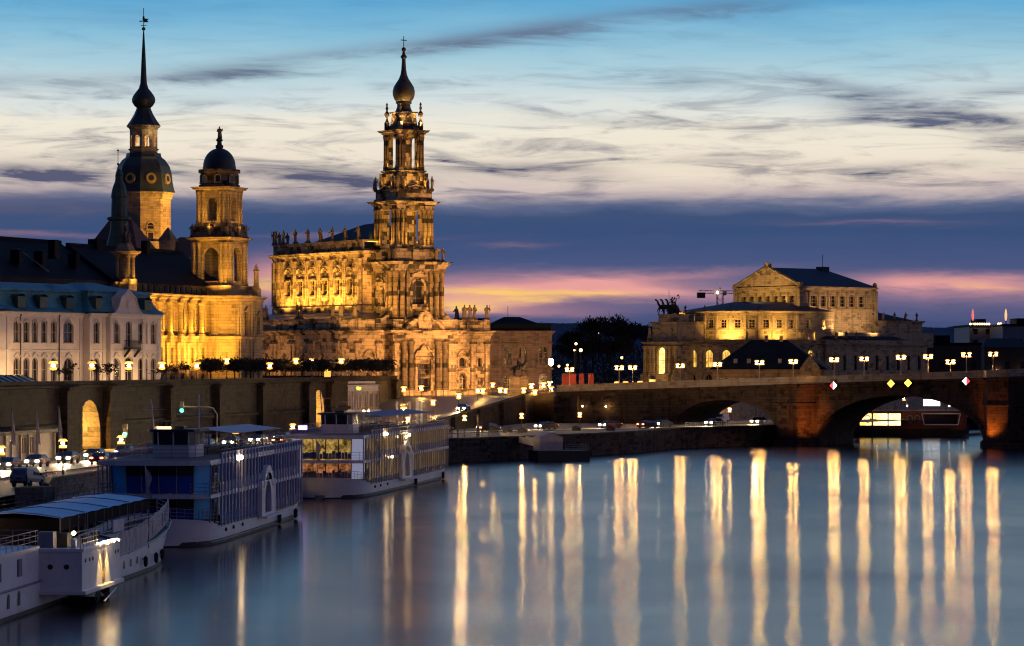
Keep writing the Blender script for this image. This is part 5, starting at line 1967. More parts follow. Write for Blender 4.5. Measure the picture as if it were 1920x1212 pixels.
for (x, z, sc) in ((-.5, 22.6, 1), (.8, 22.4, .9)):
    m.ball((x, -35.4, z + 1.0), .55 * sc, 8, 6, (.8, .6, 1.6))
    m.ball((x, -35.5, z + 2.4), .3 * sc, 7, 5)
    m.tube((x + .3, -35.4, z + 1.7), (x + 1.5 * sc, -35.8, z + 2.6), .16, .1)
    m.tube((x - .3, -35.4, z + 1.6), (x - .9, -36.2, z + 1.0), .16, .1)
m.tube((-1.8, -35.6, 22.2), (-1.9, -35.6, 27), .07)
m.path([(1.9, -35.6, 25.4), (2.6, -35.6, 25.8), (3.0, -35.6, 25.3), (2.8, -35.6, 24.7)], .13)
m.v = [(x * .85, -37 + (y + 37) * .85, 20.6 + (z - 20.6) * 1.08) for x, y, z in m.v]
m.build('quadriga', 'bronze', op)
# side wings with their roof figures
m = MB()
sw = dict(ww, bars=(0, 1))
facade(m, op, (12, -6), (29, -6), 0, 12.3, [(2.4 + 3.0 * i, 5.2, 1.7, 5.4, 1, dict(wa, pane='lit_window' if i in (3,) else 'brown_glass')) for i in range(5)], deep=.6)
facade(m, op, (29, -6), (29, 34), 0, 12.3, [(3 + 4.2 * i, 5.6, 1.5, 4, 1, sw) for i in range(9)], deep=.5)
m.box(13, 28.5, -5.4, 33.8, 11.8, 12.2)
facade(m, op, (-12.5, 30), (-12.5, 29.7), 0, 20, [])
m.box(-14, 13.8, SD + .2, 48, 0, 19.4)
m.box(14, 20, 8, 46, 12, 16.0)
m.build('side_wing_wall', 'opera_stone', op)
m = MB()
m.sweep([(12, -6), (29, -6), (29, 34)], CORN(11.9, .8, .8), False)
m.sweep(rect(-14, 13.8, SD + .2, 48), CORN(18.8, .7, .8))
m.sweep([(12, -6), (29, -6), (29, 34)], [(-.4, 12.7), (-.2, 12.7), (-.2, 13.8), (-.6, 13.8)], False)
cols(op, [(12.9 + 3.0 * i, -6.5) for i in range(6)], 4.9, 11.8, .42, 9, 'opera_stone', 'wing_column')
m.build('side_wing_cornice', 'opera_stone', op)
m = MB()
m.prism(rect(-13, 13, SD + 1, 47), 19.5, 22.5, True, rect(-2, 2, SD + 6, 40))
m.prism(rect(13.4, 28.4, -5, 33), 12.3, 15.0, True, rect(18, 22, 3, 28))
m.build('side_wing_roof', 'dark_slate', op)
for i in range(9):
    statue(op, (14 + 2.1 * i if i < 6 else 29, -6 if i < 6 else -2 + 4 * (i - 6), 13.8), i, i, 2.6)
for i in range(4):
    statue(op, (13.4, SD + 3 + 4.5 * i, 19.6), pi / 2, i, 2.5)
for i in range(5):
    x, y = A20[2 * i + 6]
    statue(op, (x, y, 21.8), i, i, 1.7)
for a, b, p in (((-22, -24, 13.5), (-14, -20, 19), 3200), ((-10, -32, 13.5), (-7, -25, 19), 3800), ((3, -33, 13.5), (2, -26, 19), 3800), ((14, -28, 13.5), (10, -24, 19), 3200),
                ((23, -17, 13.5), (18, -14, 19), 2400), ((26, -6, 13), (20, 0, 18), 1500)):
    ospot(a, b, p, (1, .62, .16), 130)
ospot((7, -13, 25.6), (5, 0, 28), 2200, (1, .64, .2), 120)
ospot((-7, -13, 25.6), (-5, 0, 29), 1100, (1, .64, .2), 120)
ospot((20, 2, 17), (13, 8, 22), 3000, (1, .62, .24), 130)
ospot((23, 8, 16.2), (13, 9, 24), 2000, (1, .66, .36), 130)
ospot((23, 22, 16.2), (13, 21, 24), 1700, (1, .66, .36), 130)
ospot((26, -14, .8), (18, -6, 8), 1500, (1, .62, .16), 110)
ospot((30, -60, 1), (0, -36, 9), 1700, (1, .6, .26), 60)
ospot((2, -50, 1), (0, -41, 8), 700, (1, .62, .2), 110)
point(ow((0, -36.5, 21.2)), 60, (1, .8, .4), .2)

# ------------------------------------------------------------------ picture gallery wing right of the church
ga = thing('gallery_building', 'brown sandstone gallery wing with arched windows and flat dark roof beside the church', 'building', (1.5, 782, 9), radians(4))
gw = dict(frame='gallery_stone', pane='brown_glass', surround=.3, bars=(1, 2), deep=.5)
m = MB()
facade(m, ga, (-16, 0), (8.6, 0), 0, 15.6, [(u, 7.0, 2.0, 4.6, 1, gw) for u in (3.2, 7.4, 13.4, 17.2, 22.4)] + [(u, .6, 2.2, 4.0, 1, gw) for u in (3.2, 7.4, 13.4, 17.2, 22.4)], deep=.5)
m.wall((8.6, 0), (8.6, 18), 0, 15.6)
m.wall((-16, 18), (-16, 0), 0, 15.6)
m.wall((8.6, 18), (-16, 18), 0, 15.6)
m.build('wall', 'gallery_stone', ga)
m = MB()
gr = rect(-16, 8.6, 0, 18)
m.sweep(gr, CORN(14.6, .9, 1.0))
m.sweep(gr, [(-.1, 12.2), (.3, 12.3), (.3, 12.6), (-.1, 12.7)])
m.sweep(gr, [(-.1, 5.6), (.4, 5.7), (.4, 6.2), (-.1, 6.3)])
for u in (-10.6, 4.2):
    m.add([(u - 2.6, -.4, 12.6), (u + 2.6, -.4, 12.6), (u, -.4, 14.1), (u - 2.6, .02, 12.6), (u + 2.6, .02, 12.6), (u, .02, 14.1)], [(0, 1, 2), (0, 2, 5, 3), (1, 4, 5, 2)])
for u in (-15.5, -5.6, -4.6, 3.6 - 2.4, 8.1):
    m.box(u - .4, u + .4, -.3, .02, 0, 14.6)
m.build('cornice', 'gallery_stone', ga)
m = MB()
m.sweep(gr, [(-.2, 15.6), (-.2, 17.4), (-.8, 17.4)])
m.add([(-15.2, .8, 17.3), (7.8, .8, 17.3), (7.8, 17, 17.3), (-15.2, 17, 17.3)], [(0, 1, 2, 3)])
m.prism(rect(-7, 6, 3, 14), 17.3, 19.2, True, rect(-3, 1, 7, 10))
m.box(-16, -7.6, 3, 14, 17.3, 18.8)
m.tube((-2, 8, 19), (-2, 8, 22), .06)
m.build('roof', 'dark_slate', ga)
m = MB()
m.add([(-15.5, 2.9, 17.6), (-13, 2.9, 17.6), (-13, 4.6, 18.9), (-15.5, 4.6, 18.9), (-11.8, 2.9, 17.6), (-7.8, 2.9, 17.6), (-7.8, 4.6, 18.9), (-11.8, 4.6, 18.9)], [(0, 1, 2, 3), (4, 5, 6, 7)])
m.build('skylight', 'cyan_pane', ga)
spot((10, 752, 10), (0, 782, 17), 12000, (1, .48, .2), 80)
spot((-8, 755, 10), (-5, 782, 17), 7000, (1, .48, .2), 80)

# ------------------------------------------------------------------ dark hipped house by the bridge head
ho = thing('hipped_house', 'low house with large dark hipped roof in front of the opera', 'house', (57.5, 694, 9), radians(-10))
m = MB()
facade(m, ho, (-12.5, 0), (12.5, 0), 0, 6.0, [(1.8 + 2.4 * i, 1.2, 1.1, 2.6, 0, dict(surround=.12, bars=(1, 2))) for i in range(10)])
m.wall((12.5, 0), (12.5, 15), 0, 6)
m.wall((-12.5, 15), (-12.5, 0), 0, 6)
m.wall((12.5, 15), (-12.5, 15), 0, 6)
m.add([(7.2, -.9, 4.8), (11.6, -.9, 4.8), (11.6, -.9, 6.2), (9.4, -.9, 9.3), (7.2, -.9, 6.2)], [(0, 1, 2, 3, 4)])
m.box(7.25, 11.55, -.88, .05, 0, 6.2)
m.build('wall', 'gallery_stone', ho)
m = MB()
m.add([(-13.3, -.8, 5.9), (13.3, -.8, 5.9), (13.3, 15.8, 5.9), (-13.3, 15.8, 5.9), (-4.5, 7.5, 12.6), (3.5, 7.5, 12.6)], [(0, 1, 5, 4), (1, 2, 5), (2, 3, 4, 5), (3, 0, 4)])
m.add([(6.9, -1.0, 6.1), (9.4, -1.0, 9.6), (9.4, 4.4, 9.6), (6.9, 3.4, 6.1), (11.9, -1.0, 6.1), (11.9, 3.4, 6.1)], [(0, 1, 2, 3), (1, 4, 5, 2)])
m.build('roof', 'dark_slate', ho)
m = MB()
for x in (-7.5, -4.5, 2.5, 5):
    m.box(x - .4, x + .4, .9, 2.2, 7.3, 8.3)
m.build('dormer', 'ship_grey', ho)
m = MB()
m.box(-1.5, -.7, 7, 7.8, 12, 13.6)
m.box(1.9, 2.6, 7, 7.8, 12, 13.6)
m.build('chimney', 'gallery_stone', ho)

# ------------------------------------------------------------------ bare trees between church and opera
rt = random.Random(11)


def bare_tree(x, y, z, h, w, label, seed, twigs=900, name='bare_tree', sz=.5):
    r = random.Random(seed)
    t = thing(name, label, 'tree', (x, y, z), r.uniform(0, 6), 'dark bare trees between church and opera' if name == 'bare_tree' else None)
    m = MB()
    ends = limbs(m, (0, 0, 0), h * 1.12, h * .02, r, .55, 4)
    m.build('trunk', 'bark', t)
    m = MB()
    for e in ends:
        for _ in range(5):
            d = Vector((r.uniform(-1, 1), r.uniform(-1, 1), r.uniform(-.3, 1))).normalized() * h * r.uniform(.05, .1)
            q = e + d
            m.tube(e, q, .07, .04, 3)
            for _ in range(3):
                d2 = (d.normalized() + Vector((r.uniform(-1, 1), r.uniform(-1, 1), r.uniform(-.4, .8))) * .8).normalized() * h * r.uniform(.03, .06)
                m.tube(q, q + d2, .05, .02, 3)
                m.add([tuple(q), tuple(q + d2 * .6 + Vector((.12, 0, .1))), tuple(q + d2), tuple(q + d2 * .5 - Vector((.12, 0, .1)))], [(0, 1, 2, 3)])
    m.build('crown', 'twigs', t)
    return t


TR = [(1112, 590, 905, 16, 'tallest bare tree, rounded crown highest over the red banners', 1500), (1076, 628, 880, 12, 'dark bare tree left of the tallest one, next to the gallery', 900),
      (1143, 612, 900, 14, 'bare tree touching the right side of the tallest tree', 1100), (1165, 602, 985, 13, 'slim bare tree under the thin far mast', 900),
      (1188, 604, 960, 15, 'bare tree beside the opera portal, wide crown', 1100), (1205, 622, 930, 12, 'dark tree half hidden behind the opera portal', 800),
      (1096, 640, 850, 11, 'low dark tree in front of the tallest bare tree', 900), (1130, 645, 840, 12, 'low dark tree above the middle red banner', 900),
      (1160, 648, 840, 13, 'low dark tree above the twin lamp by the opera', 900), (1060, 650, 850, 9, 'small dark tree close to the gallery corner', 700)]
for i, (px, py, D, w, lb, tw) in enumerate(TR):
    x, y, z = at(px, py, D)
    bare_tree(x, y, 9, z - 9, w, lb, 40 + i, tw)
wd = tag(leafcloud(MB(), (22, 935, 14), (24, 14, 8.5), 5200, .55, random.Random(77), .9, .0).build('woods', 'twigs'), kind='stuff')
x, y, z = at(1142, 583, 1900)
ma = thing('radio_mast', 'thin dark mast rising above the bare trees', 'mast', (x, y, 5))
m = MB()
m.tube((0, 0, 0), (0, 0, z - 12), .5, .4)
m.tube((0, 0, z - 12), (0, 0, z - 5), .15, .1)
m.build('pole', 'iron', ma)

# ------------------------------------------------------------------ construction crane behind the opera
x, y, z = at(1350, 551, 1120)
cr_ = thing('tower_crane', 'construction crane with lit lamp behind the opera roof', 'crane', (x, y, 9), radians(8))
Hc = z - 9
m = MB()
for a in (-1, 1):
    for b in (-1, 1):
        m.tube((a, b, 0), (a, b, Hc), .14, n=4)
for k in range(int(Hc / 2)):
    for a, b, c_, d in ((-1, -1, 1, -1), (1, -1, 1, 1), (1, 1, -1, 1), (-1, 1, -1, -1)):
        m.tube((a, b, 2 * k), (c_, d, 2 * k + 2), .08, n=3)
m.build('mast', 'iron', cr_)
m = MB()
for q in ((-.7, .0), (.7, .0), (0, 1.2)):
    m.tube((-8, q[0], Hc + q[1]), (14, q[0], Hc + q[1] * .8), .13, n=4)
for k in range(11):
    m.tube((-8 + 2 * k, -.7, Hc), (-7 + 2 * k, 0, Hc + 1.2), .07, n=3)
    m.tube((-7 + 2 * k, 0, Hc + 1.2), (-6 + 2 * k, .7, Hc), .07, n=3)
m.tube((0, 0, Hc + 1), (0, 0, Hc + 2.2), .3)
m.build('jib', 'grey_metal', cr_)
m = MB()
m.box(-8.4, -5.6, -.9, .9, Hc - 1.6, Hc + .4)
m.build('counterweight', 'iron', cr_)
m = MB()
m.ball((-1.2, -1.3, Hc + .4), .5, 8, 6)
m.build('work_light', 'lamp_small', cr_)
m = MB()
m.box(.8, 2.2, -1.0, .4, Hc - .6, Hc + .9)
m.build('cab', 'ship_grey', cr_)

# ------------------------------------------------------------------ dark town right of the opera, its lights
def plain_block(px0, px1, py, D, depth, label, m_='plaster_dark', lights=(), name='city_block', roof=None, seed=0):
    x0, _, z = at(px0, py, D)
    x1 = at(px1, py, D)[0]
    b = thing(name, label, 'building', ((x0 + x1) / 2, D, 5), 0)
    w, h = (x1 - x0) / 2, z - 5
    m = MB()
    r = random.Random(seed)
    nwin = max(2, int(w * 2 / 4))
    rows = max(1, int(h / 4.2))
    m.wall((-w, 0), (w, 0), 0, h, [(2 * w * (i + .5) / nwin - .8, 2 * w * (i + .5) / nwin + .8, 1.5 + 4.2 * j, 3.6 + 4.2 * j, 0) for i in range(nwin) for j in range(rows) if 3.6 + 4.2 * j < h], .3)
    m.wall((w, 0), (w, depth), 0, h)
    m.wall((-w, depth), (-w, 0), 0, h)
    m.wall((w, depth), (-w, depth), 0, h)
    m.build('wall', m_, b)
    m = MB()
    m.add([(-w, .3, 0), (w, .3, 0), (w, .3, h), (-w, .3, h)], [(0, 1, 2, 3)])
    m.build('window_band', 'brown_glass', b)
    m = MB()
    if roof:
        m.prism(rect(-w - .5, w + .5, -.5, depth + .5), h, h + roof, True, rect(-w * .7, w * .7, depth * .45, depth * .55))
    else:
        m.box(-w - .3, w + .3, -.3, depth, h, h + .8)
        m.box(-w * .4, w * .1, depth * .2, depth * .6, h + .8, h + 3)
    m.build('roof', 'dark_slate', b)
    for (lx, lz, s_) in lights:
        m = MB()
        m.ball((lx * w, -.8, lz * h), s_, 7, 5)
        m.build('lamp', 'far_light', b)
    return b


plain_block(1722, 1840, 648, 905, 30, 'dark low building right of the opera behind the bridge lamps', seed=2)
plain_block(1640, 1735, 652, 880, 10, 'dark arcaded range directly right of the opera columns', seed=3)
tb = plain_block(1818, 1885, 613, 1150, 40, 'flat roofed block with a row of lights along its roof edge', 'ship_grey', [(-.97 + .13 * i, 1.04, .42) for i in range(9)] + [(.6, 1.04, .5), (.72, 1.04, .5)], seed=4)
glow('flame_gold', (1, .5, .15), 1.2)
glow('flame_red', (.9, .16, .12), 1)
for px in (1824, 1886):
    x, y, z = at(px, 594, 1148)
    t = thing('roof_torch', 'pinkish lit torch flame, %s one above the row of roof lights' % ('left' if px < 1850 else 'right'), 'light', (x, y, z - 4.5), 0, 'torches on the far roof')
    m = MB()
    m.tube((0, 0, -1), (0, 0, 3), .3, .2)
    m.build('post', 'iron', t)
    m = MB()
    m.lathe([(.2, 3), (.42, 4), (.5, 5), (.35, 6.4), (.08, 7.4)], 8)
    m.build('flame', 'flame_gold' if px > 1850 else 'flame_red', t)
plain_block(1880, 1990, 612, 1120, 40, 'tall dark block at the right edge with a roof mast', 'ship_grey', seed=5)
plain_block(1846, 1932, 652, 980, 26, 'dark row of houses at the right edge above the bridge', 'plaster_dark', [(-.5, .55, .5), (-.42, .55, .5), (.55, .5, .6), (.65, .5, .6)], roof=3, seed=6)
# scattered lights among the far trees and hills
for i, (px, py, D, s_) in enumerate(((1080, 645, 800, .35), (1077, 657, 790, .25), (1089, 657, 800, .45), (1122, 624, 1500, .5), (1148, 657, 1000, .4), (1166, 671, 860, .4), (1195, 617, 2200, .8), (1166, 624, 2200, .5), (1064, 685, 760, .3), (1048, 687, 740, .3))):
    x, y, z = at(px, py, D)
    t = thing('distant_lamp', ('street lamp glowing alone among the dark trees, lamp %s' % ('highest up the hill', 'nearest the gallery corner', 'beside the lit sign post', 'before the tallest tree', 'in the trees left of the opera', 'low in the trees by the opera', 'upper right on the hillside', 'on the hillside right of the mast', 'left of the red banners', 'close right of the big square lamp')[(3 if i == 3 else i)] if i else 'street lamp glowing alone over the trees beside the gallery'), 'lamp', (x, y, z), 0, 'lights among the far trees')
    m = MB()
    m.ball((0, 0, 0), s_, 8, 6)
    m.build('lamp_globe', 'far_light', t)
    m = MB()
    m.tube((0, 0, -s_ * .5), (0, .3, -6), .1)
    m.build('post', 'iron', t)


# ------------------------------------------------------------------ ships
def hull(m, st, keel=-.8):
    """st = [(x, half beam at water, half beam at deck, deck height)]"""
    rows = []
    for (x, bw_, bd, zd) in st:
        r = []
        for s_ in (-1, 1):
            q = [(x, s_ * bw_ * .9, keel), (x, s_ * bw_, 0), (x, s_ * (bw_ * .55 + bd * .45), zd * .5), (x, s_ * bd, zd)]
            r.append(q)
        rows.append(r)
    for s_ in (0, 1):
        for a, b in zip(rows, rows[1:]):
            for k in range(3):
                q = [a[s_][k], b[s_][k], b[s_][k + 1], a[s_][k + 1]]
                m.add(q, [(0, 1, 2, 3) if s_ == 0 else (3, 2, 1, 0)])
    for e, fl in ((rows[0], 0), (rows[-1], 1)):
        for k in range(3):
            m.add([e[0][k], e[1][k], e[1][k + 1], e[0][k + 1]], [(0, 1, 2, 3) if fl else (3, 2, 1, 0)])
    return m


def deckplate(m, st, dz=-.12):
    for a, b in zip(st, st[1:]):
        m.add([(a[0], -a[2] * .98, a[3] + dz), (b[0], -b[2] * .98, b[3] + dz), (b[0], b[2] * .98, b[3] + dz), (a[0], a[2] * .98, a[3] + dz)], [(0, 1, 2, 3)])
    return m


def rail(m, pts, h=1.0, step=1.5, bars=3, r=.03):
    for a, b in zip(pts, pts[1:]):
        a, b = Vector(a), Vector(b)
        L = (b - a).length
        for i in range(int(L / step) + 1):
            p = a + (b - a) * min(1, i * step / L)
            m.tube(p, p + Vector((0, 0, h)), r, n=4)
        for k in range(1, bars + 1):
            m.tube(a + Vector((0, 0, h * k / bars)), b + Vector((0, 0, h * k / bars)), r, n=4)
    return m


TABLE = {}


def saloon_ship(label, loc, rz, L, lit, group='saloon ships at the quay'):
    t = thing('saloon_ship', label, 'ship', loc, rz)
    st = [(0, .5, 1.6, 2.5), (.8, 2.2, 3.2, 2.4), (2.2, 3.6, 4.2, 2.25), (4.5, 4.4, 4.7, 2.05), (9, 4.7, 4.8, 1.75), (L * .5, 4.8, 4.85, 1.45), (L - 12, 4.7, 4.8, 1.5), (L - 5, 3.9, 4.4, 1.7), (L - 1, 1.6, 2.7, 1.95), (L, .3, .9, 2.0)]
    hull(MB(), st).build('hull', 'ship_white', t, True)
    boot = [(x, a * 1.004 + .01, a * 1.004 + (b - a) * .12 + .012, .42) for x, a, b, z in st]
    hull(MB(), boot).build('boot_topping', 'ship_dark', t, True)
    deckplate(MB(), st).build('deck', 'deck_wood', t)
    m = MB()
    for s_ in (-1, 1):
        for a, b in zip(st[3:], st[4:]):
            m.tube((a[0], s_ * (a[2] + .05), a[3] - .03), (b[0], s_ * (b[2] + .05), b[3] - .03), .09, n=5)
            m.tube((a[0], s_ * (a[1] + .02), .22), (b[0], s_ * (b[1] + .02), .22), .08, n=5)
    m.build('rubbing_strake', 'ship_dark', t)
    m = MB()
    for x in (10, 14, 19):
        m.tube((x, -4.6, 1.1), (x, -4.93, 1.1), .16, n=8)
    m.build('porthole', 'ship_dark', t)
    up_, lo_ = ('ship_room', 'ship_room_red') if lit else ('blue_pane', 'blue_pane')
    end = L - 7
    # rounded near end: glazed facets under two overhanging deck slabs
    face = [(5.4, 4.35), (4.3, 2.9), (3.8, 1.5), (3.7, 0), (3.8, -1.5), (4.3, -2.9), (5.4, -4.35)]
    names = ['cyan_pane', 'x', 'x', 'x', 'x', 'cyan_pane']
    for z0, z1, pm in ((2.2, 4.12, lo_), (4.48, 6.98, up_)):
        for i in range(6):
            a, b = face[i], face[i + 1]
            m = MB()
            tlt = .12 * (z1 - z0) / 2.5
            m.add([(a[0] + tlt * 0, a[1], z0), (b[0], b[1], z0), (b[0] - tlt, b[1] * 1.02, z1), (a[0] - tlt, a[1] * 1.02, z1)], [(0, 1, 2, 3)])
            o = m.build('front_pane', (names[i] if not lit else 'pale_pane') if names[i] != 'x' else pm, t)
        m = MB()
        for p in face:
            m.tube((p[0] - .05, p[1] * 1.01, z0), (p[0] - .15, p[1] * 1.03, z1), .06, n=5)
        m.build('mullion', 'ship_grey' if not lit else 'ship_dark', t)
        if not lit:
            m = MB()
            for i in range(1, 5):
                a, b = face[i], face[i + 1]
                m.add([(a[0] - .16, a[1] * 1.02, z1 - .95), (b[0] - .16, b[1] * 1.02, z1 - .95), (b[0] - .2, b[1] * 1.02, z1 - .02), (a[0] - .2, a[1] * 1.02, z1 - .02)], [(0, 1, 2, 3)])
            m.build('dark_blind', 'ship_dark', t)
        else:
            # tables and chairs standing behind the glass
            m = MB()
            r = random.Random(3)
            for i in range(1, 5):
                for k in range(4):
                    f = (k + .5) / 4
                    x = face[i][0] + (face[i + 1][0] - face[i][0]) * f - .12
                    y = face[i][1] + (face[i + 1][1] - face[i][1]) * f
                    m.box(x - .04, x - .01, y - .17, y + .17, z0 + .1, z0 + .8 + r.uniform(-.1, .25))
            m.build('chair_row', 'ship_blue', t)
    fr = [(1.7, 4.9), (1.1, 3.2), (.9, 0), (1.1, -3.2), (1.7, -4.9)]
    m = MB()
    body = fr + [(end + 1, -4.95), (end + 1, 4.95)]
    m.prism(body[::-1][::-1], 4.14, 4.46)
    m.build('middle_deck', 'ship_white', t)
    m = MB()
    m.prism(body, 7.0, 7.42)
    m.build('top_deck', 'ship_white', t)
    m = MB()
    m.prism([(x + (.4 if x < 5 else -.4), y * .96) for x, y in body], 7.421, 7.45)
    m.build('deck_planks', 'deck_wood', t)
    # sides: glass behind upright fins
    for s_ in (-1, 1):
        for z0, z1, pm in ((1.6, 4.13, lo_), (4.47, 6.98, up_)):
            m = MB()
            m.add([(6.6, s_ * 4.74, z0), (end, s_ * 4.74, z0), (end, s_ * 4.74, z1), (6.6, s_ * 4.74, z1)], [(0, 1, 2, 3)])
            m.build('side_pane', 'side_blue' if not lit else 'ship_side', t)
        m = MB()
        k = int((end - 7) / 1.8)
        for i in range(k + 1):
            x = 7 + (end - 7) * i / k
            if s_ < 0 and 27.4 < x < 36.6:
                m.box(x - .06, x + .06, -4.95, -4.75, 5.6, 7.9)
                continue
            m.add([(x - .1, s_ * 4.86, 1.5), (x + .1, s_ * 4.86, 1.5), (x + .1, s_ * 5.0, 1.5), (x - .1, s_ * 5.0, 1.5),
                   (x - .1, s_ * 4.9, 8.0), (x + .1, s_ * 4.9, 8.0), (x + .1, s_ * 5.05, 8.0), (x - .1, s_ * 5.05, 8.0)],
                  [(0, 1, 5, 4), (1, 2, 6, 5), (2, 3, 7, 6), (3, 0, 4, 7), (4, 5, 6, 7)])
        m.box(7, end, s_ * 4.92 - .05, s_ * 4.92 + .05, 7.85, 7.98)
        m.build('side_fins', 'fin_pale' if lit else 'fin_blue', t)
        for y_, za, zb in ((4.78, 4.5, 5.35), (4.8, 1.6, 2.1 if lit else 2.5), (4.88, 7.45, 7.85)):
            for xa, xb in (((7, 27.4), (36.8, end)) if s_ < 0 else ((7, end),)):
                MB().box(xa, xb, s_ * y_ - .02, s_ * y_ + .02, za, zb).build('balustrade_panel', 'ship_blue', t)
    # arched midship portal on the river side
    m = MB()
    m.wall((28, -5.2), (36.4, -5.2), 1.35, 4.7, [(2.2, 6.0, 1.6, 4.6, 1)], .5)
    rr = [(4.2 - 2.9 * cos(pi * i / 12), 4.0 + 2.1 * sin(pi * i / 12)) for i in range(13)]
    r2 = [(4.2 - 1.9 * cos(pi * i / 12), 4.0 + .6 + .8 * sin(pi * i / 12)) for i in range(13)]
    for i in range(12):
        m.add([(28 + rr[i][0], -5.26, rr[i][1]), (28 + rr[i + 1][0], -5.26, rr[i + 1][1]), (28 + r2[i + 1][0], -5.26, r2[i + 1][1]), (28 + r2[i][0], -5.26, r2[i][1]),
               (28 + rr[i][0], -4.8, rr[i][1]), (28 + rr[i + 1][0], -4.8, rr[i + 1][1])], [(0, 3, 2, 1), (0, 1, 5, 4)])
    m.box(27.9, 28.3, -5.25, -4.6, 1.35, 4.7)
    m.box(36.1, 36.5, -5.25, -4.6, 1.35, 4.7)
    m.box(27.6, 37.4, -5.75, -4.8, 1.2, 1.36)
    m.build('portal', 'ship_white', t)
    m = MB()
    m.add([(28.2, -4.72, 1.4), (36.2, -4.72, 1.4), (36.2, -4.72, 4.9), (28.2, -4.72, 4.9)], [(0, 1, 2, 3)])
    m.build('portal_back', 'bar_room' if lit else 'ship_blue', t)
    # open gallery at the near corners
    m = MB()
    for s_ in (-1, 1):
        for (xa, ya, xb, yb) in ((1.6, 4.85, 1.7, 4.9), (3.4, 4.8, 3.5, 4.9), (5.2, 4.8, 5.3, 4.9)):
            m.tube((xa, s_ * ya, 2.1), (xb, s_ * yb, 4.2), .07, n=5)
            m.tube((xa, s_ * ya, 4.4), (xb, s_ * yb, 7.1), .07, n=5)
        rail(m, [(1.2, s_ * 3.2, 4.45), (1.7, s_ * 4.85, 4.45), (6.8, s_ * 4.85, 4.45)], 1.0, 1.3)
        rail(m, [(.6, s_ * 1.6, 2.4), (2.2, s_ * 4.1, 2.2), (6.8, s_ * 4.7, 1.9)], .95, 1.3)
        rail(m, [(9, s_ * 4.5, 7.45), (end, s_ * 4.5, 7.45)], 1.05, 2.2)
    rail(m, [(9, -4.5, 7.45), (9, 4.5, 7.45)], 1.05, 2.2)
    m.build('railing', 'ship_grey', t)
    # fenders and mooring ropes
    for x in (8, 22, 40, L - 12):
        m = MB()
        m.lathe([(.05, .1), (.2, .25), (.22, .9), (.05, 1.1)], 8, (x, 5.05))
        m.lathe([(.05, .1), (.2, .25), (.22, .9), (.05, 1.1)], 8, (x, -5.05)) if x > 38 else None
        m.build('fender', 'rubber', t)
    m = MB()
    m.path([(2, 4.0, 2.4), (0, 7, 2.6), (-2, 10, 3.6)], .05, 5)
    m.path([(L - 4, 4.3, 1.8), (L - 1, 7, 2.4), (L + 2, 10, 3.8)], .05, 5)
    m.build('mooring_rope', 'flag_cloth', t)
    # wheelhouse
    x0, x1, w = 10.5, 15.0, 1.95
    m = MB()
    m.prism([(x0, 1.4), (x0, -1.4), (x0 + .6, -w), (x1, -w), (x1, w), (x0 + .6, w)], 7.45, 8.55)
    for (x, y) in ((x0, 1.4), (x0, -1.4), (x0 + .6, -w), (x1, -w), (x1, w), (x0 + .6, w), (x0 + .02, 0), (12.9, -w), (12.9, w)):
        m.tube((x + .06, y * .97, 8.5), (x - .04, y * .99, 9.75), .07, n=5)
    m.build('wheelhouse', 'ship_white', t)
    m = MB()
    m.prism([(x0 + .05, 1.36), (x0 + .05, -1.36), (x0 + .62, -w + .04), (x1 - .05, -w + .04), (x1 - .05, w - .04), (x0 + .62, w - .04)], 8.5, 9.7, cap=False)
    m.build('wheelhouse_glass', 'dark_glass', t)
    m = MB()
    m.prism([(x0 - .7, 2.0), (x0 - .7, -2.0), (x0 + .2, -w - .4), (x1 + .6, -w - .4), (x1 + .6, w + .4), (x0 + .2, w + .4)], 9.72, 9.95)
    m.box(x0 + .8, x0 + 2.4, -.8, .3, 9.95, 10.2)
    m.tube((x0 + 1.5, .9, 9.9), (x0 + 1.5, .9, 10.6), .06)
    m.box(x0 + 1.3, x0 + 1.7, .3, 1.5, 10.55, 10.7)
    m.build('wheelhouse_roof', 'ship_dark', t)
    m = MB()
    m.tube((x0 + .3, 1.8, 9.9), (x0 + .1, 2.0, 12.6), .06, n=6)
    m.tube((x0 + .2, .8, 11.7), (x0 + .2, 2.9, 11.7), .035, n=4)
    m.tube((x1 + 1.8, -1.2, 7.4), (x1 + 1.9, -1.2, 13), .06, n=6)
    m.tube((x1 + 1.85, -2.6, 11.2), (x1 + 1.85, .8, 11.2), .035, n=4)
    m.build('mast', 'ship_white', t)
    m = MB()
    xs_ = [22, L * .5, end - 4]
    m.add([(xs_[0], -3.6, 9.35), (xs_[2], -3.6, 9.2), (xs_[2], 3.4, 9.2), (xs_[0], 3.4, 9.35), (xs_[0], 0, 9.8), (xs_[2], 0, 9.65)], [(0, 1, 5, 4), (4, 5, 2, 3)])
    m.build('awning', 'white_canvas' if not lit else 'awning_blue', t)
    m = MB()
    for i in range(8):
        x = xs_[0] + (xs_[2] - xs_[0]) * i / 7
        for y in (-3.5, 3.3):
            m.tube((x, y, 7.45), (x, y, 9.3), .05, n=4)
        m.tube((x, -3.5, 9.3), (x, 3.3, 9.3), .04, n=4)
    m.build('awning_frame', 'ship_grey', t)
    r = random.Random(8)
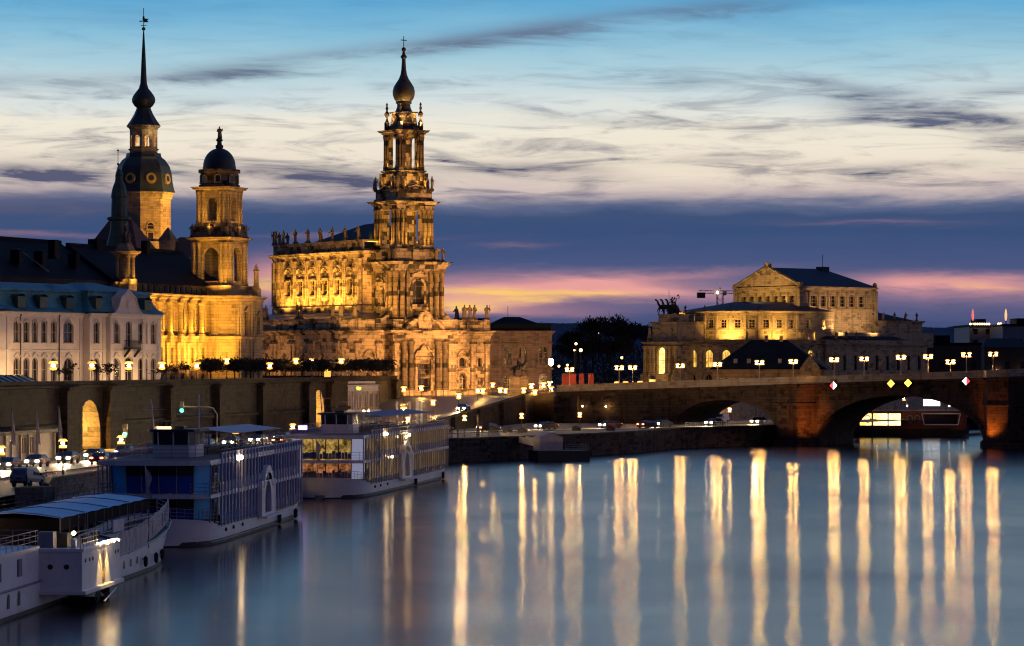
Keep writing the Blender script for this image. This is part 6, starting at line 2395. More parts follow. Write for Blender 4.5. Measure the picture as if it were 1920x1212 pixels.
    for i in range(14):
        x = 18 + i * 2.6
        y = r.uniform(-3, 2.5)
        q = (loc[0] + x * cos(rz) - y * sin(rz), loc[1] + x * sin(rz) + y * cos(rz), 7.45)
        if 'o' not in TABLE:
            k_ = TABLE['o'] = thing('deck_table', '', 'table', q, rz)
            m = MB()
            m.box(-.45, .45, -.35, .35, .65, .72)
            m.build('table_top', 'ship_dark', k_)
            MB().tube((0, 0, 0), (0, 0, .65), .05, n=4).build('leg', 'ship_dark', k_)
        else:
            k_ = dup(TABLE['o'], q, rz)
        k_['label'] = 'small dark table under the awning of the %s ship' % ('warmly lit' if lit else 'blue glazed')
        k_['group'] = 'tables on the top deck of the %s ship' % ('warmly lit' if lit else 'blue glazed')
    m = MB()
    m.tube((.9, .4, 2.3), (.2, .5, 7.0), .045, n=5)
    m.build('flag_staff', 'ship_white', t)
    m = MB()
    n = 8
    vv, f = [], []
    for i in range(n):
        z = 6.9 - i * .33
        vv += [(.22 + .03 * i, .5, z), (.3 + .03 * i + .06 * sin(i), .5 - .42 - .12 * sin(i * 1.2), z - .5)]
    m.add(vv, [(2 * i, 2 * i + 1, 2 * i + 3, 2 * i + 2) for i in range(n - 1)])
    m.build('flag', 'flag_cloth', t)
    m = MB()
    m.ball((16, -5.2, 7.3), .2, 8, 6)
    m.build('deck_light', 'lamp_small', t)
    if not lit:
        for y in (-1.2, -.2, .9):
            m = MB()
            m.box(4.5, 4.9, y - .25, y + .25, 6.86, 6.96)
            m.build('ceiling_light', 'far_light', t)
        m = MB()
        m.box(x0 + .2, x0 + .6, .3, 1.5, 9.96, 10.16)
        m.build('roof_light', 'far_light', t)
    else:
        for (x, z) in ((20, 4.4), (31, 6.6), (33.4, 6.8)):
            m = MB()
            m.ball((x, -5.25, z), .16, 8, 6)
            m.build('wall_light', 'lamp_small', t)
        m = MB()
        m.box(5.2, 5.5, 2.6, 3.6, 8.0, 8.5)
        m.build('lit_sign', 'violet_sign', t)
    return t


mat('fin_pale', (.42, .38, .36), .45, var=.12, scale=.8)
mat('fin_blue', (.42, .43, .6), .45, var=.12, scale=.8)
mat('awning_blue', (.13, .14, .28), .6, var=.15, scale=.6)
glow('violet_sign', (.55, .25, 1), 5)
saloon_ship('blue glazed two deck river ship with white arched portal, moored beyond the canopied steamer', (-30.9, 264.5, 0), radians(85.7), 63, False)
saloon_ship('river ship with warmly lit dining saloons, moored behind the blue glazed ship', (-22.5, 362.5, 0), radians(82.8), 76, True)

# ---- nearest: old paddle steamer with blue canopy
ps = thing('paddle_steamer', 'white paddle steamer with blue translucent canopy and floodlit paddle box in the foreground', 'ship', (-35.0, 170, 0), radians(86))
st = [(-30, 2.9, 3.0, 1.95), (0, 3, 3.05, 1.9), (40, 3, 3.05, 1.85), (58, 3, 3.1, 2.0), (67, 2.85, 3.1, 2.35), (73, 2.3, 2.9, 2.8), (77, 1.4, 2.4, 3.2), (79.3, .5, 1.4, 3.5), (80, .1, .5, 3.65)]
hull(MB(), st).build('hull', 'ship_white', ps, True)
boot = [(x, a * 1.004 + .01, a * 1.004 + (b - a) * .12 + .012, .3) for x, a, b, z in st]
hull(MB(), boot).build('boot_topping', 'ship_dark', ps, True)
deckplate(MB(), st, -.5).build('deck', 'deck_wood', ps)
m = MB()
for a, b in zip(st, st[1:]):
    for s_ in (-1, 1):
        m.tube((a[0], s_ * (a[2] + .04), a[3]), (b[0], s_ * (b[2] + .04), b[3]), .08, n=5)
m.build('rubbing_strake', 'ship_grey', ps)
for x in [52.2 + 2.5 * i for i in range(5)] + [65.2, 68] + [12.5, 15.6, 18.6, 21.4]:
    z = .75 if x < 50 else .85 + max(0, x - 58) * .04
    m = MB()
    ya = 3.045 if x < 62 else 3.0 - (x - 62) * .025
    o = [(-.32, 0), (-.32, .6)] + [(-.32 * cos(pi * i / 6), .6 + .32 * sin(pi * i / 6)) for i in range(1, 6)] + [(.32, .6), (.32, 0)]
    sc = 1 if x < 63 else .5
    m.add([(x + a * sc, -ya - .02, z + b * sc) for a, b in o], [tuple(range(len(o)))])
    m.build('hull_window', 'ship_dark', ps)
# upper wall towards the stern
m = MB()
m.wall((-28, -3.02), (27, -3.02), 1.85, 4.05, [(38 + 5.5 * i, 39.4 + 5.5 * i, 2.5, 3.6, 0) for i in range(3)], .15)
m.wall((27, -3.02), (27, 3.02), 1.85, 4.05)
m.wall((27, 3.02), (-28, 3.02), 1.85, 4.05)
m.box(-28, 27, -3.1, 3.1, 4.0, 4.12)
m.build('cabin', 'ship_white', ps)
m = MB()
m.add([(-27, -2.86, 2.3), (26.8, -2.86, 2.3), (26.8, -2.86, 3.8), (-27, -2.86, 3.8)], [(0, 1, 2, 3)])
m.build('cabin_window', 'dark_glass', ps)
m = MB()
for i in range(3):
    m.box(10.66 + 5.5 * i, 10.74 + 5.5 * i, -3.06, -2.95, 2.5, 3.6)
m.build('window_bar', 'ship_white', ps)
# paddle box on the river side
m = MB()
box = [(27.3, -2.9), (27.3, -5.75), (39.5, -5.75), (45.5, -3.0)]
m.prism(box, 1.2, 3.75, True)
m.build('paddle_box', 'ship_white', ps)
m = MB()
m.sweep(box[:], [(0, 3.7), (.12, 3.72), (.12, 3.9), (-.3, 3.92)], False)
m.sweep(box[:], [(0, .95), (.3, 1.0), (.3, 1.22), (0, 1.24)], False)
m.prism(box, .98, 1.19)
m.build('paddle_box_trim', 'ship_white', ps)
m = MB()
for y in (-3.7, -4.75):
    m.tube((27.4, y, 2.75), (27.26, y, 2.75), .17, n=12)
for x in (28.3, 29.6, 30.6, 38.0, 38.9):
    m.tube((x, -5.7, 3.1), (x, -5.79, 3.1), .13, n=10)
m.build('porthole', 'ship_dark', ps)
m = MB()
for x in (62, 66.5, 71):
    m.lathe([(.04, .5), (.16, .65), (.17, 1.2), (.04, 1.35)], 8, (x, -3.25 + max(0, x - 66) * .08))
m.build('fender', 'rubber', ps)
m = MB()
m.path([(79, .6, 3.6), (80, 4, 3.2), (82, 9, 3.0)], .04, 5)
m.path([(79, -.4, 3.6), (83, 2, 2.6), (88, 6, 2.6)], .04, 5)
m.build('mooring_rope', 'flag_cloth', ps)
m = MB()
cx_ = 34.0
for i in range(9):
    t = pi * (i + .5) / 9
    m.add([(cx_ + .4 * cos(t - .1), -5.78, 1.5 + .5 * sin(t)), (cx_ + 2.2 * cos(t - .07), -5.78, 1.5 + 1.9 * sin(t)), (cx_ + 2.2 * cos(t + .07), -5.78, 1.5 + 1.9 * sin(t)), (cx_ + .4 * cos(t + .1), -5.78, 1.5 + .5 * sin(t))], [(0, 1, 2, 3)])
m.ball((cx_, -5.75, 1.7), .45, 9, 6, (1, .25, 1))
m.build('fan_grille', 'gold', ps)
for x in (32.6, 34.6, 36.2):
    m = MB()
    m.tube((x, -5.6, 3.95), (x, -6.3, 4.05), .05, n=5)
    m.ball((x, -6.35, 3.98), .07, 8, 6)
    m.build('wall_light', 'lamp_small', ps)
psl = lambda x, y, z: (-35.0 + x * cos(radians(86)) - y * sin(radians(86)), 170 + x * sin(radians(86)) + y * cos(radians(86)), z)
for x in (33.0, 35.0):
    spot(psl(x, -6.5, 4.1), psl(x, -5.8, 1.2), 900, (1, .66, .22), 60, .7, .06)
m = MB()
m.ball((30.2, -4.6, 4.75), .14, 8, 6)
m.build('deck_light', 'lamp_small', ps)
m = MB()
m.tube((30.2, -4.6, 3.8), (30.2, -4.6, 4.7), .05, n=5)
m.build('light_post', 'ship_dark', ps)
m = MB()
for i in range(12):
    t = 2 * pi * i / 12
    c, s_ = cos(t), sin(t)
    m.add([(34 + 2.1 * c, -5.5, .9 + 1.9 * s_), (34 + 2.1 * c, -3.2, .9 + 1.9 * s_), (34 + 1.4 * c, -3.2, .9 + 1.25 * s_), (34 + 1.4 * c, -5.5, .9 + 1.25 * s_)], [(0, 1, 2, 3)])
    m.tube((34, -5.4, .9), (34 + 2 * c, -5.4, .9 + 1.85 * s_), .05, n=4)
m.build('paddle_wheel', 'ship_dark', ps)
m = MB()
m.add([(36, -5.72, .95), (44, -3.6, .95), (42.5, -3.6, .2), (39.5, -4.9, -.05), (37.5, -5.5, .3)], [(0, 1, 2, 3, 4)])
m.tube((33, -6.0, .15), (41, -5.2, .45), .06, n=5)
m.build('sponson_bracket', 'ship_white', ps)
# canopy
m = MB()
cz = 5.55
vv, f = [], []
nx = 16
for i in range(nx + 1):
    x = 33 + 31 * i / nx
    wv = .07 * sin(i * pi)
    for y, z in ((-3.15, 0), (-1.6, .22), (0, .34), (1.5, .22), (2.8, 0)):
        vv.append((x, y, cz + z + (.05 if i % 2 else 0)))
for i in range(nx):
    for k in range(4):
        f.append((5 * i + k, 5 * i + 5 + k, 5 * i + 6 + k, 5 * i + 1 + k))
m.add(vv, f)
m.build('canopy', 'blue_canopy', ps)
m = MB()
for i in range(0, nx + 1, 4):
    x = 33 + 31 * i / nx
    m.path([(x, -3.15, cz + .06), (x, -1.6, cz + .3), (x, 0, cz + .42), (x, 1.5, cz + .3), (x, 2.8, cz + .06)], .045, 4)
    for y in (-3.1, 2.75):
        m.tube((x, y, 1.8), (x, y, cz), .05, n=5)
for i in range(12):
    x = 33 + 31 * i / 11
    m.tube((x, -3.12, 3.9), (x, -3.12, cz), .035, n=4)
m.tube((33, -3.2, 4.45), (66, -3.2, 4.2), .05, n=4)
m.tube((33, -3.2, 4.0), (66, -3.2, 3.8), .05, n=4)
m.build('canopy_frame', 'ship_grey', ps)
m = MB()
m.add([(33, -3.14, 4.75), (64, -3.14, 4.75), (64, -3.14, cz), (33, -3.14, cz), (64, 2.7, 4.4), (64, 2.7, cz), (33, 2.7, 2.4), (33, 2.7, cz), (33, -3.1, 2.4)], [(0, 1, 2, 3), (1, 4, 5, 2), (4, 6, 7, 5), (8, 6, 7, 3)])
m.build('side_curtain', 'dark_cloth', ps)
m = MB()
vv, f = [], []
n = 60
for i in range(n + 1):
    x = 44 + 33.5 * i / n
    k = (x - 58) / 19.5
    y = -3.12 - .05 * sin(i * 1.9) - .04 * sin(i * .7)
    if x > 60:
        y = -3.12 + (x - 60) ** 2 / 17.5 ** 2 * 1.0 - .05 * sin(i * 1.9)
    zb = 1.95 + max(0, x - 58) * .065
    vv += [(x, y, zb), (x, y - .05 + .03 * sin(i), zb + .9), (x, y, zb + 1.75 - .1 * abs(sin(i * .37)))]
f = [(3 * i + k, 3 * i + 3 + k, 3 * i + 4 + k, 3 * i + 1 + k) for i in range(n) for k in (0, 1)]
m.add(vv, f)
m.build('canvas_screen', 'grey_canvas', ps)
m = MB()
m.box(49.5, 53.4, -3.32, -3.24, 3.75, 4.6)
m.build('name_board', 'white_canvas', ps)
MB().lathe([(.22, 3.7), (.22, 4.2), (.34, 4.25), (.34, 4.4)], 10, (38.5, -4.3)).build('vent', 'ship_dark', ps)
MB().lathe([(.16, 3.7), (.16, 4.1), (.26, 4.15), (.26, 4.25)], 10, (36.3, -4.0)).build('vent', 'ship_dark', ps)
MB().box(31, 32.4, -4.0, -2.9, 3.8, 4.7).build('deck_locker', 'ship_dark', ps)
MB().box(28.6, 29.6, -3.6, -2.6, 3.8, 4.9).build('deck_locker', 'ship_grey', ps)
MB().box(27.9, 28.3, -5.2, -4.9, 3.8, 4.5).build('deck_locker', 'ship_white', ps)
m = MB()
rail(m, [(27.5, -5.6, 3.9), (33, -5.6, 3.9)], .9, 1.0)
rail(m, [(-20, -2.95, 4.1), (27, -2.95, 4.1), (27, 2.9, 4.1)], 1.0, 1.6)
rail(m, [(66, -3.0, 2.6), (73, -2.7, 3.2), (77, -2.2, 3.6), (79.6, -.8, 3.9), (79.6, .8, 3.9), (77, 2.2, 3.6), (70, 2.8, 3)], 1.0, 1.4)
m.build('railing', 'ship_grey', ps)
m = MB()
m.tube((31.5, 2.6, 4.1), (31.5, 2.6, 6.2), .06)
m.ball((31.5, 2.6, 6.25), .2, 8, 6)
m.build('stern_light', 'lamp_small', ps)

# ---- restaurant ship seen through the second arch
x, y, _ = at(1700, 820, 684)
rs_ = thing('restaurant_ship', 'dark red moored ship with glowing yellow windows seen through the bridge arch', 'ship', (x, y, 0), radians(-6))
m = MB()
st = [(-12, 3.4, 3.9, 2.0), (-9, 4.0, 4.2, 1.8), (6, 4.2, 4.3, 1.8), (11, 3.6, 4.2, 2.2), (13.6, 1.2, 2.6, 2.8)]
hull(m, st).build('hull', 'ship_dark', rs_, True)
m = MB()
m.wall((-11.2, -4.2), (-.6, -4.2), 1.7, 5.6, [(.9, 3.4, 2.6, 5.2, 0), (3.8, 6.9, 2.6, 5.2, 0), (7.2, 9.8, 2.6, 5.2, 0)], .25)
m.wall((-.6, -4.2), (13, -4.2), 1.7, 5.6, [(4.4, 11.6, 2.9, 5.1, 0)], .3)
m.wall((13, -4.2), (13, 4), 1.7, 5.6)
m.wall((-11.2, 4), (-11.2, -4.2), 1.7, 5.6)
m.box(-11.4, 13.2, -4.4, 4.2, 5.6, 5.8)
m.build('superstructure', 'ship_red', rs_)
for a, b in ((-10.3, -7.8), (-7.4, -4.3), (-4.0, -1.4)):
    m = MB()
    m.add([(a, -3.98, 2.6), (b, -3.98, 2.6), (b, -3.98, 5.2), (a, -3.98, 5.2)], [(0, 1, 2, 3)])
    m.build('window', 'bar_room', rs_)
m = MB()
m.add([(3.8, -3.95, 2.9), (11, -3.95, 2.9), (11, -3.95, 5.1), (3.8, -3.95, 5.1)], [(0, 1, 2, 3)])
m.build('dark_window', 'dark_glass', rs_)
m = MB()
for a, b in ((3.7, 11.1),):
    m.path([(a, -4.25, 2.8), (b, -4.25, 2.8), (b + .5, -4.25, 5.2), (a - .5, -4.25, 5.2), (a, -4.25, 2.8)], .12, 5)
m.build('window_frame', 'ship_white', rs_)
m = MB()
for x_ in (-8.6, .6, 2.2):
    for k in range(12):
        t0, t1 = 2 * pi * k / 12, 2 * pi * (k + 1) / 12
        m.tube((x_ + .62 * cos(t0), -4.4, 4.0 + .8 * sin(t0)), (x_ + .62 * cos(t1), -4.4, 4.0 + .8 * sin(t1)), .1, n=5)
m.build('life_ring', 'ship_grey', rs_)
m = MB()
m.box(3.6, 7.2, -3.2, -2.9, 6.9, 8.3)
m.build('lit_screen', 'screen_white', rs_)
m = MB()
rail(m, [(-11, -4.2, 5.8), (13, -4.2, 5.8)], 1.0, 1.6)
for x_ in (-9, -5, 0, 4.2, 9, 12):
    m.tube((x_, -3.4, 5.8), (x_, -3.4, 8.4), .06, n=4)
m.build('railing', 'ship_grey', rs_)
m = MB()
m.add([(-10, -3.6, 8.3), (2.2, -3.6, 8.6), (2.2, 3, 8.9), (-10, 3, 8.6)], [(0, 1, 2, 3)])
m.build('awning', 'red_cloth', rs_)
for x_ in (-6.5, 0, 9.2, 12.4):
    m = MB()
    m.ball((x_, -3.9, 6.9), .16, 7, 5)
    m.build('lamp', 'lamp_small', rs_)


# ------------------------------------------------------------------ lamps
def lamp_proto(kind):
    t = bpy.data.objects.new('street_lamp', None)
    col.objects.link(t)
    t['category'] = 'street lamp'
    m, h, sh = MB(), MB(), MB()
    if kind == 'globe':              # terrace and square: one lantern on a cast iron post
        m.lathe([(.2, 0), (.2, .35), (.1, .5), (.07, .9), (.06, 2.9), (.12, 3.0), (.2, 3.1)], 8)
        for i in range(4):
            m.tube((.32 * cos(i * pi / 2), .32 * sin(i * pi / 2), 3.08), (.42 * cos(i * pi / 2), .42 * sin(i * pi / 2), 3.62), .02, n=4)
        m.lathe([(.4, 3.96), (.22, 4.06), (.04, 4.22)], 8)
        h.ball((0, 0, 3.36), .24, 8, 6)
        sh.lathe([(.06, 2.72), (.44, 2.84), (.52, 3.06), (.1, 3.07)], 8)
        sh.lathe([(.1, 3.64), (.66, 3.64), (.52, 3.9), (.1, 3.98)], 8)
        hm = 'lamp_warm'
    elif kind == 'box':              # quay road: square lantern on a post
        m.lathe([(.16, 0), (.16, .3), (.08, .45), (.06, 3.0), (.1, 3.05)], 8)
        m.lathe([(.3, 3.62), (.1, 3.8), (.05, 3.9)], 4, ph=pi / 4)
        h.ball((0, 0, 3.36), .2, 8, 6)
        sh.prism(rect(-.36, .36, -.36, .36), 2.86, 3.1)
        sh.prism(rect(-.46, .46, -.46, .46), 3.58, 3.82, True, rect(-.26, .26, -.26, .26))
        hm = 'lamp_box'
    elif kind == 'twin':             # bridge parapet: two heads on a cross arm
        m.lathe([(.35, 0), (.35, .12), (.16, .25), (.1, .8), (.075, 3.0), (.1, 3.1), (.04, 3.3)], 8)
        m.path([(-.62, 0, 3.05), (-.4, 0, 2.9), (0, 0, 2.8), (.4, 0, 2.9), (.62, 0, 3.05)], .05, 6)
        for s_ in (-.62, .62):
            h.ball((s_, 0, 3.4), .24, 8, 5)
            sh.lathe([(.08, 2.98), (.36, 3.02), (.44, 3.15), (.1, 3.16)], 8, (s_, 0))
            sh.lathe([(.1, 3.65), (.5, 3.65), (.38, 3.86), (.06, 3.94)], 8, (s_, 0))
        hm = 'lamp_bridge'
    else:                            # tall mast lamp
        m.lathe([(.25, 0), (.25, .5), (.14, .7), (.09, 7.0), (.16, 7.1)], 8)
        m.lathe([(.5, 8.6), (.3, 8.8), (.05, 9.1)], 8)
        h.lathe([(.1, 7.1), (.4, 7.3), (.5, 7.9), (.45, 8.5), (.1, 8.6)], 8)
        hm = 'lamp_soft'
    m.build('post', 'iron' if kind != 'twin' else 'beige_render', t)
    h.build('lamp_head', hm, t)
    if sh.v:
        sh.build('lamp_shade', 'lamp_shade', t)  # glowing caps above and below the bulb, painted glare
    return t


PROTO = {}


def lamp(kind, loc, label, group, rz=0.0):
    if kind not in PROTO:
        o = PROTO[kind] = lamp_proto(kind)
        o.location = loc
        o.rotation_euler = (0, 0, rz)
        o['label'] = label
    else:
        o = dup(PROTO[kind], loc, rz, label)
    o['group'] = group
    return o


ORD = ['first', 'second', 'third', 'fourth', 'fifth', 'sixth', 'seventh', 'eighth', 'ninth', 'tenth', 'eleventh', 'twelfth', 'thirteenth', 'fourteenth', 'fifteenth', 'sixteenth', 'seventeenth', 'eighteenth', 'nineteenth', 'twentieth', 'twenty-first', 'twenty-second', 'twenty-third', 'twenty-fourth']
y_of = lambda px: 124.79 / (.153 - (px - 960) / F_PX)
for i, px in enumerate((105, 177, 246, 308, 373)):
    y = y_of(px)
    lamp('globe', (TX(y) - .35, y, TZ - .0), 'lamp standing behind the terrace parapet, %s from the left in the front row' % ORD[i], 'lamps along the terrace')
lamp('globe', (TX(541) - .35, 541, TZ), 'terrace lamp in front of the dark clipped trees, rightmost of the front row', 'lamps along the terrace')
for px, py, D, lb in ((425, 677, 560, 'terrace lamp set back beneath the domed corner tower'), (555, 677, 600, 'terrace lamp among the clipped trees below the church nave'), (585, 677, 640, 'small faint terrace lamp between two brighter ones below the nave'),
                      (640, 677, 618, 'terrace lamp right of the lit kiosk below the nave')):
    x, y, z = at(px, py, D)
    lamp('globe', (x, y, z - 3.38), lb, 'lamps along the terrace')
SQL = [(757, 730, 640, 'square lamp nearest the corner of the terrace wall'), (790, 728, 660, 'square lamp just left of the church portal'), (812, 755, 600, 'lamp on the sloping street above the tail of the ramp'),
       (757, 769, 585, 'lamp low beside the white banners at the foot of the sloping street'), (860, 743, 620, 'lamp halfway up the sloping street, alone before the church'), (896, 733, 640, 'square lamp at the top of the sloping street, left of a pair'),
       (905, 733, 655, 'square lamp close behind the one at the top of the sloping street'), (924, 722, 690, 'bright square lamp under the right corner of the church'), (938, 732, 668, 'square lamp below the equestrian statue, left of two'),
       (948, 733, 676, 'square lamp below the equestrian statue, right of two'), (966, 721, 700, 'square lamp straight under the equestrian statue'), (982, 732, 650, 'square lamp right of the statue, standing lower than its neighbour'),
       (996, 724, 690, 'square lamp between the statue and the big tall lamp'), (1003, 736, 640, 'dim square lamp by the end of the ramp parapet'), (1019, 722, 680, 'bright square lamp left of the foot of the tall lamp'),
       (1031, 720, 690, 'square lamp directly under the tall lamp'), (1034, 730, 660, 'lower square lamp in front of the foot of the tall lamp'), (1087, 731, 646, 'square lamp below the widest red banner'), (1097, 727, 690, 'faint square lamp between the two below the red banners'),
       (1111, 731, 640, 'square lamp below the rightmost red banner'), (1157, 721, 660, 'bright square lamp below a twin lamp left of the opera'), (1173, 720, 690, 'square lamp between the two twin lamps near the opera portal'), (1200, 720, 668, 'square lamp left of the yellow advertising column')]
for px, py, D, lb in SQL:
    x, y, z = at(px, py, D)
    gz = 9.0
    if px in (812, 757, 860) and py > 740:
        gz = {812: 6.0, 757: 4.6, 860: 7.2}[px]
    h = z - gz
    o = lamp('globe', (x, y, gz), lb, 'lamps on the square')
    o.scale = (1, 1, max(.85, h / 3.38)) if False else (1, 1, 1)
    o.location.z = z - 3.38
x, y, z = at(1033, 680, 655)
lamp('tall', (x, y, z - 7.8), 'tall mast with the biggest brightest lantern beside the gallery', 'lamps on the square')
QL = [(118, 832, 330, 'quay road lamp left of the blue ship, behind the parked van'), (227, 825, 347, 'quay road lamp at the green traffic light'), (441, 807, 395, 'quay road lamp above the awning of the blue ship'),
      (549, 801, 418, 'quay road lamp above the gap between the two saloon ships'), (871, 784, 512, 'quay lamp right of the second ship near the black board'), (978, 780, 541, 'quay lamp behind the floating hut'), (1087, 778, 572, 'quay lamp in front of the blind arch of the bridge'),
      (1368, 769, 648, 'lamp seen through the smaller bridge arch'), (1695, 748, 742, 'lamp seen through the big bridge arch above the red ship')]
for px, py, D, lb in QL:
    x, y, z = at(px, py, D)
    o = lamp('box', (x, y, z - 3.33), lb, 'lamps along the quay road')
x, y, z = at(765, 787, 545)
lamp('box', (x, y, z - 3.33), 'quay lamp low beneath the white banners beside the second ship', 'lamps along the quay road')
x, y, z = at(2, 845, 318)
lamp('box', (x, y, z - 3.33), 'quay road lamp cut by the left edge', 'lamps along the quay road')
for i, (px, side) in enumerate(((1425, 0), (1565, 0), (1690, 0), (1813, 0), (1275, 1), (1345, 1), (1487, 1), (1620, 1), (1740, 1), (1862, 1), (1782, 2), (1186, 1), (1162, 0), (1069, 0))):
    yy = {0: -.0, 1: BW - .3, 2: BW - 2}[side]
    # solve the place along the bridge that lies on this line of sight
    k = (px - 960) / F_PX
    c, s_ = cos(BRT), sin(BRT)
    xx = (k * (BR0[1] + yy * c) - BR0[0] + yy * s_) / (c - k * s_)
    w = bw(xx, yy)
    zz = bdeck(xx) + (1.4 if side == 0 else 0.05)
    if side == 0:
        zz -= .6
        w = bw(xx, -.25)
        zz = bdeck(xx) + 1.4 - .35
    if side == 1:
        zz = bdeck(xx) + 1.3
        w = bw(xx, BW - .25)
    n_ = ('near parapet', 'far parapet', 'far pavement')[side]
    lb = ['over the crown of the smaller arch', 'right of the red and white diamond', 'over the two yellow diamonds', 'over the right red and white diamond', 'left of the land pier, nearest the opera portal', 'beside the opera windows',
          'over the left river pier', 'over the left half of the big arch', 'right of the yellow diamonds', 'at the right edge over the river pier', 'single small lamp between two twins', 'by the opera portal, brighter of two', 'by the opera portal, dimmer of two', 'in front of the widest red banner'][i]
    lamp('twin', (w[0], w[1], zz), 'twin bridge lamp on the %s, %s' % (n_, lb), 'twin lamps on the bridge', BRT)
for px, lb in ((1096, 'left'), (1140, 'right')):
    k = (px - 960) / F_PX
    c, s_ = cos(BRT), sin(BRT)
    xx = (k * BR0[1] - BR0[0]) / (c - k * s_)
    w = bw(xx, -.5)
    t = thing('wall_lamp', '%s of two small wall lamps under the blind arch of the bridge' % lb, 'wall lamp', (w[0], w[1], 7.4), BRT, 'wall lamps at the bridge end')
    m = MB()
    m.ball((0, -.4, 0), .17, 8, 6)
    m.build('lamp_globe', 'lamp_soft', t)
    m = MB()
    m.path([(0, .5, -.1), (0, .0, .25), (0, -.4, .2)], .04)
    m.build('bracket', 'iron', t)
# sodium light at the river piers
for xx, pw_ in ((5.6, 1500), (39.0, 1000)):
    w = bw(xx, -6.0)
    spot((w[0] + 2.5, w[1] - 2, 1.8), bw(xx - 2.6 if xx < 10 else xx + 4, -2, 6.5), pw_ * 3, (1, .24, .02), 80)
w = bw(42.0, 6)
point((w[0] - 3, w[1], 3), 500, (1, .33, .05), .2)

# ------------------------------------------------------------------ diamond navigation signs on the bridge
def diamond(px, cols_, label):
    k = (px - 960) / F_PX
    c, s_ = cos(BRT), sin(BRT)
    xx = (k * (BR0[1] - .8 * c) - BR0[0] - .8 * s_) / (c - k * s_)
    w = bw(xx, -.95)
    t = thing('navigation_sign', label, 'sign', (w[0], w[1], bdeck(xx) - .55), BRT, 'diamond signs on the bridge')
    m = MB()
    R = .78
    if cols_ == 'y':
        m.add([(-R, 0, 0), (0, 0, -R), (R, 0, 0), (0, 0, R)], [(0, 1, 2, 3)])
        m.build('panel', 'sign_yellow', t)
    else:
        m.add([(-R * .1, -.0, R * .9), (-R, 0, 0), (0, 0, -R), (R * .55, 0, -R * .45)], [(0, 1, 2, 3)] if cols_ == 'l' else [(0, 1, 2, 3)])
        m.v = [(-R, 0, 0), (0, 0, -R), (0, 0, R)] if cols_ == 'l' else [(R, 0, 0), (0, 0, R), (0, 0, -R)]
        m.f = [(0, 1, 2)]
        m.build('red_panel', 'sign_red', t)
        m = MB()
        m.v = [(R, 0, 0), (0, 0, R), (0, 0, -R)] if cols_ == 'l' else [(-R, 0, 0), (0, 0, -R), (0, 0, R)]
        m.f = [(0, 1, 2)]
        m.build('white_panel', 'sign_white', t)
    m = MB()
    m.add([(-R - .08, .06, 0), (0, .06, -R - .08), (R + .08, .06, 0), (0, .06, R + .08)], [(0, 1, 2, 3)])
    m.box(-.06, .06, .05, .9, -.06, .06)
    m.build('back_board', 'iron', t)


diamond(1563, 'l', 'red and white lit diamond on the bridge, white half on its right')
diamond(1671, 'y', 'yellow lit diamond on the bridge, left of two')
diamond(1703, 'y', 'yellow lit diamond on the bridge, right of two')
diamond(1812, 'r', 'red and white lit diamond on the bridge, white half on its left')

# ------------------------------------------------------------------ cars with their lights on, on the quay road
def make_car():
    t = bpy.data.objects.new('car', None)
    col.objects.link(t)
    t['category'] = 'car'
    m = MB()
    prof = [(-2.15, .35), (-2.2, .7), (-2.1, .95), (-1.55, 1.0), (-.95, 1.42), (.75, 1.45), (1.5, 1.05), (2.1, .92), (2.2, .6), (2.1, .32)]
    k = len(prof)
    vv = [(x, y * (.8 if z > 1.2 else 1), z) for y in (-.87, .87) for x, z in prof]
    m.add(vv, [tuple(range(k))[::-1], tuple(range(k, 2 * k))] + [(i, (i + 1) % k, k + (i + 1) % k, k + i) for i in range(k)])
    m.build('body', 'car_dark', t)
    m = MB()
    m.add([(-1.5, -.78, 1.03), (-.97, -.69, 1.37), (-.97, .69, 1.37), (-1.5, .78, 1.03)], [(0, 1, 2, 3)])
    for i in range(4):
        x, y, z = m.v[i]
        m.v[i] = (x - .03, y, z + .03)
    m.add([(1.48, -.78, 1.1), (.8, -.7, 1.45), (.8, .7, 1.45), (1.48, .78, 1.1)], [(3, 2, 1, 0)])
    for s_ in (-1, 1):
        m.add([(-1.4, s_ * .88, 1.02), (1.35, s_ * .88, 1.04), (.7, s_ * .73, 1.4), (-.9, s_ * .73, 1.38)], [(0, 1, 2, 3)])
    m.build('windows', 'dark_glass', t)
    for sx in (-1.35, 1.35):
        for sy in (-.8, .8):
            m = MB()
            m.tube((sx, sy - .1, .33), (sx, sy + .1, .33), .33, n=12)
            m.build('wheel', 'rubber', t)
    for sy in (-.62, .62):
        m = MB()
        m.box(2.12, 2.24, sy - .2, sy + .2, .58, .82)
        m.build('headlight', 'head_light', t)
        m = MB()
        m.box(-2.24, -2.16, sy - .18, sy + .18, .72, .9)
        m.build('tail_light', 'tail_light', t)
    return t


cproto = None
dense = along(ROADC, 1.0)


def place(s, d):
    i = int(s)
    q = offset(dense, d)[i]
    a, b = dense[max(0, i - 2)], dense[min(len(dense) - 1, i + 2)]
    return q, atan2(b[1] - a[1], b[0] - a[0])


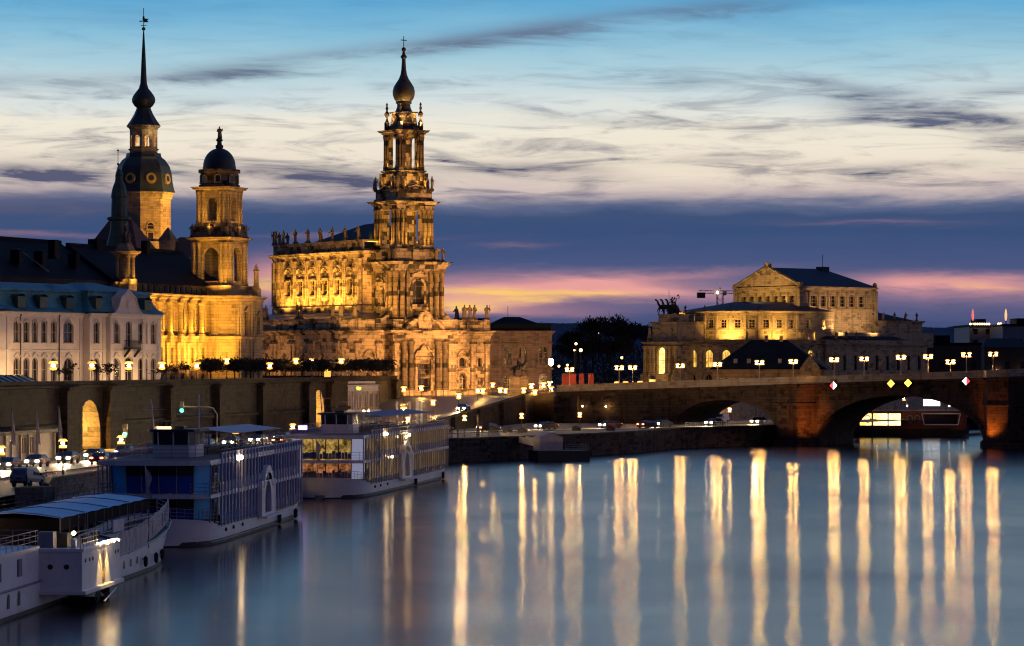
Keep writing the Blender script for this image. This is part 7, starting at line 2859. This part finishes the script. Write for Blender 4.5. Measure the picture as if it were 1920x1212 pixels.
ncar = 0
for k, s in enumerate((131, 143, 157, 168, 181, 193, 206, 220, 232, 246, 259, 273, 287, 300, 315, 329, 344, 358, 373, 388, 404, 420, 437, 455)):
    q, a = place(s, -2.9)
    lb = 'car with lit headlights on the quay road, %s from the near end' % ORD[k]
    if cproto is None:
        cproto = make_car()
        cproto.location = (q[0], q[1], 3.91)
        cproto.rotation_euler = (0, 0, a + pi)
        cproto['label'] = lb
    else:
        dup(cproto, (q[0], q[1], 3.91), a + pi, lb)
for k, s in enumerate((178, 203, 228, 268, 300, 322, 336, 366, 409)):
    q, a = place(s, 2.0)
    dup(cproto, (q[0], q[1], 3.91), a, 'car with red tail lights driving away on the quay road, %s from the near end' % ORD[k])
q, a = Vector((-19, 600)), atan2(98, 20)
dup(cproto, (-9.5, 606, 6.72), a + pi, 'car with lit headlights coming down the sloping street')
for o in list(bpy.data.objects):
    if o.get('category') == 'car':
        o['group'] = 'cars on the quay road'
        c_, s_ = cos(o.rotation_euler.z), sin(o.rotation_euler.z)
        X, Y, Z = o.location
        spot((X + 2.4 * c_, Y + 2.4 * s_, Z + .75), (X + 7 * c_, Y + 7 * s_, Z), 9000, (1, .7, .36), 72, .9, .1)


def van(loc, rz, label, m_):
    t = thing('van', label, 'van', loc, rz)
    m = MB()
    prof = [(-2.1, .45), (-2.15, .95), (-2.05, 1.75), (-1.95, 1.88), (.4, 1.86), (1.15, 1.2), (2.0, 1.02), (2.15, .7), (2.12, .4)]
    k = len(prof)
    vv = [(x, y * (.86 if z > 1.5 else 1), z) for y in (-.9, .9) for x, z in prof]
    m.add(vv, [tuple(range(k))[::-1], tuple(range(k, 2 * k))] + [(i, (i + 1) % k, k + (i + 1) % k, k + i) for i in range(k)])
    m.build('body', m_, t)
    m = MB()
    for s_ in (-1, 1):
        m.add([(.35, s_ * .88, 1.15), (1.0, s_ * .88, 1.18), (.4, s_ * .8, 1.72), (.25, s_ * .8, 1.74)], [(0, 1, 2, 3)])
        m.add([(-.6, s_ * .88, 1.15), (.25, s_ * .88, 1.15), (.2, s_ * .8, 1.72), (-.6, s_ * .8, 1.72)], [(0, 1, 2, 3)])
    m.add([(1.16, -.8, 1.24), (1.16, .8, 1.24), (.46, .7, 1.84), (.46, -.7, 1.84)], [(0, 1, 2, 3)])
    m.build('windows', 'dark_glass', t)
    m = MB()
    m.add([(-2.13, -.66, 1.2), (-2.13, .66, 1.2), (-2.08, .6, 1.7), (-2.08, -.6, 1.7)], [(3, 2, 1, 0)])
    m.build('rear_window', 'ship_grey', t)
    m = MB()
    m.box(-2.22, -2.1, -.88, .88, .38, .62)
    m.box(-2.19, -2.1, -.3, .3, .78, .92)
    m.build('bumper', 'plastic_black', t)
    for sx in (-1.35, 1.4):
        for sy in (-.82, .82):
            m = MB()
            m.tube((sx, sy - .1, .33), (sx, sy + .1, .33), .33, n=14)
            m.build('wheel', 'rubber', t)
    for sy in (-.8, .8):
        m = MB()
        m.box(-2.2, -2.1, sy - .08, sy + .08, .8, 1.2)
        m.build('tail_light', 'ship_red', t)
    for sy in (-1.0, 1.0):
        m = MB()
        m.obox((.95, sy, 1.1), .12, .2, .2)
        m.build('mirror', 'plastic_black', t)
    return t


van((-46.9, 299.5, 3.9), radians(76), 'silver parked van seen from behind at the left quay wall', 'car_silver')
x, y, z = at(1352, 788, 641.5)
van((x, y, 3.9), radians(-120), 'white parked van seen through the smaller bridge arch', 'ship_white')

bi = thing('bicycle', 'bicycle leaning on a thin post beside the parked van', 'bicycle', at(90, 897, 318)[:2] + (3.9,), radians(10))
for x in (-.52, .52):
    m = MB()
    for k in range(14):
        t0, t1 = 2 * pi * k / 14, 2 * pi * (k + 1) / 14
        m.tube((x + .34 * cos(t0), 0, .35 + .34 * sin(t0)), (x + .34 * cos(t1), 0, .35 + .34 * sin(t1)), .025, n=4)
        if k % 2 == 0:
            m.tube((x, 0, .35), (x + .34 * cos(t0), 0, .35 + .34 * sin(t0)), .006, n=3)
    m.build('wheel', 'rubber', bi)
m = MB()
for a, b in (((-.52, .35), (-.1, .32)), ((-.1, .32), (-.22, .85)), ((-.22, .8), (-.52, .35)), ((-.1, .32), (.38, .82)), ((-.2, .78), (.38, .82)), ((.38, .95), (.52, .35))):
    m.tube((a[0], 0, a[1]), (b[0], 0, b[1]), .022, n=5)
m.build('frame', 'iron', bi)
m = MB()
m.ball((-.23, 0, .92), .12, 7, 5, (1, .6, .35))
m.build('saddle', 'rubber', bi)
m = MB()
m.tube((.36, -.25, 1.0), (.36, .25, 1.0), .02)
m.build('handlebar', 'iron', bi)

# ------------------------------------------------------------------ traffic lights
def traffic_light(loc, label, arm, hz):
    t = thing('traffic_light', label, 'traffic light', loc)
    m = MB()
    if arm:
        m.path([(arm, 0, 0), (arm, 0, hz - 1), (arm - .5, 0, hz - .2), (arm - 1.2, 0, hz), (0, 0, hz)], .07)
    else:
        m.tube((0, .15, 0), (0, .15, hz), .06)
    m.build('post', 'grey_metal', t)
    m = MB()
    m.box(-.26, .26, -.16, .12, hz - .85, hz + .7)
    m.build('housing', 'plastic_black', t)
    m = MB()
    m.ball((0, -.2, hz - .5), .27, 10, 7)
    m.build('green_lens', 'lamp_green', t)
    return t


x, y, z = at(341, 770, 402)
traffic_light((x, y, 3.9), 'green traffic light hanging from a curved mast arm above the blue ship', 4.6, z + .5 - 3.9)
x, y, z = at(230, 815, 352)
traffic_light((x + .25, y, 3.9), 'green traffic light on a post beside a quay road lamp', 0, z + .5 - 3.9)
x, y, z = at(294, 803, 412)
rsg = thing('road_sign', 'round road sign on a post in front of the terrace wall', 'road sign', (x, y, 3.9))
m = MB()
m.tube((0, 0, 0), (0, 0, z - 3.6), .05)
m.build('post', 'grey_metal', rsg)
m = MB()
m.tube((0, -.06, z - 3.9), (0, -.1, z - 3.9), .36, n=16)
m.build('sign_plate', 'red_cloth', rsg)
m = MB()
m.tube((0, -.1, z - 3.9), (0, -.11, z - 3.9), .26, n=16)
m.build('sign_face', 'ship_white', rsg)

# ------------------------------------------------------------------ flags and banners
for px, D, top, lb in ((22, 366, 765, 'left'), (68, 378, 765, 'middle'), (110, 386, 762, 'right')):
    x, y, z = at(px, top, D)
    t = thing('flagpole', 'flagpole with a long limp pale flag, %s one of three by the ticket pavilion' % lb, 'flagpole', (x, y, 3.9), .2, 'flagpoles by the ticket pavilion')
    m = MB()
    m.tube((0, 0, 0), (0, 0, z - 3.9), .06, .04)
    m.build('pole', 'grey_metal', t)
    m = MB()
    vv = []
    n = 10
    h = z - 4.0
    for i in range(n + 1):
        w_ = .12 + .36 * i / n
        zz = h - 4.2 * i / n
        vv += [(.05, 0, zz), (.05 + w_ * .5, .12 * sin(i), zz - .1), (.05 + w_, .05 * sin(i * 1.7), zz - .25)]
    m.add(vv, [(3 * i + k, 3 * i + 3 + k, 3 * i + 4 + k, 3 * i + 1 + k) for i in range(n) for k in (0, 1)])
    m.build('flag', 'flag_cloth', t)
for px, w, lb in ((743, 3.4, 'leftmost'), (766, 3.8, 'second'), (779, 7, 'widest'), (788, 4, 'rightmost')):
    x, y, z = at(px, 753, 560)
    t = thing('banner_flag', 'tall white banner on a pole beside the sloping street, %s of four' % lb, 'banner', (x, y, 3.9), 0, 'white banners by the sloping street')
    m = MB()
    m.tube((0, 0, 0), (0, 0, z - 3.8), .05)
    m.build('pole', 'grey_metal', t)
    m = MB()
    ww_ = w * .1
    m.add([(.03, 0, z - 8.4), (.03 + ww_, .05, z - 8.5), (.03 + ww_, -.03, z - 6), (.03 + ww_, .04, z - 3.95), (.03, 0, z - 3.95), (.03, .03, z - 6)], [(0, 1, 2, 5), (5, 2, 3, 4)])
    m.build('cloth', 'white_canvas', t)
for x0, x1, lb in ((1054, 1080, 'widest, with a twin lamp in front'), (1086, 1095, 'narrow middle one'), (1103, 1113, 'rightmost')):
    xa, y, z = at(x0, 701, 700)
    xb = at(x1, 701, 700)[0]
    t = thing('red_banner', 'red hanging banner by the bridge head, %s' % lb, 'banner', ((xa + xb) / 2, y, 9), 0, 'red banners by the bridge head')
    h = z - 9
    w = (xb - xa) / 2
    m = MB()
    for s_ in (-1, 1):
        m.tube((s_ * w, .08, -.2), (s_ * w, .08, h + .1), .05)
    m.tube((-w, .08, h), (w, .08, h), .04)
    m.build('frame', 'grey_metal', t)
    m = MB()
    vv = []
    for i in range(9):
        xx = -w + 2 * w * i / 8
        vv += [(xx, .05 * sin(i * 2), .5), (xx, .04 * sin(i * 2 + 1), h * .5), (xx, 0, h)]
    m.add(vv, [(3 * i + k, 3 * i + 3 + k, 3 * i + 4 + k, 3 * i + 1 + k) for i in range(8) for k in (0, 1)])
    m.build('cloth', 'red_cloth', t)
    spot((t.location.x, y - 6, 9.4), (t.location.x, y, 12), 260, (1, .7, .5), 60)
x, y, z = at(1223, 704, 668)
ad = thing('advertising_column', 'round yellow lit advertising column behind the bridge parapet', 'column', (x, y, 9))
m = MB()
m.lathe([(.75, 0), (.75, .4), (.68, .45)], 14)
m.lathe([(.78, z - 9.9), (.8, z - 9.6), (.5, z - 9.2), (.1, z - 9)], 14)
m.build('casing', 'iron', ad)
m = MB()
m.lathe([(.68, .45), (.68, z - 9.9)], 14)
m.build('lit_panel', 'column_glow', ad) if 'column_glow' in MATS else (glow('column_glow', (1, .55, .05), 1.3), m.build('lit_panel', 'column_glow', ad))

# ------------------------------------------------------------------ ticket pavilion below the terrace
pv = thing('ticket_pavilion', 'low flat roofed pavilion with slatted front below the terrace wall', 'pavilion', (-62.2, 371, 3.9), atan2(1, .153))
m = MB()
facade(m, pv, (-8, 0), (24, 0), 0, 3.3, [(18.2 + 1.05 * i, .9, .5, 1.9, 0, dict(frame='beige_render', surround=.05, bars=(0, 0), deep=.2)) for i in range(6)] + [(14.6, .1, .8, 2.4, 0, dict(frame='trim_render', surround=.1, bars=(0, 1), deep=.2))])
m.wall((24, 0), (24, 5), 0, 3.3)
m.wall((-8, 5), (-8, 0), 0, 3.3)
for x in (-8, -2, 4, 10, 13.2, 17, 24):
    m.box(x - .15, x + .15, -.3, .02, 0, 3.2)
m.build('wall', 'beige_render', pv)
m = MB()
m.box(-8.6, 24.8, -1.0, 5.6, 3.3, 3.75)
m.build('roof', 'dark_slate', pv)
gh = thing('glass_roof', 'blue glazed rooflight strip on the terrace at the left edge', 'rooflight', (TX(400) - 1.2, 399, TP - .3), atan2(1, .153))
m = MB()
for i in range(9):
    m.add([(-14 + 3 * i, -.4, .0), (-11.2 + 3 * i, -.4, 0), (-11.2 + 3 * i, 2.2, 1.2), (-14 + 3 * i, 2.2, 1.2)], [(0, 1, 2, 3)])
m.build('pane', 'cyan_dim', gh) if 'cyan_dim' in MATS else (mat('cyan_dim', (.02, .04, .07), .3, spec=.3), m.build('pane', 'cyan_dim', gh))
m = MB()
for i in range(10):
    m.tube((-14.1 + 3 * i, -.45, 0), (-14.1 + 3 * i, 2.2, 1.25), .09, n=4)
m.tube((-14.1, 2.2, 1.25), (13, 2.2, 1.25), .09, n=4)
m.tube((-14.1, -.45, 0), (13, -.45, 0), .09, n=4)
m.build('frame', 'iron', gh)

# ------------------------------------------------------------------ restaurant front with yellow sign before the terrace wall
x0, y0, _ = at(642, 760, 604)
x1, y1, _ = at(708, 760, 616)
re = thing('restaurant', 'pale restaurant front with tall narrow windows and a small yellow lit sign', 'building', (x0, y0, 3.9), atan2(y1 - y0, x1 - x0))
L = hypot(x1 - x0, y1 - y0)
m = MB()
rw_ = dict(frame='beige_render', surround=.06, bars=(0, 2), deep=.3)
facade(m, re, (0, 0), (L, 0), 0, 7.9, [(.55 + (L - 1.1) * i / 6, 3.6, .42, 2.5, 0, rw_) for i in range(7)] + [(.8 + (L - 1.6) * i / 4, .4, .8, 2.2, 0, dict(rw_, pane='lit_window' if i in (2,) else 'brown_glass')) for i in range(5)])
m.wall((L, 0), (L, 5), 0, 7.9)
m.wall((0, 5), (0, 0), 0, 7.9)
for i in range(8):
    u = .05 + (L - .1) * i / 7
    m.box(u - .12, u + .12, -.16, .02, 3.2, 6.7)
m.build('wall', 'beige_render', re)
m = MB()
m.sweep([(0, 5), (0, 0), (L, 0), (L, 5)], [(-.1, 6.7), (.15, 6.8), (.2, 7.0), (.1, 7.05), (.1, 7.7), (.3, 7.9), (.3, 8.05), (-.3, 8.06)], False)
m.box(.1, L - .1, -.9, .02, 2.75, 3.1)
m.build('cornice', 'trim_render', re)
m = MB()
m.box(0, L * .92, -.1, .1, 8.3, 8.75)
m.build('lit_fascia', 'trim_render', re)
tx = bpy.data.curves.new('sign_letters', 'FONT')
tx.body = 'Radeberger'
tx.size = .75
tx.extrude = .03
tx.align_x = 'CENTER'
to = bpy.data.objects.new('sign_letters_source', tx)
col.objects.link(to)
dg = bpy.context.evaluated_depsgraph_get()
tm = bpy.data.meshes.new_from_object(to.evaluated_get(dg))
tm.materials.clear()
tm.materials.append(MATS['letters_yellow'])
bpy.data.objects.remove(to)
so_ = link('sign_letters', tm, re, (L * .42, -.32, 7.15))
so_.rotation_euler = (pi / 2, 0, 0)
so_.scale = (.42, 1, 1)
for u in (L * .48, L * .62):
    m = MB()
    m.ball((u, -1.0, 2.9), .14, 8, 6)
    m.build('wall_light', 'lamp_small', re)
spot((x0 + 3, y0 - 4, 12.2), (x0 + 3.5, y0, 8), 500, (1, .68, .34), 100)
spot((x0 + 5, y0 - 9, 4.5), (x0 + 3.5, y0, 9), 1500, (1, .66, .34), 70)
ks = thing('lit_kiosk', 'small glowing yellow kiosk on the terrace below the church nave', 'kiosk', at(614, 690, 640)[:2] + (TZ,))
m = MB()
m.box(-.62, .62, -.5, .5, .2, 2.9)
m.build('lit_panel', 'column_glow', ks)
m = MB()
m.box(-.72, .72, -.6, .6, 2.9, 3.1)
m.box(-.72, .72, -.6, .6, 0, .2)
m.build('frame', 'iron', ks)

# ------------------------------------------------------------------ clipped lime trees and small bare trees on the terrace
rtt = random.Random(3)
k = 0
for i, (px, D, w) in enumerate([(440, 585, 6), (470, 590, 6.4), (505, 596, 6.2), (535, 602, 6.6), (566, 608, 6.4), (598, 614, 6.2), (630, 620, 6.6), (660, 628, 6.2), (690, 636, 6.0), (718, 643, 5.4), (395, 575, 5)]):
    x, y, _ = at(px, 690, D)
    t = thing('clipped_tree', 'flat topped clipped terrace tree, %s' % (('%s in the row from the domed tower' % ORD[i]) if i < 10 else 'standing alone left of the others under the domed tower'), 'tree', (x, y, TZ), rtt.uniform(-.1, .1), 'clipped trees on the terrace')
    r = random.Random(100 + i)
    m = MB()
    m.tube((0, 0, 0), (0, 0, 2.4), .16, .12)
    for a in range(5):
        m.tube((0, 0, 2.3), (w * .4 * cos(a * 1.25), w * .3 * sin(a * 1.25), 3.2), .08, .04, 4)
    m.build('trunk', 'bark', t)
    m = MB()
    for _ in range(1000):
        p = Vector((r.gauss(0, w * .25), r.uniform(-2, 2), r.uniform(2.7, 4.4) + r.gauss(0, .25)))
        if abs(p.x) > w * .52:
            continue
        a = Vector((r.uniform(-1, 1), r.uniform(-1, 1), r.uniform(-1, 1))).normalized() * .26
        b = a.orthogonal().normalized() * .17
        m.add([tuple(p - a), tuple(p + b), tuple(p + a), tuple(p - b)], [(0, 1, 2, 3)])
    m.build('crown', 'hedge_leaf', t)
for i, (px, D, lb) in enumerate(((128, 452, 'small rounded bare tree on the terrace right of the first lamp'), (186, 455, 'small bare tree on the terrace at the second lamp'), (206, 462, 'small bare tree with tiny lights before the palace gable'), (300, 492, 'small bare tree at the right palace corner'),
                                 (326, 500, 'small bare tree before the amber columns, left of two'), (343, 505, 'small bare tree before the amber columns, right of two'))):
    x, y, _ = at(px, 690, D)
    t = thing('small_tree', lb, 'tree', (x, y, TZ), i * 1.1, 'small bare trees on the terrace')
    r = random.Random(300 + i)
    m = MB()
    ends = limbs(m, (0, 0, 0), 3.6, .09, r, .6, 3)
    m.build('trunk', 'bark', t)
    m = MB()
    for e in ends:
        for _ in range(3):
            d = Vector((r.uniform(-1, 1), r.uniform(-1, 1), r.uniform(-.2, .7))).normalized() * r.uniform(.4, .8)
            m.tube(e, e + d, .025, .01, 3)
    leafcloud(m, (0, 0, 2.9), (1.5, 1.5, .8), 170, .2, r, .8, .1)
    m.build('crown', 'twigs', t)
    if 'tiny lights' in lb:
        m = MB()
        for _ in range(12):
            m.ball((r.uniform(-1, 1), -1.2, r.uniform(.8, 3.6)), .035, 5, 4)
        m.build('light_string', 'bead_light', t)

# ------------------------------------------------------------------ equestrian statue on the square
x, y, _ = at(972, 700, 688)
eq = thing('equestrian_statue', 'dark equestrian statue on a pedestal right of the church', 'statue', (x, y, 9), radians(12))
m = MB()
m.prism(rect(-2.4, 2.4, -1.3, 1.3), 0, .6)
m.prism(rect(-1.9, 1.9, -1.0, 1.0), .6, 3.9)
m.sweep(rect(-1.9, 1.9, -1.0, 1.0), CORN(3.9, .3, .4))
m.box(-1.9, 1.9, -1, 1, 3.95, 4.28)
m.build('pedestal', 'gallery_stone', eq)
HZ = 4.3


def skinned(name, m_, parent, nodes, edges):
    me = bpy.data.meshes.new(name)
    me.from_pydata([n[0] for n in nodes], edges, [])
    o = bpy.data.objects.new(name, me)
    col.objects.link(o)
    o.modifiers.new('skin', 'SKIN')
    sub = o.modifiers.new('sub', 'SUBSURF')
    sub.levels = sub.render_levels = 1
    for v, n in zip(me.skin_vertices[0].data, nodes):
        v.radius = (n[1], n[1])
    me.skin_vertices[0].data[0].use_root = True
    dg_ = bpy.context.evaluated_depsgraph_get()
    m2 = bpy.data.meshes.new_from_object(o.evaluated_get(dg_))
    bpy.data.objects.remove(o)
    m2.materials.clear()
    m2.materials.append(MATS[m_])
    return link(name, m2, parent)


nodes = [((.0, 0, HZ + 1.95), .55), ((-.8, 0, HZ + 2.0), .55), ((.8, 0, HZ + 2.05), .55), ((1.3, 0, HZ + 2.7), .36), ((1.6, 0, HZ + 3.3), .26), ((2.1, 0, HZ + 3.1), .16),
         ((-.9, .25, HZ + 1.2), .27), ((-1.15, .25, HZ + .75), .15), ((-.95, .25, HZ + .1), .12), ((-.8, -.25, HZ + 1.2), .27), ((-.95, -.25, HZ + .75), .15), ((-.7, -.25, HZ + .1), .12),
         ((.95, .25, HZ + 1.1), .2), ((1.0, .25, HZ + .1), .12), ((1.05, -.25, HZ + 1.25), .2), ((1.6, -.25, HZ + 1.2), .13), ((1.55, -.25, HZ + .6), .11),
         ((-1.4, 0, HZ + 2.0), .16), ((-1.75, 0, HZ + 1.2), .1)]
skinned('horse', 'bronze', eq, nodes, [(0, 1), (0, 2), (2, 3), (3, 4), (4, 5), (1, 6), (6, 7), (7, 8), (1, 9), (9, 10), (10, 11), (2, 12), (12, 13), (2, 14), (14, 15), (15, 16), (1, 17), (17, 18)])
nodes = [((-.1, 0, HZ + 2.55), .3), ((-.1, 0, HZ + 3.2), .32), ((-.08, 0, HZ + 3.6), .14), ((-.03, 0, HZ + 3.9), .22), ((-.05, .38, HZ + 3.3), .13), ((.25, .5, HZ + 2.85), .1), ((.6, .25, HZ + 2.8), .08),
         ((-.05, -.38, HZ + 3.3), .13), ((.3, -.6, HZ + 3.0), .1), ((.7, -.5, HZ + 3.2), .08), ((.25, .5, HZ + 2.2), .16), ((.1, .6, HZ + 1.4), .11), ((.25, -.5, HZ + 2.2), .16), ((.1, -.6, HZ + 1.4), .11)]
skinned('rider', 'bronze', eq, nodes, [(0, 1), (1, 2), (2, 3), (1, 4), (4, 5), (5, 6), (1, 7), (7, 8), (8, 9), (0, 10), (10, 11), (0, 12), (12, 13)])

# ------------------------------------------------------------------ floating hut, gangway, board, kiosk column
ht = thing('floating_hut', 'small white gabled hut on a dark pontoon beside the quay', 'hut', at(1028, 860, 510)[:2] + (0,), radians(20))
m = MB()
m.box(-2.6, 6.5, -2.2, 2.4, -.5, 1.7)
m.build('pontoon', 'ship_dark', ht)
m = MB()
m.prism(rect(-2, 2, -1.5, 1.7), 1.7, 3.9)
m.add([(-2, -1.5, 3.9), (2, -1.5, 3.9), (0, -1.5, 4.6), (-2, 1.7, 3.9), (2, 1.7, 3.9), (0, 1.7, 4.6)], [(0, 1, 2), (5, 4, 3)])
m.build('wall', 'flag_cloth', ht)
m = MB()
m.add([(-2.2, -1.7, 3.86), (0, -1.7, 4.68), (0, 1.9, 4.68), (-2.2, 1.9, 3.86), (2.2, -1.7, 3.86), (2.2, 1.9, 3.86)], [(0, 1, 2, 3), (1, 4, 5, 2)])
m.build('roof', 'ship_grey', ht)
m = MB()
rail(m, [(2.2, -2.1, 1.7), (6.4, -2.1, 1.7), (6.4, 2.3, 1.7)], 1.0, 1.2)
m.build('railing', 'grey_metal', ht)
gp_ = thing('gangway', 'white sided gangway sloping from the quay to the floating hut', 'gangway', (0, 0, 0))
a, b = Vector(at(935, 822, 522)), Vector(at(1006, 838, 512))
m = MB()
d = (b - a)
n_ = Vector((d.y, -d.x, 0)).normalized()
for s_ in (0, 1.4):
    for i in range(2):
        p, q = a + d * (.03 + .5 * i) - n_ * s_, a + d * (.48 + .5 * i) - n_ * s_
        m.add([tuple(p), tuple(q), tuple(q + Vector((0, 0, 1.1))), tuple(p + Vector((0, 0, 1.1)))], [(0, 1, 2, 3)])
m.build('side_panel', 'white_canvas', gp_)
m = MB()
m.add([tuple(a), tuple(b), tuple(b - n_ * 1.4), tuple(a - n_ * 1.4)], [(0, 1, 2, 3)])
m.build('walkway', 'deck_wood', gp_)
bd = thing('notice_board', 'black notice board on two posts at the quay right of the second ship', 'board', at(910, 822, 518)[:2] + (3.9,), radians(15))
m = MB()
for s_ in (-.55, .55):
    m.tube((s_, 0, 0), (s_, 0, 2.6), .06)
m.build('post', 'iron', bd)
m = MB()
m.box(-.62, .62, -.08, -.02, 1.0, 2.6)
m.build('panel', 'plastic_black', bd)
kc = thing('mooring_column', 'thick dark mooring column left of the black notice board', 'column', at(896, 824, 514)[:2] + (3.9,))
m = MB()
m.lathe([(.32, 0), (.32, 1.5), (.2, 1.6), (.16, 3.4), (.22, 3.5), (.1, 3.7)], 10)
m.build('shaft', 'iron', kc)
for i, (px, D, lb) in enumerate(((847, 507, 'parasol shaped dark post at the quay just right of the second ship'), (858, 506, 'short dark post right of the parasol shaped one'))):
    x, y, _ = at(px, 820, D)
    t = thing('mooring_post', lb, 'post', (x, y, 3.4))
    m = MB()
    m.lathe([(.14, 0), (.14, 1.7), (.2, 1.75), (.2, 1.95), (.05, 2.0)], 8)
    if i == 0:
        m.lathe([(.45, 1.9), (.3, 2.15), (.05, 2.25)], 10)
    m.build('shaft', 'iron', t)
for i, px in enumerate((924, 952, 980, 1081, 1145)):
    x, y, _ = at(px, 816, 545 if px < 1000 else 560)
    t = thing('planter', 'dark low planter box on the quay, %s from the left' % ORD[i], 'planter', (x, y, 3.9), .3, 'planter boxes on the quay')
    m = MB()
    m.prism(rect(-.7, .7, -.35, .35), 0, .6, True, rect(-.8, .8, -.42, .42))
    m.build('box', 'quay_stone', t)
    m = MB()
    leafcloud(m, (0, 0, .75), (.75, .4, .22), 60, .14, random.Random(i), .8, .1)
    m.build('plants', 'hedge_leaf', t)
rl = thing('quay_railing', 'thin metal railing along the quay edge by the second ship', 'railing', (0, 0, 0))
m = MB()
pts = [(-13, 487, 3.9), (-10.6, 499, 3.9), (-2, 513, 3.9)]
rail(m, pts, 1.0, 1.6)
m.build('rail', 'grey_metal', rl)
rl2 = thing('arch_railing', 'white railing on the quay under the smaller bridge arch', 'railing', (0, 0, 0))
m = MB()
rail(m, [(33, 588, 3.9), (50, 613, 3.9), (60, 643, 3.9)], 1.0, .9)
m.build('rail', 'ship_white', rl2)
# landing stage clutter at the lower left
ls = thing('landing_stage', 'dark landing stage with rails behind the canopied steamer', 'landing stage', (-43.5, 268, 2.4), radians(84))
m = MB()
m.box(-12, 22, -2.2, 2.2, 0, .5)
m.build('platform', 'ship_dark', ls)
m = MB()
rail(m, [(-12, 2.1, .5), (22, 2.1, .5)], 1.1, 2)
rail(m, [(-12, -2.1, .5), (22, -2.1, .5)], 1.1, 2)
m.build('railing', 'iron', ls)
m = MB()
m.box(6, 10, -1.4, 1.2, .5, 2.4)
m.build('shelter', 'gallery_stone', ls)
for i, (px, D) in enumerate(((113, 322), (123, 325), (148, 333), (178, 342))):
    x, y, _ = at(px, 905, D)
    t = thing('bollard', 'dark iron bollard before the low cobbled wall, %s from the left' % ORD[i], 'bollard', (x + .9, y - 1, 2.4), 0, 'bollards by the cobbled wall')
    m = MB()
    m.lathe([(.16, 0), (.16, .9 + .5 * (i % 2)), (.22, 1.0 + .5 * (i % 2)), (.2, 1.2 + .5 * (i % 2)), (.05, 1.25 + .5 * (i % 2))], 8)
    m.build('shaft', 'iron', t)

# street lighting reaching the fronts behind it
for px, D in ((140, 455), (215, 470), (60, 445)):
    pass
